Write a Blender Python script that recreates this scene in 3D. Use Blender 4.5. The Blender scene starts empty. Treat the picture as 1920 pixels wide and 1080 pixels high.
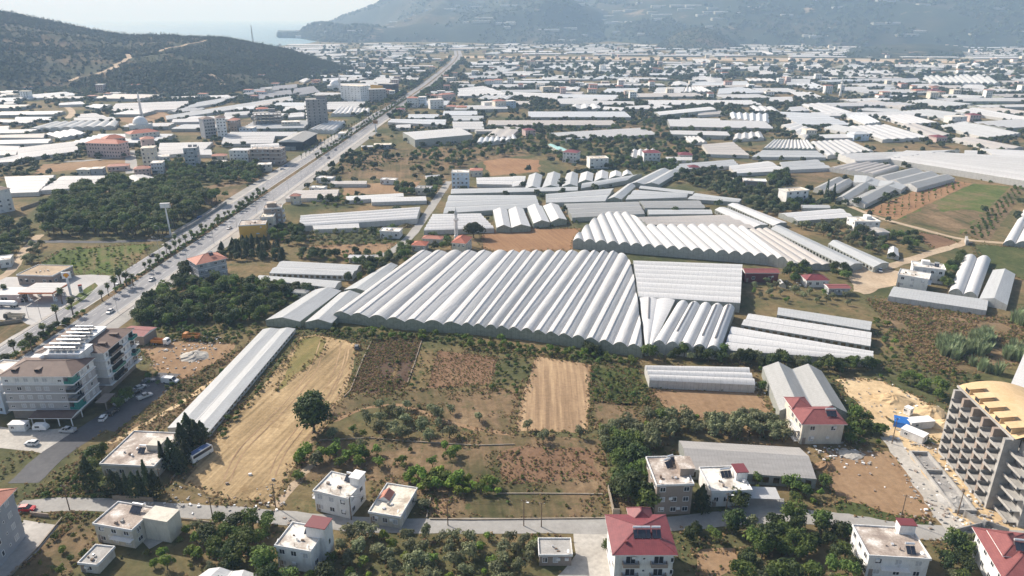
import bpy, bmesh, math, random
import numpy as np
from mathutils import Vector, Matrix
random.seed(7); RNG = np.random.default_rng(7)
S = bpy.context.scene
COL = S.collection
R = math.radians
# ------------------------------------------------------------------ camera
FPX, CAMH, HORIZ = 1321.0, 120.0, 33.0          # focal length in 1920-px units, height above the plain, horizon row
PITCH = math.atan((540 - HORIZ) / FPX)
cam = bpy.data.cameras.new('camera')
cam.sensor_width = 36.0; cam.lens = 36.0 * FPX / 1920.0
cam.clip_start = 1.0; cam.clip_end = 90000.0
camo = bpy.data.objects.new('camera', cam); COL.objects.link(camo)
camo.location = (0, 0, CAMH); camo.rotation_euler = (math.pi / 2 - PITCH, 0, 0)
S.camera = camo
# ------------------------------------------------------------------ light
SUN_AZ, SUN_EL = math.atan2(-0.80, 0.60), R(37.0)   # azimuth from +Y towards +X: the sun stands ahead and to the left
w = bpy.data.worlds.new('World'); S.world = w; w.use_nodes = True
wn = w.node_tree.nodes; bg = wn['Background']
sky = wn.new('ShaderNodeTexSky'); sky.sky_type = 'NISHITA'; sky.sun_disc = False
sky.sun_elevation = SUN_EL; sky.sun_rotation = SUN_AZ % (2 * math.pi)
sky.altitude = 100; sky.air_density = 0.8; sky.dust_density = 3.0; sky.ozone_density = 1.0
w.node_tree.links.new(sky.outputs[0], bg.inputs[0]); bg.inputs[1].default_value = 0.095
sl = bpy.data.lights.new('sun', 'SUN'); sl.energy = 4.3; sl.angle = R(0.55); sl.color = (1.0, 0.955, 0.885)
so = bpy.data.objects.new('sun', sl); COL.objects.link(so)
sd = Vector((math.sin(SUN_AZ) * math.cos(SUN_EL), math.cos(SUN_AZ) * math.cos(SUN_EL), math.sin(SUN_EL)))
so.rotation_euler = sd.to_track_quat('Z', 'Y').to_euler(); so.location = sd * 500
S.view_settings.view_transform = 'Standard'; S.view_settings.look = 'None'
S.view_settings.gamma = 1.0; S.view_settings.use_curve_mapping = False
S.view_settings.exposure = 0.63
S.render.engine = 'CYCLES'
S.cycles.volume_bounces = 1; S.cycles.max_bounces = 5; S.cycles.diffuse_bounces = 2; S.cycles.glossy_bounces = 2
S.cycles.transmission_bounces = 2; S.cycles.transparent_max_bounces = 6
S.cycles.use_denoising = True
HAZE_DENS = 0.00015
# ------------------------------------------------------------------ from a point of the photograph (1920x1080) to the ground of the place
_cp, _sp = math.cos(PITCH), math.sin(PITCH)
def ray(px, py):
 dx = (px - 960) / FPX; dy = (540 - py) / FPX
 return Vector((dx, _cp + dy * _sp, -_sp + dy * _cp))
def G(px, py, z=0.0):
 d = ray(px, py); t = (z - CAMH) / d.z
 return Vector((d.x * t, d.y * t))
def at_y(px, py, Y):
 d = ray(px, py); t = Y / d.y
 return Vector((d.x * t, Y, CAMH + d.z * t))
def proj(x, y, z=0.0):
 dy = y * _sp + (z - CAMH) * _cp; dz = y * _cp - (z - CAMH) * _sp
 return 960 + FPX * x / dz, 540 - FPX * dy / dz
def pxm(x, y, z=0.0):                              # pixels per metre there
 return FPX / (y * _cp - (z - CAMH) * _sp)
# ------------------------------------------------------------------ objects
def tag(o, label=None, cat=None, group=None, kind=None):
 if label: o['label'] = label
 if cat: o['category'] = cat
 if group: o['group'] = group
 if kind: o['kind'] = kind
 return o
def thing(name, label, cat, loc=(0, 0, 0), rz=0.0, group=None):
 o = bpy.data.objects.new(name, None); COL.objects.link(o)
 o.empty_display_size = 1.0
 o.location = (loc[0], loc[1], loc[2] if len(loc) > 2 else 0.0); o.rotation_euler = (0, 0, rz)
 return tag(o, label, cat, group)
def ob(name, mesh, parent=None, loc=None, rz=None):
 o = bpy.data.objects.new(name, mesh); COL.objects.link(o)
 if parent is not None: o.parent = parent
 if loc is not None: o.location = loc
 if rz is not None: o.rotation_euler = (0, 0, rz)
 return o
class MB:
 """collects faces; mesh() makes ONE mesh of them"""
 def __init__(s): s.v = []; s.f = []; s.m = []; s.uv = []; s.has_uv = False
 def add(s, verts, faces, mat=0, uvs=None):
  b = len(s.v); s.v.extend([tuple(p) for p in verts])
  for f in faces:
   s.f.append(tuple(b + i for i in f)); s.m.append(mat)
   if uvs is not None: s.uv.append([uvs[i] for i in f]); s.has_uv = True
   else: s.uv.append([(0, 0)] * len(f))
  return s
 def box(s, x0, y0, z0, x1, y1, z1, mat=0, bottom=True):
  v = [(x0, y0, z0), (x1, y0, z0), (x1, y1, z0), (x0, y1, z0), (x0, y0, z1), (x1, y0, z1), (x1, y1, z1), (x0, y1, z1)]
  f = [(4, 5, 6, 7), (0, 1, 5, 4), (1, 2, 6, 5), (2, 3, 7, 6), (3, 0, 4, 7)] + ([(3, 2, 1, 0)] if bottom else [])
  return s.add(v, f, mat)
 def bar(s, a, b, w, h=None, mat=0):              # a square bar from a to b
  a, b = Vector(a), Vector(b); h = h or w; d = (b - a).normalized()
  up = Vector((0, 0, 1)) if abs(d.z) < 0.95 else Vector((0, 1, 0))
  x = d.cross(up).normalized() * (w / 2); z = x.normalized().cross(d).normalized() * (h / 2)
  v = [a - x - z, a + x - z, a + x + z, a - x + z, b - x - z, b + x - z, b + x + z, b - x + z]
  return s.add(v, [(0, 1, 5, 4), (1, 2, 6, 5), (2, 3, 7, 6), (3, 0, 4, 7), (3, 2, 1, 0), (4, 5, 6, 7)], mat)
 def tube(s, pts, rad, n=8, mat=0, cap=True):     # a round tube through pts
  pts = [Vector(p) for p in pts]; rad = rad if isinstance(rad, (list, tuple)) else [rad] * len(pts)
  v = []; f = []
  for i, p in enumerate(pts):
   d = (pts[min(i + 1, len(pts) - 1)] - pts[max(i - 1, 0)]).normalized()
   a = d.cross(Vector((0, 1, 0)) if abs(d.y) < 0.9 else Vector((1, 0, 0))).normalized(); b = d.cross(a)
   for k in range(n):
    t = 2 * math.pi * k / n; v.append(p + (a * math.cos(t) + b * math.sin(t)) * rad[i])
  for i in range(len(pts) - 1):
   for k in range(n): f.append((i * n + k, i * n + (k + 1) % n, (i + 1) * n + (k + 1) % n, (i + 1) * n + k))
  if cap: f += [tuple(range(n))[::-1], tuple((len(pts) - 1) * n + k for k in range(n))]
  return s.add(v, f, mat)
 def lathe(s, prof, c=(0, 0), n=12, mat=0):       # prof: (radius, z)
  v = []; f = []
  for r, z in prof:
   for k in range(n):
    t = 2 * math.pi * k / n; v.append((c[0] + r * math.cos(t), c[1] + r * math.sin(t), z))
  for i in range(len(prof) - 1):
   for k in range(n): f.append((i * n + k, i * n + (k + 1) % n, (i + 1) * n + (k + 1) % n, (i + 1) * n + k))
  f += [tuple(range(n))[::-1], tuple((len(prof) - 1) * n + k for k in range(n))]
  return s.add(v, f, mat)
 def prism(s, poly, z0, z1, mat=0):
  n = len(poly); v = [(p[0], p[1], z0) for p in poly] + [(p[0], p[1], z1) for p in poly]
  a = sum(poly[i][0] * poly[(i + 1) % n][1] - poly[(i + 1) % n][0] * poly[i][1] for i in range(n))
  f = [tuple(range(n, 2 * n))] + [(i, (i + 1) % n, n + (i + 1) % n, n + i) for i in range(n)]
  if a < 0: f = [t[::-1] for t in f]
  return s.add(v, f, mat)
 def mesh(s, name, mats, smooth=False):
  me = bpy.data.meshes.new(name); me.from_pydata(s.v, [], s.f)
  for m in (mats if isinstance(mats, (list, tuple)) else [mats]): me.materials.append(m)
  if len(me.materials) > 1: me.polygons.foreach_set('material_index', s.m)
  if s.has_uv:
   u = me.uv_layers.new(name='uv'); u.data.foreach_set('uv', [c for f in s.uv for p in f for c in p])
  if smooth: me.polygons.foreach_set('use_smooth', [True] * len(me.polygons))
  me.update(); return me
 def build(s, name, mats, parent=None, smooth=False, loc=None, rz=None):
  return ob(name, s.mesh(name, mats, smooth), parent, loc, rz)
def copy_tree(o, parent=None):
 c = o.copy(); COL.objects.link(c); c.parent = parent
 for ch in o.children: copy_tree(ch, c)
 return c
# ------------------------------------------------------------------ occupancy of the plain (2 m cells): 1 built over, 2 field or yard without trees, 4 road
OX0, OY0, OCS, ONX, ONY = -1400.0, 90.0, 2.0, 1400, 1500
OCC = np.zeros((ONX, ONY), np.uint8)
def inside(poly, X, Y):
 c = np.zeros(X.shape, bool); n = len(poly)
 for i in range(n):
  x0, y0 = poly[i][0], poly[i][1]; x1, y1 = poly[(i + 1) % n][0], poly[(i + 1) % n][1]
  if y0 == y1: continue
  k = ((y0 > Y) != (y1 > Y)) & (X < (x1 - x0) * (Y - y0) / (y1 - y0) + x0)
  c ^= k
 return c
def occupy(poly, bit):
 xs = [p[0] for p in poly]; ys = [p[1] for p in poly]
 i0 = max(0, int((min(xs) - OX0) / OCS)); i1 = min(ONX, int((max(xs) - OX0) / OCS) + 2)
 j0 = max(0, int((min(ys) - OY0) / OCS)); j1 = min(ONY, int((max(ys) - OY0) / OCS) + 2)
 if i1 <= i0 or j1 <= j0: return
 X, Y = np.meshgrid(OX0 + (np.arange(i0, i1) + .5) * OCS, OY0 + (np.arange(j0, j1) + .5) * OCS, indexing='ij')
 OCC[i0:i1, j0:j1][inside(poly, X, Y)] |= bit
def occ(x, y):
 i = int((x - OX0) / OCS); j = int((y - OY0) / OCS)
 return int(OCC[i, j]) if 0 <= i < ONX and 0 <= j < ONY else 0
def grow(poly, d):
 c = sum((Vector(p[:2]) for p in poly), Vector((0, 0))) / len(poly)
 return [c + (Vector(p[:2]) - c) * (1 + d / max(1e-3, (Vector(p[:2]) - c).length)) for p in poly]
# ------------------------------------------------------------------ materials
def newmat(name):
 m = bpy.data.materials.new(name); m.use_nodes = True
 return m, m.node_tree, m.node_tree.nodes['Principled BSDF']
def nd(nt, typ, ins=None, **props):
 n = nt.nodes.new('ShaderNode' + typ)
 for k, v in props.items(): setattr(n, k, v)
 for k, v in (ins or {}).items():
  if hasattr(v, 'is_output') or isinstance(v, bpy.types.NodeSocket): nt.links.new(v, n.inputs[k])
  else: n.inputs[k].default_value = v
 return n
def c4(c): return (c[0], c[1], c[2], 1.0)
def ramp(nt, fac, stops):
 r = nt.nodes.new('ShaderNodeValToRGB'); nt.links.new(fac, r.inputs[0]); e = r.color_ramp.elements
 while len(e) < len(stops): e.new(0.5)
 for el, (p, c) in zip(e, stops): el.position = p; el.color = c4(c)
 return r.outputs[0]
def mixc(nt, fac, a, b, mode='MIX'):
 n = nt.nodes.new('ShaderNodeMix'); n.data_type = 'RGBA'; n.blend_type = mode
 for sock, v in ((n.inputs[0], fac), (n.inputs[6], a), (n.inputs[7], b)):
  if isinstance(v, bpy.types.NodeSocket): nt.links.new(v, sock)
  else: sock.default_value = c4(v) if isinstance(v, tuple) else v
 return n.outputs[2]
def math_(nt, op, a, b=None, clamp=False):
 n = nt.nodes.new('ShaderNodeMath'); n.operation = op; n.use_clamp = clamp
 for i, v in enumerate((a, b)):
  if v is None: continue
  if isinstance(v, bpy.types.NodeSocket): nt.links.new(v, n.inputs[i])
  else: n.inputs[i].default_value = v
 return n.outputs[0]
def coords(nt, kind='obj', scale=None, rot=0.0):
 if kind == 'world': o = nd(nt, 'NewGeometry').outputs['Position']
 elif kind == 'uv': o = nd(nt, 'TexCoord').outputs['UV']
 else: o = nd(nt, 'TexCoord').outputs['Object']
 if scale is not None or rot:
  mp = nd(nt, 'Mapping', {'Vector': o}); mp.inputs['Scale'].default_value = scale or (1, 1, 1); mp.inputs['Rotation'].default_value = (0, 0, rot)
  o = mp.outputs[0]
 return o
def noise(nt, vec, scale, detail=5, rough=.55, dist=0.0):
 n = nd(nt, 'TexNoise', {'Vector': vec, 'Scale': scale, 'Detail': detail, 'Roughness': rough, 'Distortion': dist})
 return n.outputs[0]
def nmat(name, stops, scale=.5, rough=.9, coord='obj', detail=6, fine=None, bump=0.0, spec=.2, vary=0.0, metallic=0.0, vec_scale=None):
 """two to four colours mixed by noise, a finer noise on top, small bump"""
 m, nt, b = newmat(name); v = coords(nt, coord, vec_scale)
 n1 = noise(nt, v, scale, detail, .6); col = ramp(nt, n1, stops)
 if fine:
  n2 = noise(nt, v, fine[0], 4, .6)
  k = nd(nt, 'MapRange', {'Value': n2, 'From Min': .3, 'From Max': .7, 'To Min': 1 - fine[1], 'To Max': 1 + fine[1]}).outputs[0]
  col = mixc(nt, 1.0, col, nd(nt, 'CombineColor', {0: k, 1: k, 2: k}).outputs[0], 'MULTIPLY')
 if vary:
  r_ = nd(nt, 'ObjectInfo').outputs['Random']
  k = nd(nt, 'MapRange', {'Value': r_, 'To Min': 1 - vary, 'To Max': 1 + vary}).outputs[0]
  col = mixc(nt, 1.0, col, nd(nt, 'CombineColor', {0: k, 1: k, 2: k}).outputs[0], 'MULTIPLY')
 nt.links.new(col, b.inputs['Base Color']); b.inputs['Roughness'].default_value = rough
 b.inputs['Specular IOR Level'].default_value = spec; b.inputs['Metallic'].default_value = metallic
 if bump:
  nb = noise(nt, v, (fine[0] if fine else scale * 6), 4, .6)
  bn = nd(nt, 'Bump', {'Height': nb, 'Strength': bump, 'Distance': .2}); nt.links.new(bn.outputs[0], b.inputs['Normal'])
 return m
def flat(name, c, rough=.7, spec=.3, metallic=0.0, dv=.12, scale=2.0):
 d = tuple(x * (1 - dv) for x in c); u = tuple(min(.95, x * (1 + dv)) for x in c)
 return nmat(name, [(.3, d), (.7, u)], scale, rough, spec=spec, metallic=metallic)
def film(name, c, dirt, dirt_amt=.5, seam=2.2, seam_amt=.14, transl=.22, rough=.42, vary=.05, streak=.09):
 """plastic sheet or panel over a frame: seams across the span, dusty streaks"""
 m, nt, b = newmat(name); uv = coords(nt, 'uv')
 st = nd(nt, 'Mapping', {'Vector': uv}); st.inputs['Scale'].default_value = (streak, .9, 1)
 oi = nd(nt, 'ObjectInfo').outputs['Random']
 off = nd(nt, 'CombineXYZ', {0: math_(nt, 'MULTIPLY', oi, 37.0), 1: math_(nt, 'MULTIPLY', oi, 91.0)}).outputs[0]
 v2 = nd(nt, 'VectorMath', {0: st.outputs[0], 1: off}, operation='ADD').outputs[0]
 n1 = noise(nt, v2, .9, 7, .65, .4)
 n2 = noise(nt, nd(nt, 'VectorMath', {0: uv, 1: off}, operation='ADD').outputs[0], 1.1, 6, .7)
 f1 = nd(nt, 'MapRange', {'Value': n1, 'From Min': .42, 'From Max': .78, 'To Min': 0, 'To Max': dirt_amt}).outputs[0]
 col = mixc(nt, f1, c, dirt)
 k2 = nd(nt, 'MapRange', {'Value': n2, 'From Min': .3, 'From Max': .75, 'To Min': 1.05, 'To Max': .84}).outputs[0]
 u = nd(nt, 'SeparateXYZ', {0: uv}).outputs[0]
 fr = math_(nt, 'FRACT', math_(nt, 'DIVIDE', u, seam))
 sm = math_(nt, 'LESS_THAN', fr, .075)
 ks = math_(nt, 'SUBTRACT', 1.0, math_(nt, 'MULTIPLY', sm, seam_amt))
 kv = nd(nt, 'MapRange', {'Value': oi, 'To Min': 1 - vary, 'To Max': 1 + vary}).outputs[0]
 k = math_(nt, 'MULTIPLY', math_(nt, 'MULTIPLY', k2, ks), kv)
 col = mixc(nt, 1.0, col, nd(nt, 'CombineColor', {0: k, 1: k, 2: k}).outputs[0], 'MULTIPLY')
 nt.links.new(col, b.inputs['Base Color']); b.inputs['Roughness'].default_value = rough; b.inputs['Specular IOR Level'].default_value = .35
 bn = nd(nt, 'Bump', {'Height': n2, 'Strength': .25, 'Distance': .15}); nt.links.new(bn.outputs[0], b.inputs['Normal'])
 if transl:
  t = nd(nt, 'BsdfTranslucent', {'Color': col}); mx = nd(nt, 'MixShader', {0: transl, 1: b.outputs[0], 2: t.outputs[0]})
  nt.links.new(mx.outputs[0], nt.nodes['Material Output'].inputs[0])
 return m
F_WHITE = film('film_white', (.80, .80, .80), (.58, .575, .56), .45)
F_BRIGHT = film('film_bright', (.85, .85, .85), (.63, .62, .60), .45, seam=3.0, seam_amt=.10, transl=.34)
F_GREY = film('film_grey', (.62, .64, .65), (.44, .45, .45), .55, seam=1.3, seam_amt=.16)
F_DGREY = film('film_dark_grey', (.46, .465, .46), (.35, .35, .335), .6, seam=1.2, seam_amt=.18)
F_PINK = film('film_dusty', (.66, .62, .58), (.52, .47, .43), .6, seam=2.4)
F_BLUE = film('film_bluish', (.74, .77, .80), (.56, .59, .62), .5, seam=2.6)
F_NET = film('film_netting', (.36, .36, .38), (.26, .26, .27), .6, seam=1.5)
F_OLD = film('film_weathered', (.43, .415, .40), (.29, .275, .26), .7, seam=.9, seam_amt=.22, transl=.1)
F_WALL = film('film_wall', (.42, .44, .42), (.26, .28, .24), .75, seam=2.6, seam_amt=.25, transl=.2, streak=.5)
F_WALLW = film('film_wall_white', (.66, .66, .65), (.48, .48, .45), .6, seam=3.0, seam_amt=.15, transl=.2, streak=.5)
F_WALLG = film('film_wall_green', (.33, .36, .31), (.16, .19, .13), .8, seam=1.6, seam_amt=.3, transl=.15, streak=.6)
METAL = flat('galvanised', (.45, .46, .47), .45, .5, .6)
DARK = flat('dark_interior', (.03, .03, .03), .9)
CONC = nmat('concrete', [(.3, (.30, .29, .275)), (.7, (.44, .43, .41))], .35, .9, fine=(2.5, .14))
CONC_D = nmat('concrete_raw', [(.3, (.22, .215, .21)), (.7, (.34, .33, .32))], .4, .9, fine=(2.2, .15))
PLASTER = nmat('plaster_white', [(.3, (.55, .54, .52)), (.46, (.70, .70, .69)), (.7, (.77, .77, .76))], .55, .85, fine=(3, .07), vec_scale=(1, 1, .3))
PLASTER_C = nmat('plaster_cream', [(.3, (.46, .42, .36)), (.46, (.60, .56, .48)), (.7, (.67, .63, .55))], .5, .85, fine=(3, .08), vec_scale=(1, 1, .3))
PLASTER_G = nmat('plaster_grey', [(.25, (.30, .315, .345)), (.6, (.36, .375, .405))], .3, .85, fine=(3, .05))
PLASTER_T = nmat('plaster_taupe', [(.25, (.36, .345, .35)), (.6, (.42, .405, .41))], .3, .85, fine=(3, .05))
PLASTER_B = nmat('plaster_brown', [(.25, (.24, .20, .17)), (.6, (.33, .27, .23))], .3, .85, fine=(3, .08))
PLASTER_L = nmat('plaster_blue', [(.25, (.50, .58, .68)), (.6, (.58, .66, .75))], .3, .85)
PLASTER_P = nmat('plaster_pink', [(.25, (.50, .38, .36)), (.6, (.58, .46, .43))], .3, .85)
OCHRE = nmat('ochre_wall', [(.3, (.70, .40, .08)), (.7, (.80, .47, .11))], .4, .8)
ROOF_FLAT = nmat('roof_flat_white', [(.36, (.40, .35, .30)), (.47, (.66, .63, .58)), (.62, (.80, .79, .76))], .22, .9, fine=(1.6, .12))
ROOF_WORN = nmat('roof_worn', [(.35, (.28, .23, .20)), (.5, (.42, .36, .31)), (.62, (.66, .62, .58))], .25, .9, fine=(2.0, .14))
ROOF_CREAM = nmat('roof_cream', [(.36, (.42, .35, .28)), (.48, (.62, .57, .48)), (.62, (.72, .67, .58))], .2, .9, fine=(1.6, .12))
def tiles(name, c1, c2, pitch=.35, rough=.75):
 m, nt, b = newmat(name); uv = coords(nt, 'uv'); n1 = noise(nt, uv, .5, 6, .6); n2 = noise(nt, uv, 5.0, 3)
 col = ramp(nt, n1, [(.3, c1), (.7, c2)])
 s = nd(nt, 'SeparateXYZ', {0: uv}); f = math_(nt, 'FRACT', math_(nt, 'DIVIDE', s.outputs[0], pitch)); g = math_(nt, 'FRACT', math_(nt, 'DIVIDE', s.outputs[1], pitch * 1.1))
 l = math_(nt, 'MAXIMUM', math_(nt, 'LESS_THAN', f, .18), math_(nt, 'LESS_THAN', g, .15))
 k = math_(nt, 'SUBTRACT', math_(nt, 'ADD', .88, math_(nt, 'MULTIPLY', n2, .25)), math_(nt, 'MULTIPLY', l, .16))
 col = mixc(nt, 1.0, col, nd(nt, 'CombineColor', {0: k, 1: k, 2: k}).outputs[0], 'MULTIPLY')
 nt.links.new(col, b.inputs['Base Color']); b.inputs['Roughness'].default_value = rough
 return m
T_RED = tiles('tile_red', (.36, .10, .06), (.46, .15, .09))
T_WINE = tiles('sheet_wine', (.155, .034, .042), (.24, .056, .062), .5, .55)
T_BROWN = tiles('tile_brown', (.125, .08, .065), (.17, .115, .095))
T_SALMON = tiles('tile_salmon', (.38, .15, .105), (.47, .205, .145))
T_MAROON = tiles('sheet_maroon', (.19, .055, .058), (.27, .09, .085), .5)
T_GREY = tiles('sheet_grey', (.27, .27, .26), (.37, .37, .36), .6)
T_TEAL = tiles('sheet_teal', (.22, .42, .42), (.32, .52, .52), .6)
PLY = nmat('plywood_orange', [(.3, (.58, .41, .225)), (.7, (.68, .50, .30))], .35, .8, fine=(2.0, .08))
GLASS = flat('window_glass', (.035, .04, .05), .12, .6)
GLASS_L = flat('window_blind', (.46, .47, .49), .5, .3)
GLASS_T = flat('teal_glass', (.03, .20, .18), .15, .6)
FRAME = flat('frame_white', (.74, .74, .74), .5)
TRIM = flat('trim_white', (.78, .78, .78), .7, dv=.04)
SOLAR = flat('solar_panel', (.03, .035, .05), .15, .7)
TANK = flat('tank_steel', (.72, .73, .74), .28, .5, .5)
WOOD = nmat('pole_wood', [(.3, (.14, .10, .07)), (.7, (.22, .165, .12))], 1.5, .9)
BLACK = flat('rubber', (.02, .02, .02), .8)
TARP = flat('tarp_blue', (.03, .16, .50), .5)
PAINT_W = nmat('road_paint', [(.3, (.55, .55, .53)), (.7, (.74, .74, .72))], .6, .8)
ASPH = nmat('asphalt', [(.3, (.20, .20, .21)), (.5, (.26, .26, .27)), (.7, (.31, .31, .32))], .45, .9, 'world', fine=(1.6, .12), vec_scale=(1, .045, 1))
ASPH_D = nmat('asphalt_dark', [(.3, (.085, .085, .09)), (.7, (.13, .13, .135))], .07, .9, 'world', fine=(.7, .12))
LANE = nmat('lane_surface', [(.3, (.27, .26, .245)), (.7, (.37, .36, .34))], .09, .9, 'world', fine=(.8, .10))
GRAVEL = nmat('gravel_light', [(.3, (.36, .335, .30)), (.7, (.50, .475, .43))], .08, .95, 'world', fine=(.9, .16))
PAVE = nmat('pavement', [(.3, (.36, .335, .31)), (.7, (.47, .45, .42))], .1, .9, 'world', fine=(.8, .1))
FORE = nmat('forecourt_concrete', [(.3, (.39, .38, .37)), (.7, (.48, .47, .46))], .05, .9, 'world', fine=(.5, .08))
KERB = nmat('kerb_stone', [(.3, (.46, .44, .41)), (.7, (.58, .56, .53))], .3, .9)
DIRTROAD = nmat('dirt_road', [(.3, (.34, .26, .18)), (.7, (.50, .40, .29))], .08, .95, 'world', fine=(.7, .16))
SAND = nmat('sand_bare', [(.28, (.40, .28, .155)), (.5, (.56, .42, .25)), (.72, (.66, .52, .33))], .07, .95, 'world', fine=(.5, .18), bump=.5)
def field(name, stops, ang=0.0, stripe=3.0, amt=.5, blot=.03, fine=(.6, .2), speck=None, bump=.4):
 """worked ground: blotches, stripes along the working direction, specks"""
 m, nt, b = newmat(name); p = coords(nt, 'world'); n1 = noise(nt, p, blot, 8, .62, .5)
 mp = nd(nt, 'Mapping', {'Vector': p}); mp.inputs['Rotation'].default_value = (0, 0, -ang)
 q = nd(nt, 'Mapping', {'Vector': mp.outputs[0]}); q.inputs['Scale'].default_value = (1, .035, 1)
 ns = noise(nt, q.outputs[0], 1.0 / stripe, 4, .6)
 fac = math_(nt, 'ADD', math_(nt, 'MULTIPLY', n1, 1 - amt), math_(nt, 'MULTIPLY', ns, amt))
 col = ramp(nt, fac, stops)
 n2 = noise(nt, p, fine[0], 6, .7)
 k = nd(nt, 'MapRange', {'Value': n2, 'From Min': .28, 'From Max': .72, 'To Min': 1 - fine[1], 'To Max': 1 + fine[1]}).outputs[0]
 col = mixc(nt, 1.0, col, nd(nt, 'CombineColor', {0: k, 1: k, 2: k}).outputs[0], 'MULTIPLY')
 if speck:
  n3 = noise(nt, p, speck[1], 5, .7); f3 = nd(nt, 'MapRange', {'Value': n3, 'From Min': speck[2], 'From Max': speck[2] + .1}).outputs[0]
  col = mixc(nt, f3, col, speck[0])
 nt.links.new(col, b.inputs['Base Color']); b.inputs['Roughness'].default_value = .95; b.inputs['Specular IOR Level'].default_value = .1
 if bump:
  bn = nd(nt, 'Bump', {'Height': n2, 'Strength': bump, 'Distance': .4}); nt.links.new(bn.outputs[0], b.inputs['Normal'])
 return m
GREEN_D, GREEN_O, TAN, BROWN = (.048, .06, .024), (.09, .092, .042), (.25, .175, .09), (.16, .105, .065)
GROUND = field('ground_mixed', [(.34, GREEN_D), (.44, GREEN_O), (.52, (.15, .12, .06)), (.62, (.22, .155, .085)), (.72, BROWN)], .3, 8, .2, .018, (.35, .35), ((.06, .075, .03), .16, .56))
FL_GOLD = field('stubble_gold', [(.34, (.17, .13, .07)), (.46, (.29, .21, .115)), (.58, (.43, .315, .18)), (.70, (.53, .41, .25))], R(-14), 1.7, .55, .035, (.8, .26), ((.24, .165, .085), .09, .60))
FL_GREENY = field('stubble_green', [(.3, (.12, .125, .04)), (.5, (.20, .17, .07)), (.7, (.30, .22, .10))], R(-14), 2.6, .45, .05)
FL_STRAW = field('straw_rows', [(.32, (.19, .13, .08)), (.48, (.30, .205, .125)), (.60, (.43, .305, .185)), (.7, (.51, .39, .25))], R(-2), 1.9, .72, .05, (.8, .18))
FL_PLOUGH = field('ploughed_dark', [(.3, (.055, .034, .026)), (.5, (.10, .066, .048)), (.7, (.135, .10, .065))], R(-12), 1.6, .4, .06, (.9, .3), ((.085, .085, .04), .25, .60))
FL_RED = field('weeds_red_brown', [(.3, (.125, .075, .048)), (.5, (.195, .12, .075)), (.7, (.25, .165, .10))], R(10), 2.0, .3, .06, (.8, .28))
FL_BROWN = field('bare_brown', [(.3, (.19, .12, .07)), (.5, (.28, .185, .11)), (.7, (.34, .24, .15))], R(5), 2.4, .4, .05, (.6, .2))
FL_WEED = field('weeds_green', [(.32, (.035, .05, .017)), (.5, (.07, .085, .03)), (.68, (.13, .12, .055))], 0, 3, .2, .06, (.5, .35))
FL_DRY = field('weeds_dry', [(.36, (.062, .064, .028)), (.46, (.125, .10, .053)), (.55, (.195, .135, .08)), (.68, (.28, .205, .125))], R(8), 2.5, .3, .035, (.5, .34), ((.065, .08, .03), .2, .585))
FL_ORANGE = field('tilled_orange', [(.3, (.20, .11, .06)), (.5, (.28, .165, .09)), (.7, (.35, .225, .13))], R(20), 1.8, .5, .05, (.6, .16))
FL_LUSH = field('crop_green', [(.36, (.055, .075, .022)), (.48, (.095, .125, .034)), (.56, (.15, .135, .06)), (.64, (.20, .14, .08))], R(28), 2.2, .35, .035, (.5, .3), ((.06, .085, .025), .14, .57))
FL_MAROON = field('crop_maroon', [(.3, (.12, .03, .025)), (.7, (.18, .055, .045))], 0, 3, .3, .05)
HILLM = field('scrub_hill', [(.36, (.03, .04, .02)), (.48, (.05, .056, .03)), (.56, (.095, .075, .045)), (.70, (.17, .12, .08))], .5, 20, .15, .006, (.05, .35), ((.17, .12, .085), .012, .64))
MOUNT = field('scrub_mountain', [(.36, (.014, .024, .016)), (.52, (.025, .035, .022)), (.62, (.055, .052, .034)), (.74, (.12, .095, .065))], .5, 60, .15, .0022, (.014, .4), ((.26, .21, .15), .005, .61))
def sea_mat():
 m, nt, b = newmat('sea_water'); p = coords(nt, 'world'); n1 = noise(nt, p, .002, 6)
 nt.links.new(ramp(nt, n1, [(.3, (.06, .17, .24)), (.7, (.11, .26, .33))]), b.inputs['Base Color'])
 b.inputs['Roughness'].default_value = .35
 bn = nd(nt, 'Bump', {'Height': noise(nt, p, .08, 4), 'Strength': .3, 'Distance': 1.0}); nt.links.new(bn.outputs[0], b.inputs['Normal'])
 return m
SEA = sea_mat()
def leafmat(name, c1, c2, c3=None, transl=.3, vary=.34):
 m, nt, b = newmat(name); p = coords(nt, 'obj'); oi = nd(nt, 'ObjectInfo').outputs['Random']
 at = nd(nt, 'Attribute', attribute_name='tint').outputs['Fac']
 f = math_(nt, 'ADD', math_(nt, 'MULTIPLY', at, .75), math_(nt, 'MULTIPLY', noise(nt, p, .9, 3), .35))
 col = ramp(nt, f, [(.2, c1), (.62, c2), (.9, c3 or c2)])
 k = nd(nt, 'MapRange', {'Value': oi, 'To Min': 1 - vary, 'To Max': 1 + vary}).outputs[0]
 hs = nd(nt, 'HueSaturation', {'Hue': nd(nt, 'MapRange', {'Value': oi, 'To Min': .475, 'To Max': .512}).outputs[0], 'Value': k, 'Color': col})
 nt.links.new(hs.outputs[0], b.inputs['Base Color']); b.inputs['Roughness'].default_value = .6; b.inputs['Specular IOR Level'].default_value = .25
 t = nd(nt, 'BsdfTranslucent', {'Color': hs.outputs[0]}); mx = nd(nt, 'MixShader', {0: transl, 1: b.outputs[0], 2: t.outputs[0]})
 nt.links.new(mx.outputs[0], nt.nodes['Material Output'].inputs[0])
 return m
L_BROAD = leafmat('leaves_broad', (.049, .084, .021), (.101, .158, .035), (.168, .222, .050))
L_DARK = leafmat('leaves_dark', (.031, .050, .018), (.059, .088, .029), (.094, .127, .039))
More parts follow.
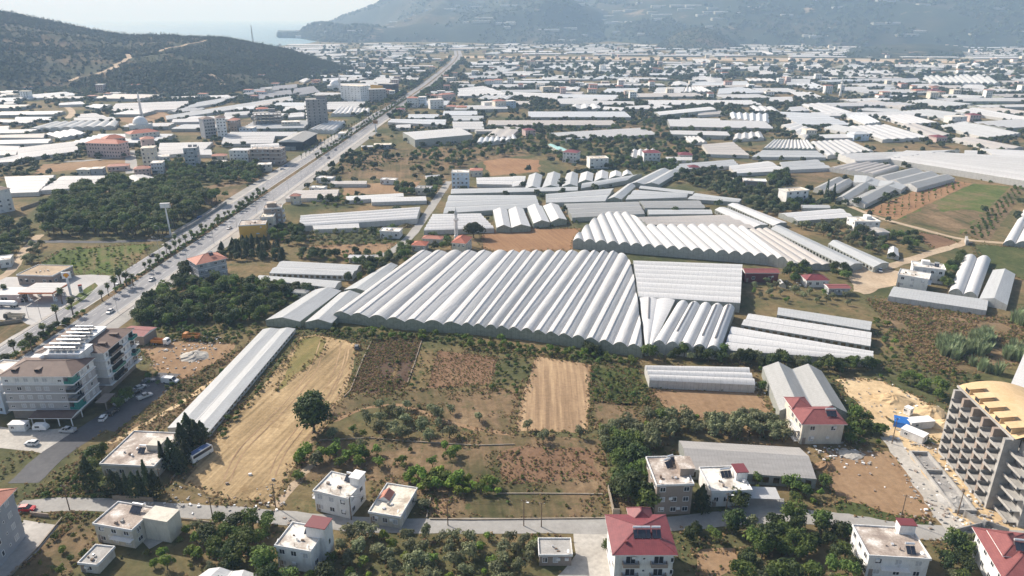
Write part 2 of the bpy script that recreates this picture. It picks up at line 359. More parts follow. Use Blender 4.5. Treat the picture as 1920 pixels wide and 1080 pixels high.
L_OLIVE = leafmat('leaves_olive', (.101, .123, .059), (.179, .201, .102), (.280, .296, .158))
L_CITRUS = leafmat('leaves_citrus', (.067, .116, .021), (.134, .211, .032), (.235, .306, .053))
L_LIME = leafmat('leaves_lime', (.091, .154, .021), (.182, .275, .036), (.291, .360, .057))
L_PINE = leafmat('needles_pine', (.053, .083, .028), (.104, .143, .042), (.167, .209, .057))
L_CYP = leafmat('needles_cypress', (.027, .042, .018), (.049, .071, .029), (.078, .102, .039))
L_PALM = leafmat('fronds_palm', (.063, .090, .030), (.116, .148, .050), (.189, .198, .075))
L_DEAD = leafmat('fronds_dead', (.14, .10, .06), (.22, .17, .10), (.28, .22, .14))
L_REED = leafmat('reed_blades', (.15, .21, .10), (.24, .30, .16), (.33, .38, .22))
L_GRASS = leafmat('grass_dry', (.230, .155, .074), (.351, .243, .121), (.486, .365, .203))
L_WEED = leafmat('weed_green', (.095, .119, .030), (.179, .189, .050), (.273, .268, .083))
L_FAR = leafmat('foliage_far', (.042, .061, .024), (.074, .098, .039), (.114, .135, .056))
L_HILL = leafmat('foliage_hill', (.026, .042, .022), (.042, .062, .032), (.07, .09, .046), .15)
BARK = nmat('bark', [(.3, (.09, .07, .05)), (.7, (.17, .135, .10))], 2.0, .95)
# ------------------------------------------------------------------ ground, sea, hills
def sheet(name, poly, z, mats, label=None, kind='structure', jit=0.0, seg=3.0, bit=0):
 """a flat sheet with an uneven edge; poly in metres"""
 pts = []
 n = len(poly)
 for i in range(n):
  a, b = Vector(poly[i]), Vector(poly[(i + 1) % n]); L = (b - a).length
  k = max(1, int(L / seg)) if jit else 1
  nr = Vector((-(b - a).y, (b - a).x)) / max(L, 1e-6); ph = random.random() * 9; acc = 0
  for j in range(k):
   t = j / k; acc = acc * .6 + random.uniform(-1, 1) * .7
   e = math.sin(math.pi * t) ** .4 if j else 0
   pts.append(a + (b - a) * t + nr * (jit * e * (acc + .6 * math.sin(t * L * .22 + ph))))
 bm = bmesh.new(); bm.faces.new([bm.verts.new((p.x, p.y, 0)) for p in pts]); bmesh.ops.recalc_face_normals(bm, faces=bm.faces)
 if bm.faces and sum(f.normal.z for f in bm.faces) < 0: bmesh.ops.reverse_faces(bm, faces=bm.faces)
 bmesh.ops.triangulate(bm, faces=bm.faces)
 me = bpy.data.meshes.new(name); bm.to_mesh(me); bm.free(); me.materials.append(mats)
 o = ob(name, me, loc=(0, 0, z)); o['kind'] = kind
 if label: o['label'] = label
 if bit: occupy(poly, bit)
 return o
def PX(*pp): return [G(x, y) for x, y in pp]
W_ = 34000.0
gm = MB(); gs = 24
gm.add([(-W_, -W_, 0), (W_, -W_, 0), (W_, W_, 0), (-W_, W_, 0)], [(0, 1, 2, 3)])
gm.build('ground', GROUND)['kind'] = 'structure'
sheet('sea', [G(-900, 118), G(300, 100), G(487, 91), G(530, 85.5), G(578, 81.5), G(596, 77.5), G(700, 60), Vector((-1500, 33000)), Vector((-33000, 33000)), Vector((-33000, 6000))], .35, SEA, 'hazy turquoise sea beyond the coast')
def fbm(x, y, oct=5, seed=0):
 """cheap value noise"""
 t = np.zeros_like(x); amp = 1.0; f = 1.0
 def h(ix, iy, s):
  n = (ix * 374761393 + iy * 668265263 + s * 974634777) & 0x7fffffff
  n = ((n ^ (n >> 13)) * 1274126177) & 0x7fffffff
  return (n ^ (n >> 16)) / 0x7fffffff
 for o in range(oct):
  X = x * f; Y = y * f; ix = np.floor(X).astype(np.int64); iy = np.floor(Y).astype(np.int64); fx = X - ix; fy = Y - iy
  fx = fx * fx * (3 - 2 * fx); fy = fy * fy * (3 - 2 * fy); s = seed + o * 17
  v = (h(ix, iy, s) * (1 - fx) + h(ix + 1, iy, s) * fx) * (1 - fy) + (h(ix, iy + 1, s) * (1 - fx) + h(ix + 1, iy + 1, s) * fx) * fy
  t += (v - .5) * amp; amp *= .5; f *= 2.03
 return t
HILLS = []
def hill(name, label, cols, mat, NU, NV, amp, freq, back=.8, pw=.8, seed=1, vfront=1.0):
 """cols: (px along, base row, ridge row, ridge distance). A ridge seen against what is behind it, sloping down to its base line and away on the far side"""
 base = np.array([G(c[0], c[1]) for c in cols]); ridge = np.array([at_y(c[0], c[2], c[3]) for c in cols])
 u = np.linspace(0, len(cols) - 1, NU); i = np.arange(len(cols))
 B = np.stack([np.interp(u, i, base[:, k]) for k in range(2)], 1); Rg = np.stack([np.interp(u, i, ridge[:, k]) for k in range(3)], 1)
 V = np.linspace(0, 1 + back, NV); P = np.zeros((NU, NV, 3))
 for j, v in enumerate(V):
  P[:, j, :2] = B + (Rg[:, :2] - B) * v
  z = Rg[:, 2] * (v ** pw if v <= 1 else np.cos((v - 1) / back * math.pi / 2) ** 1.2)
  P[:, j, 2] = z
 nz = fbm(P[:, :, 0] * freq, P[:, :, 1] * freq, 6, seed)
 rid = fbm(P[:, :, 0] * freq * .5 + 9, P[:, :, 1] * freq * .35, 3, seed + 5)
 env = np.sin(np.clip(V, 0, 1) * math.pi) ** .7 * .9 + .12 * (V > .5) * 1.0
 P[:, :, 2] += (nz * amp + (.25 - np.abs(rid)) * amp * (2.6 if amp > 100 else .9)) * env[None, :]
 P[:, 0, 2] = -.4; P[:, :, 2] = np.maximum(P[:, :, 2], -.4)
 idx = np.arange(NU * NV).reshape(NU, NV)
 f = np.stack([idx[:-1, :-1], idx[1:, :-1], idx[1:, 1:], idx[:-1, 1:]], -1).reshape(-1, 4)
 me = bpy.data.meshes.new(name); me.from_pydata(P.reshape(-1, 3).tolist(), [], f.tolist()); me.materials.append(mat)
 me.polygons.foreach_set('use_smooth', [True] * len(me.polygons)); me.update()
 o = ob(name, me); o['kind'] = 'structure'; o['label'] = label; HILLS.append((name, P)); return o
def on_hill(hid, u, v):
 P = HILLS[hid][1]; a = u * (P.shape[0] - 1.001); b = v * (P.shape[1] - 1.001); i, j = int(a), int(b); fu, fv = a - i, b - j
 return P[i, j] * (1 - fu) * (1 - fv) + P[i + 1, j] * fu * (1 - fv) + P[i, j + 1] * (1 - fu) * fv + P[i + 1, j + 1] * fu * fv
hill('hill', 'scrub covered hill with dirt tracks at the left', [(-420, 215, -40, 1750), (-200, 205, -15, 1850), (-60, 190, 8, 1950), (0, 178, 22, 2000), (60, 172, 34, 2020), (120, 168, 46, 2030), (180, 172, 59, 2030), (240, 180, 68, 2020), (320, 182, 69, 1990), (380, 180, 72, 1950), (420, 176, 72, 1920), (480, 166, 83, 1880), (540, 155, 94, 1850), (600, 143, 114, 1830), (645, 137, 130, 1830), (662, 135, 134.5, 1830)], HILLM, 220, 90, 26, .006, back=.5, seed=3)
hill('mountain', 'hazy blue mountain falling to the cape', [(522, 71.5, 71.4, 5900), (526, 71.5, 69, 5900), (532, 71.5, 65.5, 5850), (540, 71.5, 63, 5850), (552, 71.8, 63.5, 5850), (562, 72, 66.5, 5850), (572, 74, 64, 5900), (600, 79, 52, 6000), (640, 80, 33, 6100), (680, 80, 20, 6200), (720, 79, 5, 6300), (760, 79, -8, 6400), (840, 79, -24, 6500), (940, 82, -40, 6500), (1020, 84, -30, 6500), (1080, 82, -6, 6300), (1120, 80, 22, 6000), (1150, 76, 50, 5600)], MOUNT, 200, 80, 150, .0016, back=.6, seed=8)
hill('mountain', 'long hazy mountain side dotted with terraces at the right', [(1000, 62, 20, 8500), (1060, 66, -30, 9000), (1120, 76, -55, 9000), (1200, 82, -60, 9000), (1300, 84, -62, 8800), (1450, 86, -64, 8400), (1600, 88, -66, 8000), (1750, 88, -68, 7600), (1950, 90, -70, 7200), (2200, 92, -80, 7000), (2500, 95, -80, 7000)], MOUNT, 240, 90, 190, .0013, back=.5, seed=21, pw=.75)
hill('hill', 'small wooded knoll rising from the far plain', [(1228, 92, 90, 3250), (1250, 92, 74, 3300), (1280, 93, 58, 3350), (1310, 93, 52, 3350), (1340, 93, 58, 3350), (1365, 92, 72, 3300), (1395, 91, 89, 3250)], HILLM, 60, 36, 18, .006, back=.7, seed=31)
hill('hill', 'low dry rise behind the airstrip', [(1560, 108, 106, 2700), (1600, 109, 92, 2800), (1660, 110, 84, 2850), (1730, 110, 82, 2900), (1800, 109, 88, 2900), (1850, 107, 98, 2800), (1880, 106, 105, 2700)], MOUNT, 60, 30, 10, .006, back=.7, seed=37)
# ------------------------------------------------------------------ highway
HWY = [(120, -190.5), (300, -186), (450, -181.8), (600, -179), (750, -175.8), (900, -172.5), (1140, -167), (1400, -163), (1740, -163.5), (2170, -169), (2500, -182), (2900, -215)]
def hx(y): return float(np.interp(y, [p[0] for p in HWY], [p[1] for p in HWY]))
HYS = [120, 160, 200, 240, 280, 320, 360, 400, 450, 500, 550, 600, 675, 750, 825, 900, 1020, 1140, 1270, 1400, 1570, 1740, 1950, 2170, 2340, 2500, 2700, 2900]
def strip(name, o0, o1, y0, y1, z, mat, thick=0.0, label=None):
 ys = [y0] + [y for y in HYS if y0 < y < y1] + [y1]; m = MB()
 for a, b in zip(ys, ys[1:]):
  q = [(hx(a) + o0, a), (hx(a) + o1, a), (hx(b) + o1, b), (hx(b) + o0, b)]
  if thick: m.prism(q, z, z + thick)
  else: m.add([(x, y, z) for x, y in q], [(0, 1, 2, 3)])
  occupy(q, 4)
 o = m.build(name, mat); o['kind'] = 'structure'
 if label: o['label'] = label
 return o
strip('road', 2.0, 14.6, 120, 2900, .06, ASPH, label='right carriageway of the dual highway')
strip('road', -12.0, -2.0, 120, 2900, .06, ASPH, label='left carriageway of the dual highway')
strip('median', -2.0, 2.0, 120, 2900, .05, FL_DRY, .12, 'planted strip between the two carriageways')
strip('kerb', -2.25, -2.0, 120, 1400, .05, KERB, .15); strip('kerb', 2.0, 2.25, 120, 1400, .05, KERB, .15)
strip('pavement', 14.6, 17.4, 120, 1000, .04, PAVE, .14, 'pale pavement along the right carriageway')
strip('road', 17.4, 24.0, 215, 800, .055, LANE, label='service lane beside the highway')
strip('pavement', -14.2, -12.0, 380, 1000, .04, PAVE, .14, 'pale pavement along the left carriageway')
strip('road', -20.5, -14.2, 395, 800, .055, LANE, label='service lane left of the highway')
strip('pavement', -14.0, -12.0, 120, 300, .04, PAVE, .14, 'pale kerb strip by the fuel station')
mk = MB()
for off in (5.9, 9.6, -5.6, -8.8):
 y = 180
 while y < 800:
  mk.add([(hx(y) + off - .09, y, .075), (hx(y) + off + .09, y, .075), (hx(y + 3) + off + .09, y + 3, .075), (hx(y + 3) + off - .09, y + 3, .075)], [(0, 1, 2, 3)]); y += 9
for off in (2.6, 13.9, -2.6, -11.5):
 for a, b in zip(HYS, HYS[1:]):
  if b <= 900: mk.add([(hx(a) + off - .1, a, .075), (hx(a) + off + .1, a, .075), (hx(b) + off + .1, b, .075), (hx(b) + off - .1, b, .075)], [(0, 1, 2, 3)])
mk.build('road_markings', PAINT_W)['kind'] = 'structure'
# far road, airstrip
def ribbon(name, pts, width, z, mat, label=None, bit=4, world=False, jit=0.0):
 c = [Vector(p) if world else G(*p) for p in pts]
 # smooth
 for _ in range(2):
  d = [c[0]]
  for a, b in zip(c, c[1:]): d += [a * .75 + b * .25, a * .25 + b * .75]
  d.append(c[-1]); c = d
 m = MB(); L = []; Rr = []
 for i, p in enumerate(c):
  t = (c[min(i + 1, len(c) - 1)] - c[max(i - 1, 0)]).normalized(); nr = Vector((-t.y, t.x)); w2 = width / 2
  L.append(p + nr * (w2 + random.uniform(-jit, jit))); Rr.append(p - nr * (w2 + random.uniform(-jit, jit)))
 for i in range(len(c) - 1):
  q = [Rr[i], Rr[i + 1], L[i + 1], L[i]]
  m.add([(v.x, v.y, z) for v in q], [(0, 1, 2, 3)])
  if bit: occupy(q, bit)
 o = m.build(name, mat); o['kind'] = 'structure'
 if label: o['label'] = label
 return o
sheet('runway', [G(835, 104.5), G(838, 108.5), G(1925, 119.5), G(1925, 112.5)], .05, DIRTROAD, 'long bare airstrip across the far plain')
sheet('runway', [G(900, 106), G(905, 106.9), G(1925, 115), G(1925, 113.6)], .058, LANE, 'paved strip of the far airfield')
ribbon('road', [(1005, 101), (1000, 96), (992, 90), (988, 84), (1010, 79)], 22, .06, LANE, 'far road climbing to the mountain foot', 0)
ribbon('road', [(705, 93), (740, 98), (790, 104), (840, 106)], 14, .06, LANE, 'pale far road joining the highway', 0)
# lower lane and the streets
ribbon('road', [(30, 952), (110, 945), (200, 946), (330, 957), (450, 964), (560, 974), (680, 985), (820, 986), (960, 986), (1140, 988), (1250, 984), (1400, 968), (1480, 968), (1570, 973), (1640, 985), (1720, 998), (1840, 1002), (1960, 1012)], 5.6, .06, LANE, 'narrow grey lane crossing below the fields', jit=.25)
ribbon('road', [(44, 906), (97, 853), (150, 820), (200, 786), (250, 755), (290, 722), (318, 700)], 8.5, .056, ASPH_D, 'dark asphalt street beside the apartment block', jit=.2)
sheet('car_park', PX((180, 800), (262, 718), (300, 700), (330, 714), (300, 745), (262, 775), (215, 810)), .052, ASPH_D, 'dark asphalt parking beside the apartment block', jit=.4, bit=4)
sheet('yard', PX((-40, 800), (150, 806), (160, 818), (95, 852), (60, 846), (-40, 842)), .05, GRAVEL, 'pale gravel yard in front of the apartment block', jit=.6, bit=4)
ribbon('road', [(842, 340), (833, 352), (815, 380), (795, 410), (773, 440), (752, 460), (728, 477), (690, 482)], 5.5, .06, LANE, 'narrow lane running up past the mosque', jit=.3)
ribbon('track', [(1590, 385), (1640, 407), (1700, 422), (1765, 440), (1810, 450), (1870, 455), (1960, 462)], 4.0, .06, DIRTROAD, 'pale track below the tilled orchard', jit=.4)
ribbon('track', [(1814, 452), (1790, 462), (1740, 475), (1677, 498), (1630, 508), (1612, 525), (1612, 548)], 5.5, .064, DIRTROAD, 'dirt track curving between greenhouses', jit=.6)
sheet('yard', PX((1590, 505), (1640, 500), (1690, 510), (1680, 535), (1620, 552), (1600, 540)), .058, DIRTROAD, 'bare yard where a car is parked', jit=1.0, bit=4)
ribbon('track', [(75, 440), (60, 455), (42, 475), (30, 495), (15, 515), (-20, 530)], 5.0, .06, DIRTROAD, 'pale track beside the pine wood', jit=.4)
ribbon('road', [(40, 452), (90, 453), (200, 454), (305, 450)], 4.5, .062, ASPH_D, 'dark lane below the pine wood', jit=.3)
ribbon('road', [(243, 282), (246, 300), (247, 325)], 9, .06, LANE, 'street beside the red roofed school', jit=.3)
ribbon('road', [(120, 303), (170, 301), (240, 292)], 7, .058, LANE, 'street below the red roofed school', jit=.3)
ribbon('track', [(120, 198), (134, 206), (136, 214), (126, 222)], 8, .06, DIRTROAD, 'pale bend of track at the hill foot')
ribbon('track', [(1630, 782), (1680, 812), (1720, 850), (1762, 905), (1792, 960), (1820, 1002)], 8, .058, SAND, 'sandy site road beside the unfinished hotel', jit=1.0)
ribbon('road', [(1668, 820), (1700, 868), (1738, 920), (1762, 958), (1800, 1000)], 5.0, .064, GRAVEL, 'grey gravel lane down to the crossing', jit=.5)
sheet('yard', PX((1330, 935), (1420, 930), (1470, 935), (1475, 962), (1395, 965)), .052, LANE, 'paved yard beside the white terrace house', jit=.5, bit=4)
sheet('yard', PX((1075, 1000), (1145, 1000), (1150, 1085), (1040, 1085), (1080, 1040)), .052, GRAVEL, 'gravel yard between stone hut and red roofed house', jit=.7, bit=4)
sheet('yard', PX((310, 970), (330, 972), (335, 1000), (280, 1030), (262, 1010)), .052, GRAVEL, 'pale yard beside the flat roofed house', jit=.6, bit=4)
sheet('yard', PX((45, 975), (110, 985), (65, 1040), (-10, 1100), (-60, 1100), (-20, 1040)), .052, PAVE, 'reddish paved yard beside the grey apartment house', jit=.1, bit=4)
sheet('forecourt', PX((-40, 520), (120, 518), (170, 515), (225, 518), (195, 552), (140, 590), (108, 618), (70, 640), (0, 680), (-60, 640)), .05, FORE, 'pale concrete forecourt of the fuel station', jit=.4, bit=4)
sheet('verge', PX((-60, 640), (0, 600), (40, 600), (62, 610), (20, 632), (-60, 680)), .07, FL_DRY, 'dry verge at the edge of the forecourt', jit=.6)
sheet('verge', PX((118, 577), (150, 548), (178, 530), (184, 536), (160, 560), (128, 582)), .07, FL_LUSH, 'grassy island of the fuel station', jit=.3)
# ------------------------------------------------------------------ fields (each sheet 4 mm above the one before)
FZ = []
def fld(mat, label, *pp, jit=1.2, bit=2, name='field', z=None):
 P = PX(*pp); c = sum(P, Vector((0, 0))) / len(P); g = [c + (p - c) * k for p in P for k in (.3, .6, .85, 1.05)]; lv = 1
 for Q_, l in FZ:
  cq = sum(Q_, Vector((0, 0))) / len(Q_); gq = [cq + (p - cq) * k for p in Q_ for k in (.3, .6, .85, 1.05)]
  if inside(Q_, np.array([p.x for p in g]), np.array([p.y for p in g])).any() or inside(P, np.array([p.x for p in gq]), np.array([p.y for p in gq])).any(): lv = max(lv, l + 1)
 FZ.append((P, lv)); sheet(name, P, .004 * lv, mat, label, jit=jit * .55, seg=2.5, bit=bit)
fld(FL_GOLD, 'golden stubble field with a car at its end', (562, 632), (592, 627), (674, 645), (663, 690), (642, 745), (612, 800), (577, 838), (547, 880), (505, 945), (440, 938), (345, 908), (372, 858), (404, 815), (484, 735), (540, 665), bit=10)
fld(FL_GREENY, 'greenish upper corner of the stubble field', (566, 634), (592, 630), (612, 640), (600, 665), (570, 690), (540, 715), (515, 735), (540, 680), z=.026, jit=2.0)
fld(FL_PLOUGH, 'dark purple brown ploughed plot', (697, 638), (750, 630), (745, 680), (715, 738), (655, 736))
fld(FL_PLOUGH, 'dark plot with weeds beside the ploughed one', (752, 630), (792, 630), (762, 725), (722, 738), (746, 690), z=.024)
fld(FL_RED, 'reddish brown weedy square field', (822, 657), (936, 670), (914, 722), (800, 727))
fld(FL_STRAW, 'straw field with pale mown rows', (1006, 668), (1108, 684), (1105, 770), (1102, 812), (964, 808), (980, 740), jit=.8, bit=10)
fld(FL_WEED, 'dark green weedy plot beside the straw field', (1112, 688), (1198, 690), (1215, 735), (1222, 760), (1110, 752), jit=2)
fld(FL_DRY, 'weedy ground below the green plot', (1110, 752), (1222, 758), (1230, 790), (1107, 800), jit=2)
fld(FL_BROWN, 'bare brown plot before the white triple tunnel', (1217, 728), (1420, 734), (1448, 786), (1262, 782))
fld(FL_DRY, 'dry weedy slope with scattered bushes', (655, 742), (760, 732), (915, 728), (972, 735), (962, 812), (845, 800), (700, 760), (618, 790), (600, 770), jit=2)
fld(FL_DRY, 'dry weedy plots above the lane', (600, 828), (770, 824), (965, 815), (1130, 822), (1142, 970), (960, 975), (812, 972), (800, 935), (700, 900), (560, 905), (545, 890), jit=2, z=.03)
fld(FL_RED, 'reddish weed strip between low walls', (990, 835), (1120, 850), (1130, 900), (950, 905), (930, 860), z=.036, jit=3)
fld(FL_BROWN, 'small vegetable bed with red furrows', (806, 935), (842, 932), (832, 965), (800, 968), z=.04, jit=.6)
fld(SAND, 'pale bare sand of the building site', (1566, 712), (1600, 708), (1660, 716), (1725, 748), (1800, 800), (1760, 830), (1720, 800), (1665, 786), (1625, 775), (1590, 742), jit=1.6)
fld(SAND, 'bare sand around the unfinished hotel', (1720, 840), (1790, 820), (1960, 960), (1960, 1030), (1850, 1000), (1790, 950), z=.03, jit=1.4)
fld(FL_BROWN, 'dry brown lot with rubble', (1545, 845), (1665, 846), (1700, 872), (1748, 952), (1742, 980), (1640, 962), (1560, 925), jit=1.2)
fld(FL_WEED, 'green weedy edge along the lane', (1570, 935), (1650, 958), (1745, 978), (1755, 992), (1640, 978), (1570, 962), z=.03, jit=1.0)
fld(FL_DRY, 'brown weedy waste ground at the right', (1625, 560), (1690, 556), (1850, 590), (1920, 605), (1960, 650), (1860, 700), (1745, 700), (1700, 650), jit=2.5)
fld(FL_ORANGE, 'tilled orange orchard with rows of saplings', (1618, 396), (1680, 412), (1822, 344), (1790, 338), (1760, 340), jit=.8)
fld(FL_LUSH, 'bright green crop beside the tilled orchard', (1682, 412), (1800, 440), (1895, 350), (1826, 344), jit=.8)
fld(FL_DRY, 'dry brown lower half of the green crop', (1684, 413), (1800, 439), (1845, 398), (1800, 392), (1770, 398), (1745, 380), jit=4)
fld(FL_DRY, 'dry strip of young trees', (1806, 440), (1852, 455), (1925, 352), (1900, 350), jit=.8)
fld(FL_RED, 'brown garden plot by the track', (1720, 436), (1755, 440), (1800, 455), (1760, 470), (1735, 458), jit=.8)
fld(FL_WEED, 'mown green ground at the right edge', (1822, 458), (1960, 468), (1960, 540), (1850, 500), jit=1.2)
fld(FL_ORANGE, 'bare orange field beside the mosque', (902, 434), (985, 429), (1090, 428), (1078, 452), (1072, 468), (935, 474), (905, 466))
fld(FL_LUSH, 'bright green overgrown plot below the pine wood', (112, 470), (260, 458), (285, 460), (255, 490), (225, 517), (110, 512), (70, 500), jit=2)
fld(FL_DRY, 'grassy ground beside the highway', (300, 370), (470, 330), (535, 310), (520, 340), (430, 395), (425, 390), jit=2)
fld(FL_BROWN, 'dirt lot with rubble and trucks', (262, 652), (330, 640), (440, 642), (415, 680), (345, 712), (300, 700), jit=2.0)
fld(FL_DRY, 'dry bank beside the long greenhouse', (345, 712), (480, 640), (440, 690), (330, 790), (250, 830), (120, 880), (220, 820), (300, 760), jit=1.5)
fld(FL_BROWN, 'brown plot behind the cypresses', (560, 462), (660, 458), (745, 455), (720, 475), (640, 478), jit=1.5)
fld(FL_ORANGE, 'tan field among far trees', (905, 302), (945, 296), (1012, 300), (1010, 322), (920, 330), jit=2.5)
fld(FL_DRY, 'broad dry meadow right of the highway', (640, 300), (720, 280), (960, 275), (1000, 290), (905, 302), (840, 335), (640, 335), jit=4)
fld(FL_BROWN, 'brown plots below the white shed', (650, 345), (790, 340), (770, 362), (640, 366), jit=2)
fld(FL_BROWN, 'ploughed strip before the far bend', (215, 222), (300, 205), (330, 222), (258, 236), jit=4)
fld(FL_DRY, 'tan meadow at the hill foot', (300, 232), (480, 222), (480, 245), (310, 250), jit=4)
fld(FL_BROWN, 'dirt bank in front of the red school', (80, 308), (170, 302), (238, 298), (236, 312), (120, 320), (60, 328), jit=3)
fld(FL_MAROON, 'maroon crop between far greenhouses', (1562, 194), (1605, 193), (1645, 202), (1600, 205), jit=2)
fld(FL_LUSH, 'far green field with a pale edge', (1830, 182), (1900, 180), (1885, 200), (1820, 196), jit=2)
fld(FL_DRY, 'brown field among cypresses', (1480, 325), (1570, 318), (1600, 325), (1530, 345), (1485, 350), jit=2)
fld(FL_DRY, 'grassy slope below the far sheds', (1090, 240), (1240, 235), (1320, 240), (1240, 262), (1110, 262), jit=4)
fld(FL_ORANGE, 'bare strip beside a far green field', (1250, 240), (1420, 239), (1440, 246), (1290, 246), jit=2)
fld(FL_BROWN, 'dry clearing in the lower right grove', (1310, 1030), (1378, 1028), (1385, 1055), (1340, 1085), (1305, 1075), jit=1)
fld(FL_BROWN, 'furrowed garden bed by the lane', (420, 1030), (478, 1015), (490, 1030), (440, 1050), jit=.6)
fld(FL_WEED, 'green weedy triangle beside the street', (60, 930), (130, 880), (190, 850), (215, 900), (200, 935), (70, 938), jit=1.5)
fld(FL_DRY, 'overgrown yard between two houses', (110, 985), (190, 960), (180, 1010), (130, 1085), (20, 1085), (60, 1045), jit=1.5)
for k, pts in enumerate([[(655, 648), (650, 680), (628, 730), (604, 780), (575, 825), (560, 850)], [(640, 645), (630, 690), (600, 750), (560, 800), (520, 850), (505, 890)], [(600, 640), (585, 690), (545, 745), (490, 800), (440, 850), (420, 900)]]):
 for d in (0, 1.7): ribbon('wheel_track', [(x + d * 6.5, y + d * 1.5) for x, y in pts], .4, .034 + .004 * k, FL_STRAW, 'wheel track worn into the stubble field', 0, jit=.12)
ribbon('track', [(624, 790), (670, 770), (725, 757), (775, 764), (820, 784), (880, 803), (960, 815)], 1.5, .034, FL_BROWN, 'pale path curving over the dry slope', 0, jit=.5)
ribbon('track', [(590, 868), (575, 880), (555, 905), (535, 930), (515, 950)], 2.4, .03, DIRTROAD, 'rutted path down the edge of the stubble field', 0, jit=.4)
ribbon('track', [(440, 690), (400, 715), (350, 750), (290, 785), (225, 820), (170, 850)], 2.2, .04, SAND, 'sandy path along the dry bank', 0, jit=.5)
# ------------------------------------------------------------------ greenhouses
def prof_pts(kind, K):
 if kind == 'arch': return [(k / K, math.sin(math.pi * k / K) ** .85) for k in range(K + 1)]
 if kind == 'point': return [(0, 0), (.1, .34), (.25, .68), (.5, 1.0), (.75, .68), (.9, .34), (1, 0)]
 if kind == 'vent': return [(0, 0), (.05, .30), (.16, .63), (.32, .90), (.50, 1.0), (.512, .80), (.68, .64), (.84, .40), (.95, .17), (1, 0)]
 if kind == 'gable': return [(0, 0), (.25, .5), (.5, 1), (.75, .5), (1, 0)]
 if kind == 'low': return [(0, 0), (.5, 1), (1, 0)]
GH_N = [0]
def resample(pts, n, z):
 """pts: (px,py) or (px,py,t); gives n+1 ground points at eave height"""
 w_ = [G(p[0], p[1], z) for p in pts]
 t = [p[2] if len(p) > 2 else n * i / (len(pts) - 1) for i, p in enumerate(pts)]
 s = np.arange(n + 1)
 return [Vector((float(np.interp(a, t, [v.x for v in w_])), float(np.interp(a, t, [v.y for v in w_])))) for a in s]
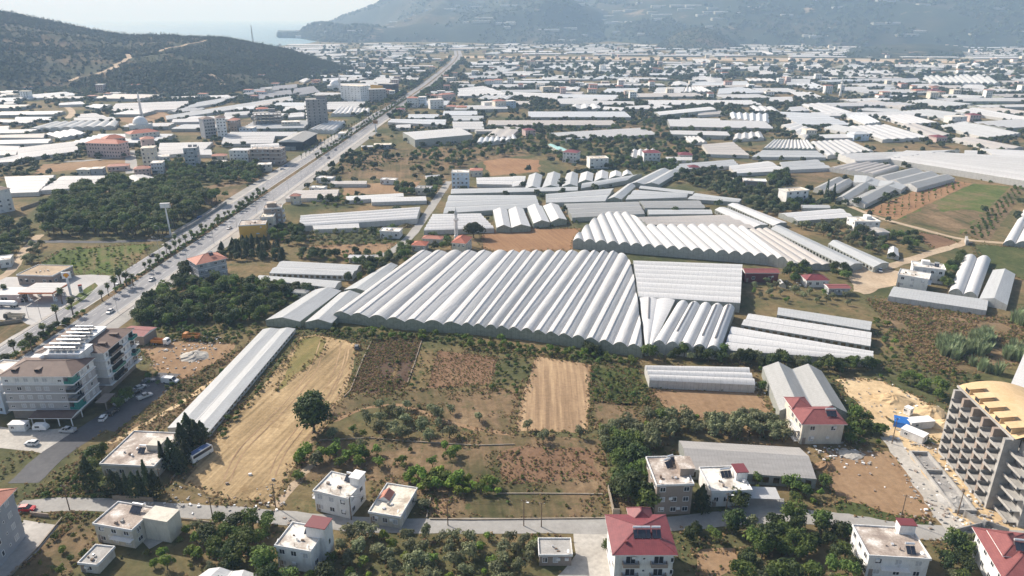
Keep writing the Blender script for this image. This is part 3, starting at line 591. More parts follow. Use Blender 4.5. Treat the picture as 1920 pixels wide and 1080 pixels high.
def gh(label, front, back, n, prof='arch', h=3.5, rise=1.5, mat=None, wall=None, group=None, K=6, openside=False, strips=None, cat='greenhouse', name='greenhouse', endwall=None):
 """n spans; each span runs from the front edge to the back edge (both edges given at eave height in photograph points)"""
 mat = mat or F_WHITE; wall = wall or F_WALLW; endwall = endwall or wall
 P = resample(front, n, h); Q = resample(back, n, h)
 c = sum(P + Q, Vector((0, 0))) / (2 * (n + 1))
 root = thing(name, label, cat, (c.x, c.y, 0), 0, group)
 foot = P + Q[::-1]; occupy(grow(foot, 1.0), 1); GH_N[0] += 1
 P = [p - c for p in P]; Q = [q - c for q in Q]
 wid = sum((P[i + 1] - P[i]).length for i in range(n)) / n
 s_px = pxm(c.x, c.y, h); big = wid * s_px >= 8.5 and n <= 40
 pr0 = prof_pts(prof, K) if wid * s_px > 5 else prof_pts('low' if prof in ('gable', 'low') else 'arch', 3)
 shared = MB(); shends = MB()
 pr = pr0
 for i in range(n):
  if prof == 'vent': pr = prof_pts('vent' if i % 7 not in (2, 5) else 'arch', 8); ri0 = rise * random.uniform(.92, 1.06)
  p0, p1, q0, q1 = P[i], P[i + 1], Q[i], Q[i + 1]
  L = max((q0 - p0).length, (q1 - p1).length)
  if L < .3: continue
  M = max(1, min(14, int(L / 6))) if wid * s_px > 12 else (3 if wid * s_px > 5 else 1)
  m = MB() if big else shared; v = []; uv = []; wv = (p1 - p0).length
  sag = .05 if M > 3 else 0
  for j in range(M + 1):
   t = j / M
   for s, f in pr:
    a = p0 + (p1 - p0) * s; b = q0 + (q1 - q0) * s; xy = a + (b - a) * t
    e = random.uniform(-sag, sag) if 0 < f else 0
    v.append((xy.x, xy.y, h + rise * f + e)); uv.append((L * t + i * 3.1, wv * s + i * wv))
  k = len(pr); f_ = [(j * k + a, j * k + a + 1, (j + 1) * k + a + 1, (j + 1) * k + a) for j in range(M) for a in range(k - 1)]
  m.add(v, f_, 0, uv)
  if big: m.build('roof_span', mat, root, smooth=prof == 'arch')
  for (a, b, sg) in ((p0, p1, 1), (q1, q0, -1)):
   if (b - a).length < .2: continue
   e = MB() if big else shends; v = []; uv = []; wl = (b - a).length
   prr = pr if sg == 1 else [(1 - s, f) for s, f in pr][::-1]
   for s, f in prr:
    xy = a + (b - a) * s; v += [(xy.x, xy.y, 0), (xy.x, xy.y, h + rise * f - .03)]; uv += [(wl * s + i * wl, 0), (wl * s + i * wl, h + rise * f)]
   e.add(v, [(2 * a_, 2 * a_ + 2, 2 * a_ + 3, 2 * a_ + 1) for a_ in range(len(prr) - 1)], 0, uv)
   if big: e.build('gable_end', endwall, root)
 if not big:
  o = shared.build('roof', mat, root)
  if n > 3: o['kind'] = 'stuff'
  o2 = shends.build('end_wall', endwall, root)
 # side walls with posts, open or closed
 for a, b in ((P[0], Q[0]), (Q[n], P[n])):
  L = (b - a).length
  if L < .5: continue
  d = (b - a) / L; nr = Vector((d.y, -d.x)); m = MB()
  def wq(s0, s1, z0, z1, off=0.0, mm=0):
   u0 = a + d * s0 + nr * off; u1 = a + d * s1 + nr * off
   m.add([(u0.x, u0.y, z0), (u1.x, u1.y, z0), (u1.x, u1.y, z1), (u0.x, u0.y, z1)], [(0, 1, 2, 3)], mm, [(s0, z0), (s1, z0), (s1, z1), (s0, z1)])
  if openside and s_px > 1.8:
   wq(0, L, 0, .8); wq(0, L, h * .8, h)
   s = 0.0
   while s < L: wq(s, min(L, s + 1.1), .8, h * .8); s += 2.8
  else: wq(0, L, 0, h)
  m.build('side_wall', wall, root)
  if s_px > 3.0:
   pm = MB(); s = 0.0
   while s <= L:
    x = a + d * s + nr * .06; pm.box(x.x - .05, x.y - .05, 0, x.x + .05, x.y + .05, h + .03); s += 2.8
   po = pm.build('wall_posts', METAL, root); po['kind'] = 'stuff'
 # gutters between spans, ridge vents
 if big and n > 1:
  for i in range(1, n):
   if (Q[i] - P[i]).length < 1: continue
   g = MB(); g.bar((P[i].x, P[i].y, h + .06), (Q[i].x, Q[i].y, h + .06), .34, .12); g.build('gutter', METAL, root)
 for st in (strips or []):
  i, t0, t1, s = st; a = P[i] + (P[i + 1] - P[i]) * s; b = Q[i] + (Q[i + 1] - Q[i]) * s
  zz = h + rise * max(0.0, math.sin(math.pi * s)) ** .85 if prof == 'arch' else h + rise * (1 - abs(2 * s - 1))
  u = a + (b - a) * t0; w2 = a + (b - a) * t1
  g = MB(); g.bar((u.x, u.y, zz + .12), (w2.x, w2.y, zz + .12), .55, .34); g.build('roof_vent', NETDARK, root)
 return root
NETDARK = flat('vent_netting', (.16, .16, .17), .9)
def q(*c): return [(c[i], c[i + 1]) for i in range(0, len(c), 2)]
GA = 'plastic greenhouses around the big one in the middle'
# the great greenhouse of the middle: 21 spans, stepped front, cut along the lane at the right
gh('huge white multi span greenhouse with raised ridge vents, cut slanting along its right side',
   [(625, 590, 0), (658, 592, 1), (692, 596, 2), (725, 600, 3), (759, 604, 4), (794, 606, 5), (831, 609, 6), (866, 611, 7), (976, 621, 12), (1072, 634, 16), (1149, 647, 19), (1205, 655, 21)],
   [(783, 474, 0), (952, 474, 6), (1107, 474, 13), (1165, 476, 16.3), (1182, 489, 17.2), (1188, 520, 18.2), (1195, 566, 19.5), (1201, 612, 20.4), (1204, 640, 21)], 21, 'vent', 3.6, 1.8, F_BRIGHT, F_WALLG, K=6)
gh('bright white arched greenhouse with eighteen spans and a slanting left edge behind the red shed',
   [(1074, 452, 0), (1439, 482, 16), (1476, 490, 18)],
   [(1074.6, 451, 0), (1101, 424, 1.8), (1128, 402, 3.6), (1180, 402, 7), (1203, 425, 7.6), (1365, 425, 16), (1400, 430, 18)], 18, 'arch', 4.4, 2.0, F_BRIGHT, F_WALL, K=6)
gh('white greenhouse of eight low spans beside the red shed', q(1197, 556, 1187, 489), q(1388, 568, 1392, 496), 8, 'arch', 4.6, .9, F_WHITE, F_WALL)
gh('flat white greenhouse with one dark vent line, wedged beside the slanting path', q(1210, 648, 1224, 648), q(1199, 556, 1266, 562), 2, 'arch', 4.2, .5, F_WHITE, F_WALL, strips=[(0, .5, .97, .55)])
gh('white five tunnel greenhouse with dark ridge vents in front of the eight low spans', q(1223, 645, 1350, 657), q(1270, 569, 1378, 578), 5, 'arch', 4.0, 1.9, F_WHITE, F_WALL, strips=[(1, .22, .97, .42), (3, .18, .95, .42), (4, .15, .98, .42)])
gh('pale grey single span greenhouse above the two white ones at the right', q(1457, 590, 1459, 576), q(1632, 619, 1635, 603), 1, 'gable', 2.8, 1.0, F_GREY, F_WALL, openside=True)
gh('white two span greenhouse between the grey and the striped one', q(1390, 609, 1406, 588), q(1632, 649, 1634, 623), 2, 'gable', 2.8, 1.1, F_WHITE, F_WALL, openside=True)
gh('white three span greenhouse reaching down to the dark hedge', q(1356, 656, 1372, 612), q(1637, 676, 1637, 660), 3, 'arch', 2.8, .8, F_WHITE, F_WALL)
gh('white triple tunnel with rolled up sides standing before bare brown ground', q(1218, 713, 1209, 687), q(1416, 722, 1402, 690), 3, 'arch', 3.0, 1.2, F_WHITE, F_WALLW, K=7)
gh('long white low greenhouse with a raised skylight beside the stubble field', q(314, 802, 391, 811), q(493, 617, 554, 616), 2, 'gable', 1.7, .6, F_GREY, F_WALLW, openside=True)
gh('grey two gable greenhouse behind the wine red hipped roof', q(1462, 770, 1590, 774), q(1430, 688, 1541, 696), 2, 'gable', 3.6, 2.6, F_DGREY, F_WALL)
gh('wide weathered grey greenhouse with a broken front beside white terrace house', q(1531, 898, 1499, 839), q(1288, 880, 1273, 826), 1, 'gable', 3.2, 2.2, F_OLD, F_WALL, openside=True)
gh('white plastic roof peeping in at the lower left edge', q(365, 1085, 480, 1092), q(392, 1066, 480, 1076), 2, 'low', 2.6, .8, F_WHITE)
# left of the great one
gh('single gable greenhouse at the end of the dark orchard', q(498, 600, 562, 603), q(590, 543, 640, 545), 1, 'gable', 2.8, 1.6, F_GREY, F_WALLG, GA)
gh('single gable greenhouse touching the great white one', q(572, 604, 622, 606), q(638, 549, 676, 551), 1, 'gable', 2.8, 1.6, F_GREY, F_WALLG, GA)
gh('weathered grey gable greenhouse running along the left flank of the great one', q(645, 543, 692, 548), q(722, 497, 746, 497), 1, 'gable', 2.8, 1.4, F_GREY, F_WALLG, GA)
gh('two span low greenhouse behind the orchard, nearest of three to the lane', q(505, 512, 531, 489), q(660, 517, 678, 497), 2, 'gable', 2.6, 1.0, F_GREY, F_WALLW, GA, openside=True)
gh('thin white greenhouse strip in front of the other two behind the orchard', q(481, 523, 490, 516), q(628, 540, 640, 527), 1, 'gable', 2.6, .9, F_GREY, F_WALLW, GA, openside=True)
gh('long white arched greenhouse with a ribbed side wall beside the narrow lane', q(561, 424, 564, 405), q(782, 410, 788, 389), 4, 'arch', 3.4, 1.1, F_WHITE, F_WALLW, endwall=F_WALLW)
gh('low white shed with four small windows in front of the ribbed greenhouse', q(589, 430, 583, 420), q(674, 427, 672, 417), 1, 'gable', 2.6, .7, F_BRIGHT, F_WALLW, cat='shed', name='shed')
gh('white strip greenhouse left of the pair by the lane bend', q(650, 376, 648, 368), q(757, 368, 756, 362), 1, 'low', 2.6, .8, F_WHITE)
gh('white strip greenhouse nearest the lane bend', q(697, 379, 695, 371), q(800, 376, 798, 368), 1, 'low', 2.6, .8, F_WHITE)
gh('pale flat roofed greenhouse above the service lane', q(535, 372, 556, 357), q(631, 371, 636, 355), 2, 'low', 2.6, .6, F_PINK)
gh('long thin cream roof beside the highway meadow', q(618, 345, 622, 339), q(687, 345, 688, 339), 1, 'low', 2.6, .6, F_PINK)
gh('white six tunnel greenhouse beside the minaret', q(795, 432, 812, 402), q(926, 428, 900, 401), 6, 'arch', 2.8, .9, F_WHITE, F_WALLW)
# grey ones beyond the mosque
gh('long grey single span greenhouse behind the blue grey house', q(845, 363, 847, 354), q(1083, 357, 1084, 350), 1, 'gable', 3.0, 1.0, F_GREY, F_WALL)
gh('grey three span greenhouse at the lane corner', q(831, 400, 842, 366), q(1012, 388, 1004, 366), 3, 'gable', 3.0, 1.0, F_GREY, F_WALL)
gh('grey two span greenhouse with a skewed right end', q(1024, 380, 1023, 364), q(1135, 377, 1151, 353), 2, 'gable', 3.0, 1.0, F_GREY, F_WALL)
gh('dark grey three span greenhouse above the white arched one', q(1073, 408, 1058, 382), q(1209, 401, 1196, 378), 3, 'gable', 3.0, .9, F_DGREY, F_WALL)
gh('dark grey two span greenhouse right of the three span one', q(1209, 390, 1198, 377), q(1323, 390, 1310, 376), 2, 'gable', 3.0, .9, F_DGREY, F_WALL)
gh('narrow pale grey strip greenhouse below the dark grey ones', q(1216, 402, 1214, 393), q(1336, 401, 1333, 393), 1, 'gable', 2.8, .8, F_GREY, F_WALL)
gh('dusty pink three span greenhouse behind the bright arches', q(1212, 421, 1193, 407), q(1416, 428, 1358, 403), 3, 'low', 3.2, .9, F_PINK, F_WALL)
gh('slanting grey gable greenhouse with its dark gable facing the camera', q(1137, 374, 1165, 374), q(1177, 345, 1192, 349), 1, 'gable', 3.0, 1.8, F_GREY, F_WALLG)
gh('grey two span greenhouse with a wide gable right of the slanting one', q(1173, 374, 1191, 356), q(1288, 370, 1290, 363), 2, 'gable', 3.0, 1.2, F_GREY, F_WALL)
gh('single grey strip greenhouse above the wide gabled pair', q(1198, 353, 1202, 348), q(1299, 364, 1302, 359), 1, 'gable', 2.8, .8, F_GREY, F_WALL)
gh('pale grey pair of spans pointing at the grove', q(1289, 373, 1306, 362), q(1386, 379, 1391, 374), 2, 'gable', 2.8, .9, F_GREY, F_WALL)
gh('long slanting grey arched greenhouse beyond the row of gables', q(1089, 353, 1092, 344), q(1176, 338, 1204, 326), 1, 'arch', 3.0, 1.4, F_GREY, F_WALL)
gh('pair of grey gables pointing away toward the houses', q(1179, 345, 1235, 346), q(1236, 317, 1276, 321), 2, 'gable', 3.0, 1.6, F_GREY, F_WALL)
for k, (lab, c) in enumerate([('leftmost in the row', (984, 354, 1012, 353, 992, 328, 1017, 328)), ('second from the left in the row', (1016, 352, 1048, 351, 1027, 325, 1051, 326)), ('third from the left in the row', (1053, 350, 1083, 349, 1063, 325, 1084, 326)),
  ('fourth from the left in the row', (1084, 343, 1111, 340, 1089, 325, 1113, 325)), ('third from the right in the row', (1114, 340, 1140, 336, 1118, 322, 1141, 323)), ('second from the right in the row', (1141, 335, 1166, 332, 1144, 323, 1165, 323)), ('rightmost and smallest in the row', (1166, 331, 1187, 328, 1168, 322, 1183, 322))]):
 gh('gabled grey white greenhouse, ' + lab + ' of seven gables', q(*c[:4]), q(*c[4:]), 1, 'gable', 3.0, 1.9, F_WHITE if k > 2 else F_GREY, F_WALLG, 'row of seven separate gable greenhouses')
gh('white gable greenhouse, left one of the first pair by the orange field', q(931, 427, 958, 427), q(924, 394, 951, 393), 1, 'gable', 3.0, 1.8, F_WHITE, F_WALLG, 'four white gables by the orange field')
gh('white gable greenhouse, right one of the first pair by the orange field', q(959, 427, 995, 425), q(953, 393, 981, 391), 1, 'gable', 3.0, 1.8, F_WHITE, F_WALLG, 'four white gables by the orange field')
gh('white gable greenhouse, left one of the second pair by the orange field', q(1000, 419, 1031, 417), q(988, 388, 1016, 386), 1, 'gable', 3.0, 1.8, F_WHITE, F_WALLG, 'four white gables by the orange field')
gh('white gable greenhouse, right one of the second pair by the orange field', q(1033, 416, 1063, 412), q(1018, 386, 1047, 384), 1, 'gable', 3.0, 1.8, F_WHITE, F_WALLG, 'four white gables by the orange field')
gh('white low roof between houses and the row of gables', q(960, 350, 962, 330), q(983, 346, 986, 330), 2, 'low', 2.6, .7, F_WHITE)
gh('pale strip greenhouse beside the blue grey house', q(894, 345, 893, 333), q(960, 346, 962, 331), 2, 'low', 2.6, .6, F_WHITE)
# right of the bright arches
gh('dusty white tunnels running down beside the bright arches', q(1480, 496, 1562, 497), q(1392, 431, 1442, 429), 4, 'arch', 2.8, .9, F_PINK, F_WALL)
gh('long grey roofed greenhouse with dark open sides, left of two parallel ones', q(1588, 501, 1618, 494), q(1445, 429, 1462, 422), 1, 'gable', 2.8, 1.1, F_GREY, F_WALL, openside=True)
gh('shorter grey roofed greenhouse with open sides, right of two parallel ones', q(1638, 501, 1667, 493), q(1553, 457, 1569, 450), 1, 'gable', 2.8, 1.1, F_GREY, F_WALL, openside=True)
gh('pale slim greenhouse with dark open flank behind the dusty one', q(1450, 423, 1476, 417), q(1364, 384, 1382, 381), 1, 'gable', 2.6, .9, F_WHITE, F_WALL, openside=True)
gh('pale slim greenhouse next behind the slim one', q(1411, 427, 1440, 421), q(1340, 393, 1358, 388), 1, 'gable', 2.6, .9, F_WHITE, F_WALL, openside=True)
gh('white two span greenhouse among the olive trees', q(1496, 414, 1460, 400), q(1600, 407, 1575, 391), 2, 'gable', 2.8, .9, F_WHITE, F_WALL)
gh('small grey roof beside the cypress pair', q(1505, 390, 1502, 384), q(1558, 390, 1553, 384), 1, 'low', 2.6, .6, F_GREY)
gh('nearest grey gabled greenhouse beside the tilled orchard', q(1592, 376, 1622, 384), q(1664, 341, 1685, 352), 1, 'gable', 2.8, 2.0, F_DGREY, F_WALLW)
gh('second grey gabled greenhouse beside the tilled orchard', q(1569, 371, 1589, 376), q(1625, 336, 1642, 342), 1, 'gable', 2.8, 1.8, F_DGREY, F_WALLW)
gh('pair of grey gables behind the cypress pair', q(1525, 353, 1565, 361), q(1566, 333, 1600, 340), 2, 'gable', 2.8, 1.6, F_DGREY, F_WALLW)
gh('grey greenhouse with three long gables above the tilled orchard', q(1640, 332, 1720, 353), q(1704, 316, 1791, 334), 3, 'gable', 3.0, 2.0, F_DGREY, F_WALLW)
gh('grey gables between the three long ones and the cypresses', q(1600, 342, 1690, 356), q(1602, 328, 1700, 348), 2, 'gable', 3.0, 1.5, F_GREY, F_WALLW)
gh('dusty pink greenhouse of six arched spans', q(1554, 315, 1638, 328), q(1613, 302, 1686, 313), 6, 'arch', 3.0, 1.2, F_PINK, F_WALLW)
gh('very long white greenhouse with ten spans leaving the frame at the right', q(1661, 297, 1700, 283), q(1990, 350, 1990, 298), 10, 'arch', 5.0, 1.0, F_BRIGHT, F_WALLW)
gh('white greenhouse wedge left of the ten span one', q(1604, 302, 1572, 289), q(1664, 299, 1800, 281), 4, 'arch', 5.0, 1.0, F_BRIGHT, F_WALLW)
gh('white tunnel with a round end beside the ten span greenhouse', q(1808, 290, 1808, 283), q(1832, 291, 1832, 283), 1, 'arch', 4.0, 2.0, F_WHITE, F_WALL)
gh('white spans at the right edge above the ten span greenhouse', q(1860, 290, 1838, 279), q(1990, 300, 1990, 286), 4, 'arch', 4.0, 1.0, F_WHITE, F_WALLW)
gh('white pointed greenhouse with twelve ridges and a grey front', q(1430, 279, 1530, 280), q(1450, 263, 1515, 264), 12, 'arch', 4.0, 1.3, F_BRIGHT, F_WALLG)
gh('white greenhouse of seven straight spans beyond the long white one', q(1552, 292, 1638, 283), q(1520, 266, 1592, 262), 7, 'low', 3.2, .9, F_BRIGHT, F_WALLW)
gh('two white arched tunnels at the right edge, left one of the pair', q(1881, 456, 1904, 457), q(1936, 366, 1948, 367), 1, 'arch', 1.6, 2.0, F_WHITE, F_WALL)
gh('two white arched tunnels at the right edge, right one of the pair', q(1903, 458, 1930, 459), q(1952, 367, 1968, 367), 1, 'arch', 1.6, 2.0, F_WHITE, F_WALL)
gh('white twin tunnel greenhouse beside the long ribbed strip', q(1779, 547, 1833, 558), q(1806, 482, 1858, 487), 2, 'arch', 1.8, 2.2, F_WHITE, F_WALL, K=7)
gh('pale grey gable greenhouse with a glazed front right of the twin tunnels', q(1836, 560, 1889, 572), q(1862, 506, 1904, 514), 1, 'gable', 2.6, 1.8, F_GREY, F_WALLW)
gh('long low ribbed greenhouse with a glazed flank before the twin tunnels', q(1666, 555, 1676, 537), q(1850, 582, 1853, 562), 1, 'low', 2.6, .7, F_GREY, F_WALLW)
gh('tall white shed cut by the right edge behind the unfinished hotel', q(1893, 725, 1960, 760), q(1930, 640, 1980, 650), 1, 'low', 8.0, 1.0, F_BRIGHT, F_WALL, cat='shed', name='shed')
gh('small arched tunnel with a white hood in the garden', q(1462, 534, 1474, 537), q(1456, 528, 1468, 529), 1, 'arch', 1.2, 1.4, F_WHITE, F_WALL)
gh('tiny white gabled greenhouse in the garden by the track', q(1664, 477, 1686, 481), q(1666, 464, 1684, 466), 1, 'gable', 2.0, 1.2, F_WHITE, F_WALLW)
gh('flat dusty pink greenhouse beside the winding path', q(1330, 289, 1316, 271), q(1405, 291, 1374, 266), 5, 'low', 3, .6, F_PINK)
gh('grey greenhouse apron in front of the twelve ridges', q(1410, 294, 1432, 281), q(1549, 295, 1530, 282), 3, 'low', 2.8, .5, F_GREY)
gh('slanting pale strips left of the olive wood top', q(1262, 319, 1276, 307), q(1385, 310, 1374, 299), 3, 'gable', 2.8, .8, F_GREY)
gh('slanting white strips above the white flat roofed house', q(1378, 325, 1366, 311), q(1476, 320, 1440, 302), 2, 'gable', 2.8, .9, F_WHITE)
gh('slanting grey white strips beside the pink arched spans', q(1468, 319, 1462, 304), q(1558, 315, 1530, 299), 3, 'gable', 2.8, .9, F_GREY)
gh('four small white tunnels above the dusty pink roof', q(1294, 268, 1326, 267), q(1282, 257, 1311, 256), 4, 'arch', 2.2, 1.2, F_BRIGHT)
gh('four white peaks beside the bare strip', q(1374, 262, 1433, 259), q(1378, 252, 1426, 247), 4, 'gable', 2.5, 1.6, F_BRIGHT)
gh('four white gables between the half roofed and balconied houses', q(1180, 297, 1232, 297), q(1184, 282, 1229, 281), 4, 'gable', 2.5, 1.6, F_BRIGHT)
gh('thin white strip right of the balconied house', q(1247, 301, 1248, 294), q(1298, 300, 1298, 294), 1, 'low', 2.5, .6, F_BRIGHT)
# left edge, beyond the pine wood
gh('broad white greenhouse of six spans behind the pine wood', q(16, 362, 8, 331), q(72, 360, 104, 328), 6, 'low', 3.0, .8, F_BRIGHT)
gh('white three span greenhouse between broad one and white peak', q(76, 357, 118, 330), q(204, 348, 226, 329), 3, 'low', 3.0, .8, F_BRIGHT)
gh('white wide gabled tent roof beside the pine wood', q(246, 350, 307, 337), q(228, 338, 268, 327), 1, 'gable', 3.5, 2.0, F_BRIGHT)
gh('white greenhouse roof at the left edge beside the dark trees', q(34, 298, 32, 277), q(146, 283, 147, 264), 2, 'low', 3, .8, F_BRIGHT)
gh('white greenhouse strip at the far left edge', q(-30, 292, -30, 272), q(30, 290, 38, 274), 2, 'low', 3, .8, F_BRIGHT)
gh('white double roof under the trees at the left edge', q(-10, 305, 0, 297), q(40, 302, 58, 285), 2, 'low', 3, .8, F_BRIGHT)
gh('long white greenhouse behind the balconied tower', q(294, 292, 300, 268), q(380, 284, 400, 266), 3, 'low', 3, .8, F_BRIGHT)
gh('white roof strip behind the blue grey apartment tower', q(372, 290, 376, 280), q(398, 290, 396, 280), 1, 'low', 3, .8, F_BRIGHT)
gh('white roofs behind the brick red apartment block', q(415, 270, 420, 256), q(512, 268, 516, 255), 3, 'low', 3, .8, F_BRIGHT)
BAND = {}
def far(band, kindtxt, c, n, prof='low', mat=None, h=3.2, rise=1.0, wall=None):
 """farther ones: A near-left, B, C, D points; ridges run from A-B to D-C"""
 BAND.setdefault(band, []).append((c, n, prof, mat or random.choice([F_BRIGHT, F_BRIGHT, F_WHITE, F_WHITE, F_WHITE, F_BLUE, F_PINK, F_GREY]), h, rise, wall or F_WALLW, kindtxt))
B1 = 'on the plain below the scrub hill'; B2 = 'left of the highway beyond the towers'; B3 = 'right of the highway near the big box shed'; B4 = 'in the middle distance beyond the dark wood'; B5 = 'among the far right crops'
for a in [((0, 181, 0, 176, 24, 174, 27, 178), 2), ((52, 185, 35, 179, 122, 172, 150, 178), 3), ((7, 196, 8, 191, 32, 190, 31, 194), 1), ((160, 200, 180, 195, 210, 196, 186, 203), 2), ((206, 208, 218, 194, 362, 189, 330, 205), 5),
          ((338, 205, 375, 191, 452, 178, 412, 193), 3), ((312, 224, 310, 217, 545, 180, 550, 188), 2), ((322, 229, 325, 224, 375, 222, 380, 228), 3), ((145, 220, 150, 214, 175, 212, 200, 219), 2), ((140, 226, 138, 221, 210, 219, 222, 225), 2),
          ((0, 229, 0, 223, 65, 225, 60, 231), 1), ((28, 224, 30, 219, 98, 219, 95, 225), 1), ((0, 258, 0, 253, 85, 250, 82, 258), 1), ((0, 270, 0, 263, 98, 260, 90, 268), 2), ((-20, 245, -20, 237, 18, 236, 16, 243), 2), ((110, 197, 112, 193, 150, 190, 160, 195), 1)]: far(B1, 'white plastic greenhouse', a[0], a[1])
far(B1, 'white many arched greenhouse', (52, 243, 215, 238, 222, 228, 100, 230), 8, 'arch', rise=2.0)
far(B1, 'bluish greenhouse of four strips', (86, 251, 140, 242, 163, 250, 112, 259), 4, mat=F_BLUE)
for a in [((485, 186, 486, 176, 510, 173, 515, 182), 3), ((510, 180, 512, 172, 545, 168, 548, 176), 3), ((549, 175, 552, 166, 588, 161, 594, 168), 3), ((560, 178, 566, 172, 595, 168, 600, 173), 2), ((505, 170, 515, 161, 560, 157, 556, 164), 3), ((478, 172, 490, 164, 512, 162, 503, 171), 3), ((455, 178, 462, 170, 484, 166, 480, 175), 2)]: far(B2, 'dark netted greenhouse', a[0], a[1], mat=F_NET)
for a in [((480, 201, 480, 193, 540, 182, 545, 188), 2), ((605, 152, 605, 147, 650, 145, 650, 150), 2), ((560, 152, 575, 146, 582, 148, 570, 154), 1), ((650, 152, 655, 145, 690, 139, 690, 146), 2), ((675, 157, 675, 151, 735, 149, 730, 157), 2), ((700, 150, 710, 143, 790, 141, 785, 149), 3), ((612, 205, 613, 191, 690, 190, 666, 205), 4), ((530, 208, 535, 200, 570, 198, 572, 205), 2), ((540, 220, 545, 212, 572, 210, 570, 218), 2), ((420, 218, 422, 211, 470, 208, 465, 215), 2), ((440, 206, 445, 200, 480, 198, 478, 204), 1)]: far(B2, 'white plastic greenhouse', a[0], a[1])
far(B2, 'white arched greenhouse beside the dark tower', (578, 244, 626, 246, 647, 229, 614, 228), 5, 'arch', rise=1.8)
far(B2, 'white arched greenhouse behind the road trees', (620, 214, 656, 214, 664, 201, 637, 201), 4, 'arch', rise=1.6)
far(B2, 'white arched greenhouse nearest the road trees', (658, 213, 692, 211, 694, 204, 664, 204), 4, 'arch', rise=1.6)
for a in [((727, 229, 735, 223, 837, 224, 835, 234), 2), ((765, 221, 766, 214, 824, 214, 820, 221), 2), ((830, 216, 832, 208, 895, 208, 895, 216), 3), ((848, 226, 847, 217, 907, 217, 905, 225), 2), ((850, 242, 848, 228, 905, 228, 908, 242), 3), ((858, 180, 858, 166, 905, 161, 960, 178), 4), ((740, 240, 745, 234, 770, 233, 770, 239), 1)]: far(B3, 'white plastic greenhouse', a[0], a[1])
far(B3, 'cream roofed strip greenhouse', (893, 246, 890, 243, 936, 242, 938, 246), 1, mat=F_PINK)
far(B3, 'white arched greenhouse in the meadow', (893, 269, 970, 262, 966, 254, 898, 260), 7, 'arch', rise=1.6)
for a in [((960, 179, 962, 173, 1050, 175, 1044, 186), 4), ((1046, 191, 1045, 185, 1150, 182, 1155, 188), 3), ((1052, 177, 1055, 172, 1095, 172, 1090, 178), 2), ((1170, 204, 1175, 199, 1215, 197, 1225, 204), 2), ((1222, 204, 1226, 195, 1262, 199, 1255, 204), 2), ((1308, 216, 1310, 209, 1350, 208, 1360, 213), 3), ((1275, 227, 1275, 221, 1350, 222, 1350, 227), 1), ((1127, 174, 1140, 166, 1200, 165, 1195, 174), 4), ((1225, 175, 1232, 164, 1285, 163, 1280, 174), 4), ((1298, 160, 1298, 153, 1400, 152, 1405, 159), 2), ((1298, 150, 1297, 143, 1345, 142, 1355, 149), 5), ((1345, 176, 1348, 166, 1385, 163, 1440, 173), 4), ((1240, 140, 1245, 132, 1270, 130, 1265, 139), 3), ((1272, 137, 1276, 128, 1322, 128, 1325, 137), 4), ((1015, 148, 1020, 142, 1070, 140, 1077, 145), 2), ((1078, 147, 1085, 142, 1112, 141, 1112, 147), 2), ((1110, 149, 1130, 141, 1160, 137, 1178, 143), 4), ((1000, 129, 1005, 122, 1085, 120, 1090, 128), 3), ((1088, 125, 1092, 117, 1170, 116, 1165, 124), 3), ((1170, 141, 1172, 132, 1205, 131, 1208, 139), 3), ((1185, 130, 1195, 123, 1232, 123, 1228, 130), 2), ((960, 141, 960, 134, 995, 133, 1000, 141), 2), ((1130, 205, 1133, 200, 1172, 202, 1165, 208), 3)]: far(B4, 'white plastic greenhouse', a[0], a[1])
far(B4, 'white gabled greenhouse trio', (1068, 204, 1130, 205, 1122, 196, 1072, 197), 3, 'gable', rise=1.8)
far(B4, 'long white shed with grey walls', (1237, 216, 1226, 210, 1330, 200, 1343, 205), 1, mat=F_WHITE, h=6, wall=F_WALL)
far(B4, 'white tent roofed greenhouse', (1258, 161, 1296, 161, 1286, 154, 1260, 154), 1, 'gable', rise=2.4)
far(B4, 'white saw toothed greenhouse', (1372, 223, 1442, 231, 1442, 215, 1368, 212), 6, 'gable', rise=2.2)
far(B4, 'white greenhouse of six small gables', (1282, 173, 1338, 172, 1316, 163, 1286, 164), 6, 'gable', rise=1.6)
for a, mt in [((1495, 233, 1457, 209, 1540, 213, 1597, 234), F_BLUE), ((1607, 206, 1625, 203, 1680, 205, 1700, 213), F_GREY), ((1690, 209, 1740, 205, 1815, 214, 1770, 222), F_GREY), ((1765, 179, 1775, 177, 1845, 180, 1830, 187), F_GREY), ((1545, 240, 1568, 234, 1640, 248, 1600, 252), F_GREY)]: far(B5, 'grey many span greenhouse', a, 6, mat=mt)
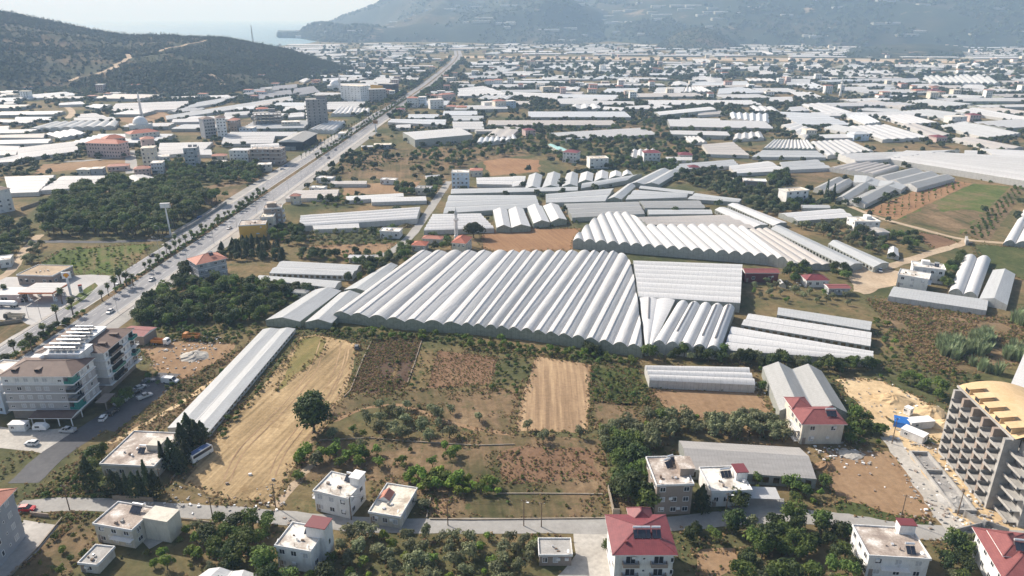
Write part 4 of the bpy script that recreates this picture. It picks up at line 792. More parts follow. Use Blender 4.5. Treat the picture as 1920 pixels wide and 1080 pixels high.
for a, n in [((1510, 259, 1465, 234, 1490, 230, 1525, 243), 4), ((1550, 215, 1606, 212, 1540, 193, 1502, 196), 3), ((1475, 209, 1480, 201, 1500, 199, 1518, 207), 3), ((1622, 233, 1652, 229, 1620, 212, 1576, 214), 5), ((1700, 233, 1762, 230, 1700, 214, 1648, 218), 5), ((1700, 190, 1740, 186, 1825, 195, 1772, 201), 6), ((1785, 208, 1830, 202, 1925, 220, 1925, 228), 3), ((1830, 203, 1860, 200, 1925, 209, 1925, 216), 3), ((1763, 236, 1810, 228, 1915, 250, 1850, 259), 8), ((1655, 262, 1745, 258, 1665, 234, 1592, 237), 5), ((1747, 257, 1785, 252, 1720, 232, 1690, 233), 2), ((1783, 260, 1820, 257, 1920, 276, 1880, 281), 2), ((1535, 259, 1535, 252, 1610, 251, 1615, 258), 1), ((1605, 153, 1608, 148, 1720, 147, 1725, 152), 14), ((1570, 170, 1575, 164, 1625, 163, 1630, 170), 7), ((1655, 169, 1660, 162, 1675, 162, 1683, 168), 4), ((1543, 141, 1545, 130, 1618, 130, 1620, 140), 1), ((1467, 123, 1470, 119, 1535, 119, 1542, 125), 2), ((1622, 137, 1626, 131, 1675, 132, 1670, 137), 8), ((1855, 141, 1860, 136, 1925, 137, 1925, 141), 9), ((1475, 159, 1475, 148, 1520, 148, 1518, 158), 2), ((1450, 146, 1448, 140, 1475, 141, 1485, 146), 4), ((1710, 165, 1708, 158, 1760, 156, 1765, 163), 2), ((1765, 166, 1762, 160, 1800, 160, 1805, 166), 2), ((1802, 165, 1810, 158, 1840, 158, 1855, 168), 4), ((1440, 190, 1445, 182, 1485, 181, 1487, 190), 3), ((1895, 150, 1900, 145, 1930, 146, 1930, 151), 2)]: far(B5, 'white plastic greenhouse', a, n)
far(B5, 'dusty pink greenhouse', (1690, 202, 1702, 198, 1642, 188, 1606, 191), 2, mat=F_PINK)
far(B5, 'white greenhouse with eleven round arches', (1745, 156, 1876, 158, 1850, 141, 1728, 144), 11, 'arch', h=5, rise=3.5)
far(B5, 'long white roofed hall with dark front', (1677, 125, 1678, 120, 1770, 122, 1770, 127), 1, h=7, wall=F_WALL)
ORD = ['first', 'second', 'third', 'fourth', 'fifth', 'sixth', 'seventh', 'eighth', 'ninth', 'tenth', 'eleventh', 'twelfth', 'thirteenth', 'fourteenth', 'fifteenth', 'sixteenth', 'seventeenth', 'eighteenth', 'nineteenth', 'twentieth', 'twenty-first', 'twenty-second', 'twenty-third', 'twenty-fourth', 'twenty-fifth', 'twenty-sixth', 'twenty-seventh', 'twenty-eighth', 'twenty-ninth', 'thirtieth']
def ordinal(i): return ORD[i] if i < len(ORD) else None
for band, L in BAND.items():
 byk = {}
 for e in L: byk.setdefault(e[7], []).append(e)
 for kt, es in byk.items():
  es.sort(key=lambda e: sum(e[0][0::2]))
  for i, (c, n, prof, mat, h, rise, wall, _) in enumerate(es):
   lab = f'{kt} {band}' if len(es) == 1 else f'{kt}, {ordinal(i)} from the left {band}'
   gh(lab, [(c[0], c[1]), (c[2], c[3])], [(c[6], c[7]), (c[4], c[5])], n, prof, h, rise, mat, wall, 'greenhouses ' + band)
# the big white box shed
gh('big white box shed with a flat ribbed roof right of the highway', q(778, 262, 755, 248), q(886, 252, 862, 240), 1, 'low', 7.5, .5, F_BRIGHT, F_WALL, cat='warehouse', name='warehouse')
print('greenhouses', GH_N[0])
# the farthest greenhouses, beyond counting: 130 more as things, the rest of the plain as one mass
rows = []
def far_spot(x0, x1, y0, y1, cnt, wlo, whi):
 k = 0; tries = 0
 while k < cnt and tries < cnt * 30:
  tries += 1
  px, py = random.uniform(x0, x1), random.uniform(y0, y1); g = G(px, py)
  L = random.uniform(wlo, whi); D = random.uniform(26, 60) * (1.6 if py < 100 else 1); a = random.choice([0, 0, .12, -.15, .35, 1.4])
  if any(abs(g.x - r[0]) < (L + r[2]) * .52 + 8 and abs(g.y - r[1]) < (D + r[3]) * .6 + 14 for r in rows): continue
  if occ(g.x, g.y) & 5: continue
  if g.y < OY0 + OCS * ONY and any(occ(g.x + i * L * .4, g.y + j * D * .4) & 5 for i in (-1, 0, 1) for j in (-1, 0, 1)): continue
  if abs(g.x - hx(min(2900, g.y))) < 30 + L / 2 and g.y < 2900: continue
  if 106 - 3 + (px - 835) * .008 < py < 110 + (px - 835) * .008 + 3 and px > 820: continue
  rows.append((g.x, g.y, L, D, a)); k += 1
far_spot(640, 1920, 120, 200, 75, 60, 190); far_spot(560, 1920, 100, 126, 110, 90, 240); far_spot(560, 1150, 84, 101, 150, 90, 300); far_spot(1100, 1920, 86, 104, 110, 70, 220)
far_spot(900, 1920, 150, 262, 110, 60, 150); far_spot(0, 560, 176, 285, 45, 35, 90); far_spot(1380, 1920, 120, 260, 70, 40, 90); far_spot(620, 1920, 112, 160, 110, 80, 200); far_spot(680, 900, 130, 200, 10, 30, 70)
rows.sort(key=lambda r: r[1])
def far_roof(m, x, y, L, D, a, mi):
 n = max(1, int(D / random.choice([8, 10, 16]))); ca, sa = math.cos(a), math.sin(a); h = random.uniform(2.5, 4.5); ri = random.uniform(.5, 1.6)
 T = lambda u, v, z: (x + u * ca - v * sa, y + u * sa + v * ca, z)
 for i in range(n):
  v0 = -D / 2 + D * i / n; v1 = v0 + D / n; vm = (v0 + v1) / 2
  m.add([T(-L / 2, v0, h), T(L / 2, v0, h), T(L / 2, vm, h + ri), T(-L / 2, vm, h + ri), T(L / 2, v1, h), T(-L / 2, v1, h)], [(0, 1, 2, 3), (3, 2, 4, 5)], mi, [(0, v0), (L, v0), (L, vm), (0, vm), (L, v1), (0, v1)])
 for u0, v0, u1, v1 in ((-L / 2, -D / 2, L / 2, -D / 2), (L / 2, -D / 2, L / 2, D / 2), (-L / 2, D / 2, -L / 2, -D / 2)):
  m.add([T(u0, v0, 0), T(u1, v1, 0), T(u1, v1, h), T(u0, v0, h)], [(0, 1, 2, 3)], 3, [(0, 0), (9, 0), (9, h), (0, h)])
FARM = [F_BRIGHT, F_WHITE, F_PINK, F_WALL, F_GREY, F_BLUE]
IND = max(0, 296 - GH_N[0])
FARQ = ['in the plain', 'before the airstrip', 'beyond the airstrip']
ind = rows[:IND]; ind.sort(key=lambda r: proj(r[0], r[1])[0]); cnt = {}
def ghq(y): return 0 if y < 1500 else (1 if y < 2250 else 2)
def fcol(x, y):
 px = proj(x, y)[0]; return 'at the far left' if px < 560 else 'along the highway' if px < 900 else 'below the mountain road' if px < 1250 else 'below the small knoll' if px < 1600 else 'at the far right'
for x, y, L, D, a in ind:
 m = MB(); far_roof(m, 0, 0, L, D, a, random.choice([0, 0, 1, 1, 1, 2, 4, 5])); key = (ghq(y), fcol(x, y)); i = cnt.get(key, 0); cnt[key] = i + 1
 o = m.build('greenhouse', FARM, loc=(x, y, 0)); o['part_of'] = 'plain'
 tag(o, f'distant greenhouse {FARQ[key[0]]} {key[1]}, {ordinal(min(i, 29))} from left', 'greenhouse', 'distant greenhouses of the far plain'); occupy([(x - L / 2, y - D / 2), (x + L / 2, y - D / 2), (x + L / 2, y + D / 2), (x - L / 2, y + D / 2)], 1)
for x, y, L, D, a in rows[IND:]: occupy([(x - L / 2, y - D / 2), (x + L / 2, y - D / 2), (x + L / 2, y + D / 2), (x - L / 2, y + D / 2)], 1)
m = MB()
for x, y, L, D, a in rows[IND:]: far_roof(m, x, y, L, D, a, random.choice([0, 0, 1, 1, 1, 2, 4, 5]))
for hid, cnt_, vr in ((1, 60, (.04, .5)), (2, 210, (.02, .7))):
 for _ in range(cnt_):
  p = on_hill(hid, random.uniform(.15, .95), random.uniform(*vr) / 1.6); L, D = random.uniform(25, 110), random.uniform(14, 36); n0 = len(m.v)
  far_roof(m, p[0], p[1], L, D, random.choice([0, .1, -.1]), 0)
  for i in range(n0, len(m.v)): m.v[i] = (m.v[i][0], m.v[i][1], m.v[i][2] + p[2] + (3 if m.v[i][2] > 0 else -6))
tag(m.build('far_greenhouses', FARM), 'pale mass of tiny white greenhouses on far plain and slopes', None, None, 'stuff')
fhs = MB()
for _ in range(420):
 p = G(random.uniform(0, 1920), random.uniform(86, 190))
 if p.y > 4600 or occ(p.x, p.y) & 5 or abs(p.x - hx(min(2900, p.y))) < 26: continue
 w_, d_, h_ = random.uniform(8, 15), random.uniform(8, 13), random.choice([4, 7, 7, 10, 13]); k = random.choice([0, 0, 1, 2]); fhs.box(p.x, p.y, 0, p.x + w_, p.y + d_, h_, k); fhs.box(p.x - .5, p.y - .5, h_ + .01, p.x + w_ + .5, p.y + d_ + .5, h_ + .5, random.choice([0, 3, 3, 1]))
 for f_ in range(h_ // 3):
  for c_ in range(3): fhs.box(p.x + w_ * (.15 + .28 * c_), p.y - .06, f_ * 3 + 1, p.x + w_ * (.15 + .28 * c_) + 1.6, p.y + .02, f_ * 3 + 2.4, 4)
tag(fhs.build('far_houses', [PLASTER, PLASTER_C, PLASTER_P, T_SALMON, GLASS]), 'tiny pale houses strewn over the far plain', None, None, 'stuff')
# ------------------------------------------------------------------ buildings
_WM = {}
def win_meshes(w_, h_, kind):
 k = (round(w_, 2), round(h_, 2), kind)
 if k not in _WM:
  f = MB(); t = .10
  f.box(-w_ / 2, -.07, 0, -w_ / 2 + t, .02, h_); f.box(w_ / 2 - t, -.07, 0, w_ / 2, .02, h_); f.box(-w_ / 2 + t, -.07, h_ - t, w_ / 2 - t, .02, h_); f.box(-w_ / 2 + t, -.12, 0, w_ / 2 - t, .02, t)
  if w_ > 1.0 and kind != 'open': f.box(-.04, -.06, t, .04, .02, h_ - t)
  p = MB(); p.box(-w_ / 2 + t + .004, -.025, t + .004, w_ / 2 - t - .004, .015, h_ - t - .004)
  _WM[k] = (f.mesh('window', CONC_D if kind == 'open' else FRAME), p.mesh('pane', {'dark': GLASS, 'blind': GLASS_L, 'open': DARK, 'teal': GLASS_T}[kind]))
 return _WM[k]
class Bld:
 def __init__(s, label, cat, loc, rz=0.0, group=None, name=None):
  s.o = thing(name or {'house': 'house', 'apartment block': 'apartment_block'}.get(cat, cat.replace(' ', '_')), label, cat, loc, rz, group)
 def wp(s, x, y):
  c, sn = math.cos(s.o.rotation_euler[2]), math.sin(s.o.rotation_euler[2]); return Vector((s.o.location.x + x * c - y * sn, s.o.location.y + x * sn + y * c))
 def foot(s, x0, y0, x1, y1, g=1.0): occupy([s.wp(x0 - g, y0 - g), s.wp(x1 + g, y0 - g), s.wp(x1 + g, y1 + g), s.wp(x0 - g, y1 + g)], 1)
 def block(s, x0, y0, x1, y1, z0, z1, mat, name='wall', parent=None):
  m = MB(); m.box(x0, y0, z0, x1, y1, z1); return m.build(name, mat, parent or s.o)
 def win(s, side, u, z, w_, h_, kind='dark', plane=0.0, pane=True, name='window'):
  fm, pm = win_meshes(w_, h_, kind)
  loc, rz = {'f': ((u, plane, z), 0), 'r': ((plane, u, z), math.pi / 2), 'b': ((u, plane, z), math.pi), 'l': ((plane, u, z), -math.pi / 2)}[side]
  o = ob(name, fm if pane else pm, s.o, loc, rz)
  if pane: ob('pane', pm, o)
  return o
 def hip(s, x0, y0, x1, y1, z, rise, over, mat, ridge=None, name='roof', axis=None, fascia=True):
  x0 -= over; x1 += over; y0 -= over; y1 += over; W, D = x1 - x0, y1 - y0
  ax = axis or ('x' if W >= D else 'y'); inset = (min(W, D) / 2) if ridge is None else ridge
  if ax == 'x': r0, r1 = (x0 + inset, (y0 + y1) / 2, z + rise), (x1 - inset, (y0 + y1) / 2, z + rise)
  else: r0, r1 = ((x0 + x1) / 2, y0 + inset, z + rise), ((x0 + x1) / 2, y1 - inset, z + rise)
  A, B, C, D_ = (x0, y0, z), (x1, y0, z), (x1, y1, z), (x0, y1, z); m = MB()
  def face(*pts):
   p0, p1 = Vector(pts[0]), Vector(pts[1]); u = (p1 - p0).normalized(); n = (p1 - p0).cross(Vector(pts[-1]) - p0).normalized(); v = n.cross(u)
   m.add(pts, [tuple(range(len(pts)))], 0, [((Vector(p) - p0).dot(u), (Vector(p) - p0).dot(v)) for p in pts])
  if ax == 'x':
   face(A, B, r1, r0); face(C, D_, r0, r1)
   if inset > .01: face(B, C, r1); face(D_, A, r0)
   else: m.add([B, C, r1, D_, A, r0], [(0, 1, 2), (3, 4, 5)], 1)
  else:
   face(B, C, r1, r0); face(D_, A, r0, r1)
   if inset > .01: face(A, B, r0); face(C, D_, r1)
   else: m.add([A, B, r0, C, D_, r1], [(0, 1, 2), (3, 4, 5)], 1)
  o = m.build(name, [mat, PLASTER], s.o)
  if fascia:
   e = MB(); e.box(x0 + .02, y0 + .02, z - .22, x1 - .02, y1 - .02, z - .004); e.build('eaves', TRIM, s.o)
  # ridge caps
  c = MB(); c.bar(r0, r1, .3, .14)
  if inset > .01:
   for a, b in ((A, r0), (D_, r0), (B, r1), (C, r1)) if ax == 'x' else ((A, r0), (B, r0), (C, r1), (D_, r1)): c.bar(a, b, .24, .12)
  c.build('ridge_cap', mat, o); return o
 def flatroof(s, x0, y0, x1, y1, z, mat, parapet=.5, over=.0, wall=None):
  m = MB(); m.box(x0 - over, y0 - over, z - .18, x1 + over, y1 + over, z); r = m.build('roof', mat, s.o)
  if over: m2 = MB(); m2.box(x0 - over - .03, y0 - over - .03, z - .2, x1 + over + .03, y1 + over + .03, z - .03); m2.build('roof_edge', wall or TRIM, r)
  if parapet:
   p = MB(); t = .18; X0, X1, Y0, Y1 = x0 - over, x1 + over, y0 - over, y1 + over
   p.box(X0, Y0, z, X1, Y0 + t, z + parapet); p.box(X0, Y1 - t, z, X1, Y1, z + parapet); p.box(X0, Y0 + t, z, X0 + t, Y1 - t, z + parapet); p.box(X1 - t, Y0 + t, z, X1, Y1 - t, z + parapet)
   p.build('parapet', wall or PLASTER, s.o)
  return r
 def balc(s, side, u0, u1, z, dep, plane, rail=FRAME, slab=TRIM, solid=False, rh=1.0):
  T = {'f': lambda u, d: (u, plane - d), 'r': lambda u, d: (plane + d, u), 'b': lambda u, d: (u, plane + d), 'l': lambda u, d: (plane - d, u)}[side]
  def bx(m, ua, ub, da, db, z0, z1):
   a, b = T(ua, da), T(ub, db); m.box(min(a[0], b[0]), min(a[1], b[1]), z0, max(a[0], b[0]), max(a[1], b[1]), z1)
  m = MB(); bx(m, u0, u1, .0, dep, z - .16, z); o = m.build('balcony', slab, s.o); r = MB()
  if solid:
   bx(r, u0, u1, dep - .12, dep, z, z + rh); bx(r, u0, u0 + .12, .01, dep - .12, z, z + rh); bx(r, u1 - .12, u1, .01, dep - .12, z, z + rh)
  else:
   bx(r, u0, u1, dep - .06, dep, z + rh - .07, z + rh); bx(r, u0, u0 + .06, .01, dep - .06, z + rh - .07, z + rh); bx(r, u1 - .06, u1, .01, dep - .06, z + rh - .07, z + rh)
   k = max(2, int((u1 - u0) / .3))
   for i in range(k + 1):
    u = u0 + .03 + (u1 - u0 - .06) * i / k; bx(r, u - .03, u + .03, dep - .05, dep - .01, z, z + rh - .07)
  r.build('railing', rail, o); return o
 def solar(s, x, y, z, n=2, rz=0.0, w_=1.0):
  o = thing('x', None, None); o.name = 'solar_heater'; o.parent = s.o; o.location = (x, y, z); o.rotation_euler = (0, 0, rz)
  p = MB(); T = R(38); L = 1.9
  for i in range(n):
   a = -n * w_ / 2 + i * w_ + .03; b = a + w_ - .06
   v = [(a, -L * math.cos(T), .25), (b, -L * math.cos(T), .25), (b, 0, .25 + L * math.sin(T)), (a, 0, .25 + L * math.sin(T))]
   p.add(v + [(x_, y_ + .05, z_ - .07) for x_, y_, z_ in v], [(0, 1, 2, 3), (7, 6, 5, 4), (0, 4, 5, 1), (1, 5, 6, 2), (2, 6, 7, 3), (3, 7, 4, 0)])
  p.build('panel', SOLAR, o)
  t = MB(); t.tube([(-n * w_ / 2, .35, 1.75), (n * w_ / 2, .35, 1.75)], .3, 10); t.build('tank', TANK, o, smooth=False)
  f = MB()
  for xx in (-n * w_ / 2 + .1, n * w_ / 2 - .1): f.bar((xx, .35, 0), (xx, .35, 1.5), .07); f.bar((xx, -L * math.cos(T), 0), (xx, -L * math.cos(T), .25), .07); f.bar((xx, .02, .0), (xx, .02, 1.35), .06)
  f.build('stand', METAL, o); return o
 def dish(s, x, y, z):
  m = MB(); m.lathe([(.05, 0), (.28, .05), (.45, .18)], n=10); m.tube([(0, 0, -.5), (0, 0, .02)], .03, 5)
  o = m.build('satellite_dish', FRAME, s.o, loc=(x, y, z + .7)); o.rotation_euler = (R(60), 0, R(-60)); return o
 def chimney(s, x, y, z, h=1.0, mat=None): return s.block(x - .3, y - .3, x + .3, y + .3, z, z + h, mat or PLASTER_B, 'chimney')
 def rods(s, x0, y0, x1, y1, z):
  m = MB()
  for x in (x0, (x0 + x1) / 2, x1):
   for y in (y0, y1): 
    for d in (-.1, .1): m.bar((x + d, y, z), (x + d + random.uniform(-.1, .1), y, z + random.uniform(.7, 1.2)), .05)
  o = m.build('rebar', WOOD, s.o); o['kind'] = 'stuff'
def frame_of(fl, fr, z):
 a, b = G(fl[0], fl[1], z), G(fr[0], fr[1], z); d = b - a; return a, d.length, math.atan2(d.y, d.x)
def house(label, fl, fr, dep, z, floors, wall=None, roof='flat', rmat=None, cat='house', rise=2.0, over=None, wins=None, group=None, hut=None, solar=0, balc=None, trimband=False, name=None, small=False, ground=0.0, kinds=('dark', 'dark', 'blind')):
 """front-left and front-right roof corners (photograph points at height z); dep metres deep; wins: side -> number of windows per floor"""
 wall = wall or PLASTER; a, W, rz = frame_of(fl, fr, z); b = Bld(label, cat, (a.x, a.y, 0), rz, group, name); D = dep; b.W, b.D = W, D
 over = over if over is not None else (.5 if roof != 'flat' else .25)
 x0, x1, y0, y1 = over, W - over, over, D - over
 if roof == 'flat': x0, x1, y0, y1 = over, W - over, over, D - over
 b.foot(0, 0, W, D); fh = (z - ground) / floors
 b.block(x0, y0, x1, y1, 0, z - .22, wall); rnd = random.Random(sum(ord(c_) * (i_ + 1) for i_, c_ in enumerate(label)))
 if roof == 'flat': b.flatroof(x0, y0, x1, y1, z, rmat or ROOF_FLAT, .35 if not small else 0, over)
 else: b.hip(x0, y0, x1, y1, z, rise, over, rmat or T_RED, ridge=0 if roof == 'gable' else None)
 wins = wins or {'f': 3, 'r': 2, 'l': 2}
 for side, n in wins.items():
  L0, L1 = (x0, x1) if side in 'fb' else (y0, y1); pl = {'f': y0, 'b': y1, 'r': x1, 'l': x0}[side]
  ww = min(1.5, (L1 - L0) / n * .5)
  for fi in range(floors):
   for k in range(n):
    if rnd.random() < .1: continue
    u = L0 + (L1 - L0) * (k + .5) / n; b.win(side, u, ground + fi * fh + fh * .32, ww, min(1.5, fh * .46), rnd.choice(kinds), pl, pane=not small)
   if trimband and fi: 
    pass
 if not small:
  m = MB(); m.box(x0 + W * .04, y0 - .05, .1, x0 + W * .04 + 1.0, y0 + .02, 2.2); m.build('door', PLASTER_B, b.o)
  for k in range(rnd.choice([1, 2, 3])):
   u = rnd.uniform(.15, .85) * W; zz = ground + fh * rnd.choice(range(floors)) + fh * .55; m = MB(); m.box(u - .45, y0 - .36, zz, u + .45, y0 - .004, zz + .6); m.build('air_conditioner', FRAME, b.o)
  if roof == 'flat':
   for k in range(rnd.choice([3, 4, 5])):
    u, v_ = rnd.uniform(.15, .6) * W, rnd.uniform(.15, .5) * D; sx_, sy_, sz_ = rnd.uniform(.2, .8), rnd.uniform(.2, .7), rnd.uniform(.15, .8); m = MB(); m.box(u, v_, z + .003, u + sx_, v_ + sy_, z + sz_); m.build('roof_clutter', rnd.choice([CONC, WOOD, TANK, PLASTER_B]), b.o)
   b.dish(W * .88, D * .12, z + .05)
 if trimband:
  for fi in range(1, floors):
   m = MB(); zz = ground + fi * fh; m.box(x0 - .08, y0 - .08, zz - .12, x1 + .08, y1 + .08, zz + .12); m.build('floor_band', TRIM, b.o)
 for (side, u0, u1, fs) in (balc or []):
  pl = {'f': y0, 'b': y1, 'r': x1, 'l': x0}[side]; L = W if side in 'fb' else D
  for fi in fs: b.balc(side, u0 * L, u1 * L, ground + fi * fh + .1, 1.3, pl)
 if hut:
  hx0, hy0, hx1, hy1, hz, hm = hut; b.block(hx0 * W, hy0 * D, hx1 * W, hy1 * D, z + .002, z + hz, wall, 'stair_hut')
  m = MB(); m.box(hx0 * W - .2, hy0 * D - .2, z + hz, hx1 * W + .2, hy1 * D + .2, z + hz + .18); m.build('hut_roof', hm, b.o)
 for i in range(solar):
  b.solar(W * (.3 + .4 * i / max(1, solar - 1) if solar > 1 else .6), D * .62, z if roof == 'flat' else z + rise * .55, 2)
 return b
# --- the long grey and white apartment block at the left
a0 = G(0, 708, 15.6); a1 = G(133, 710, 15.6); W = a1.x - a0.x + .0
b = Bld('large four storey white and taupe apartment block with brown roofs and rows of solar tanks', 'apartment block', (a0.x - 1.5, a0.y + .6, 0), 0.0)
WA = a1.x - a0.x + 1.0; DA = 13.0; GAP = 3.6; DB = 19.5; BX = 1.8; zt = 15.6; b.foot(0, 0, WA + 4, DA + GAP + DB, 2)
XB1 = WA + 1.2
b.block(1.2, 1.0, WA - 3.2, DA, 0, 3.3, PLASTER_B, 'ground_floor'); b.block(BX + 1, DA + .01, XB1 - 2.0, DA + GAP + DB, 0, 3.3, PLASTER_B, 'ground_floor')
for fi in range(4):
 z0 = 3.3 + fi * 3.05; mt = PLASTER_T if fi < 3 else PLASTER_G
 mt = PLASTER if fi == 3 else PLASTER_T
 b.block(.6, .6, WA - 3.4, DA - .4, z0 + .2, z0 + 3.05, mt, 'storey'); b.block(WA - 3.396, 4.6, WA - .6, DA - .4, z0 + .2, z0 + 3.05, mt if fi < 3 else PLASTER, 'storey')
 b.block(1.8, DA - .396, WA - 3.6, DA + GAP + .3, z0 + .2, z0 + 3.05, PLASTER_T if fi < 3 else PLASTER, 'storey')
 b.block(BX, DA + GAP + .304, XB1 - .6, DA + GAP + DB, z0 + .2, z0 + 3.05, mt if fi < 0 else (PLASTER if fi else PLASTER_T), 'storey')
 m = MB(); m.box(.3, .3, z0 - .08, WA - .3, DA, z0 + .195); m.box(1.6, DA + .004, z0 - .08, WA - 3, DA + GAP - .004, z0 + .19); m.box(BX - .3, DA + GAP, z0 - .08, XB1, DA + GAP + DB + .3, z0 + .195); m.build('floor_band', TRIM, b.o)
 for u, w_, k in ((2.2, 1.2, 'dark'), (5.6, 1.5, 'blind' if fi != 2 else 'dark'), (8.3, 1.5, 'blind'), (11.6, 1.6, 'blind'), (14.2, 1.6, 'blind'), (18.8, 1.2, 'dark')):
  if u < WA - 4.2: b.win('f', u, z0 + 1.0, w_, 1.35 if w_ > 1.3 else .8, k, .6)
 b.win('r', 6.0, z0 + .9, 1.6, 1.5, 'blind', WA - .6); b.win('r', 9.4, z0 + .9, 1.3, 1.5, 'dark' if fi % 2 else 'blind', WA - .6)
 # corner loggia of block A
 m = MB(); m.box(WA - 3.39, .55, z0 + .22, WA - .55, .63, z0 + 1.2); m.box(WA - .63, .63, z0 + .22, WA - .55, 4.58, z0 + 1.2); m.build('balcony_glass', GLASS_T if fi in (0, 3) else GLASS, b.o)
 b.win('f', WA - 2.0, z0 + .3, 1.8, 2.2, 'dark', 4.6)
 if fi in (0, 3): m = MB(); m.box(WA - 1.9, .55, z0 + 1.22, WA - .55, .6, z0 + 2.95); m.box(WA - .6, .65, z0 + 1.22, WA - .55, 3.4, z0 + 2.95); m.build('sun_blind', GLASS_T, b.o)
 # right side of block B: windows, dark loggia, end balcony
 ys = DA + GAP
 for u, k in ((1.3, 'dark'), (11.6, 'dark'), (14.0, 'blind')): b.win('r', ys + u + .6, z0 + .9, 1.1, 1.4, k, XB1 - .6)
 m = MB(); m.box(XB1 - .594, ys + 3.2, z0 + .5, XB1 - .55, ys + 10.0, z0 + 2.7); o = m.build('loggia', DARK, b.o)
 b.balc('r', ys + 3.0, ys + 10.2, z0 + .35, 1.0, XB1 - .6, GLASS if fi != 1 else GLASS_T, solid=True)
 b.balc('r', ys + 15.8, ys + DB, z0 + .35, 1.5, XB1 - .6, GLASS_T if fi in (1, 3) else FRAME, solid=fi in (1, 3))
 m = MB(); m.box(XB1 - .594, ys + 16.4, z0 + .4, XB1 - .56, ys + DB - .5, z0 + 2.7); m.build('loggia', GLASS, b.o)
 for u in (1.2, 2.6): b.win('r', DA + u - .2, z0 + .9, .9, 1.3, 'dark', WA - 3.6)
b.hip(.6, .6, WA - .6, DA - .3, zt, 2.3, .6, T_BROWN, ridge=5.5); b.hip(BX, DA + GAP + .3, XB1 - .6, DA + GAP + DB, zt + .01, 3.0, .6, T_BROWN, ridge=8.0, axis='y')
# lift core with terraces that carry the tanks
b.block(8.5, DA - 3.0, WA - 3.0, DA + GAP + 1.2, zt + .3, zt + 2.6, PLASTER, 'roof_core'); b.block(8.9, DA + GAP + 1.204, WA - 6, DA + GAP + 15.5, zt + .3, zt + 2.55, PLASTER, 'roof_core')
m = MB(); m.box(8.3, DA - 3.2, zt + 2.6, WA - 2.8, DA + GAP + 1.4, zt + 2.75); m.box(8.7, DA + GAP + 1.404, zt + 2.56, WA - 5.8, DA + GAP + 15.7, zt + 2.7); m.build('roof_terrace', TRIM, b.o)
for r_ in range(7):
 for c_ in range(5 - (r_ > 2) - (r_ > 4)):
  x_ = 9.8 + c_ * 2.05 + (.5 if r_ > 1 else 0); y_ = DA - 1.2 + r_ * 2.75 + (0.4 if r_ > 1 else 0)
  if x_ < (WA - 3.4 if r_ < 2 else WA - 6.4): b.solar(x_, y_, zt + 2.76, 2, math.pi, .95)
for x_, y_ in ((4.2, 3.2), (11.5, 3.2)): 
 m = MB(); m.prism([(x_ - .8, y_ - 1.2), (x_ + .8, y_ - 1.2), (x_ + .8, y_ + 1.8), (x_ - .8, y_ + 1.8)], zt + .4, zt + 1.45); m.build('roof_dormer', T_BROWN, b.o); m = MB(); m.box(x_ - .6, y_ - 1.23, zt + .75, x_ + .6, y_ - 1.19, zt + 1.35); m.build('dormer_window', DARK, b.o)
for y_ in (DA + GAP + 5, DA + GAP + 12.5): m = MB(); m.prism([(XB1 - 4.6, y_ - .7), (XB1 - 1.8, y_ - .7), (XB1 - 1.8, y_ + .7), (XB1 - 4.6, y_ + .7)], zt + .4, zt + 1.5); m.build('roof_dormer', T_BROWN, b.o)
m = MB(); m.lathe([(.5, 0), (.7, .25), (.7, .8), (.3, 1.1)], n=10); m.build('water_tank', FRAME, b.o, loc=(9.2, DA - 4.2, zt + 1.9))
m = MB(); m.box(WA + 1.2, 6, 2.7, WA + 4.6, 12, 2.95); m.box(WA + 4.2, 6.2, 0, WA + 4.5, 6.5, 2.7); m.box(WA + 4.2, 11.5, 0, WA + 4.5, 11.8, 2.7); m.build('entrance_canopy', PLASTER_B, b.o)
# brown roofed porch in front of it
bp = Bld('low brown roofed porch with white posts before the apartment block', 'shelter', (G(60, 800).x, G(60, 800).y, 0), 0); bp.foot(0, 0, 14, 6)
bp.hip(0, 0, 13, 6, 3.2, .5, .3, T_BROWN, ridge=0)
m = MB()
for x_ in (.3, 4.3, 8.6, 12.7):
 for y_ in (.3, 5.7): m.box(x_ - .12, y_ - .12, 0, x_ + .12, y_ + .12, 2.97)
m.build('posts', TRIM, bp.o)['kind'] = 'stuff'
# blue block at the far left edge
house('pale blue building just showing at the left edge beside the apartment block', (-60, 712), (-6, 716), 14, 12, 4, PLASTER_L, wins={'f': 3, 'r': 3})
# --- grey apartment house at the lower left corner
P1 = G(49, 1006); P0 = G(-70, 1150); d_ = P1 - P0
b = Bld('tall grey apartment house with a red tiled roof at the lower left corner', 'apartment block', (P0.x, P0.y, 0), math.atan2(d_.y, d_.x)); L = d_.length; b.foot(0, 0, L, 13)
b.block(0, 0, L, 13, 0, 13.6, PLASTER_G); b.hip(0, 0, L, 13, 13.8, 2.6, .8, T_SALMON, ridge=6)
for fi in range(4):
 z0 = .6 + fi * 3.3
 for k, kind, w_ in ((L - 3.0, 'blind', 1.5), (L - 8.5, 'dark', 1.0), (L - 14, 'dark', 1.2), (L - 19, 'dark', 1.0)): b.win('f', k, z0 + 1, w_, 1.5, kind, 0)
 b.win('f', L - 5.6, z0 + 1.4, .6, .7, 'dark', 0); b.balc('r', 1.0, 6.5, z0 + .3, 1.5, L, FRAME if fi else GLASS, solid=True); b.win('r', 3.5, z0 + .5, 2.2, 2.1, 'dark', L); b.win('r', 9, z0 + .9, 1.4, 1.4, 'blind', L)
b.dish(L - 4, 5, 15.2); m = MB(); m.box(L - 20, -2.2, 2.9, L - 15, -.01, 3.1); m.build('entrance_canopy', CONC, b.o)
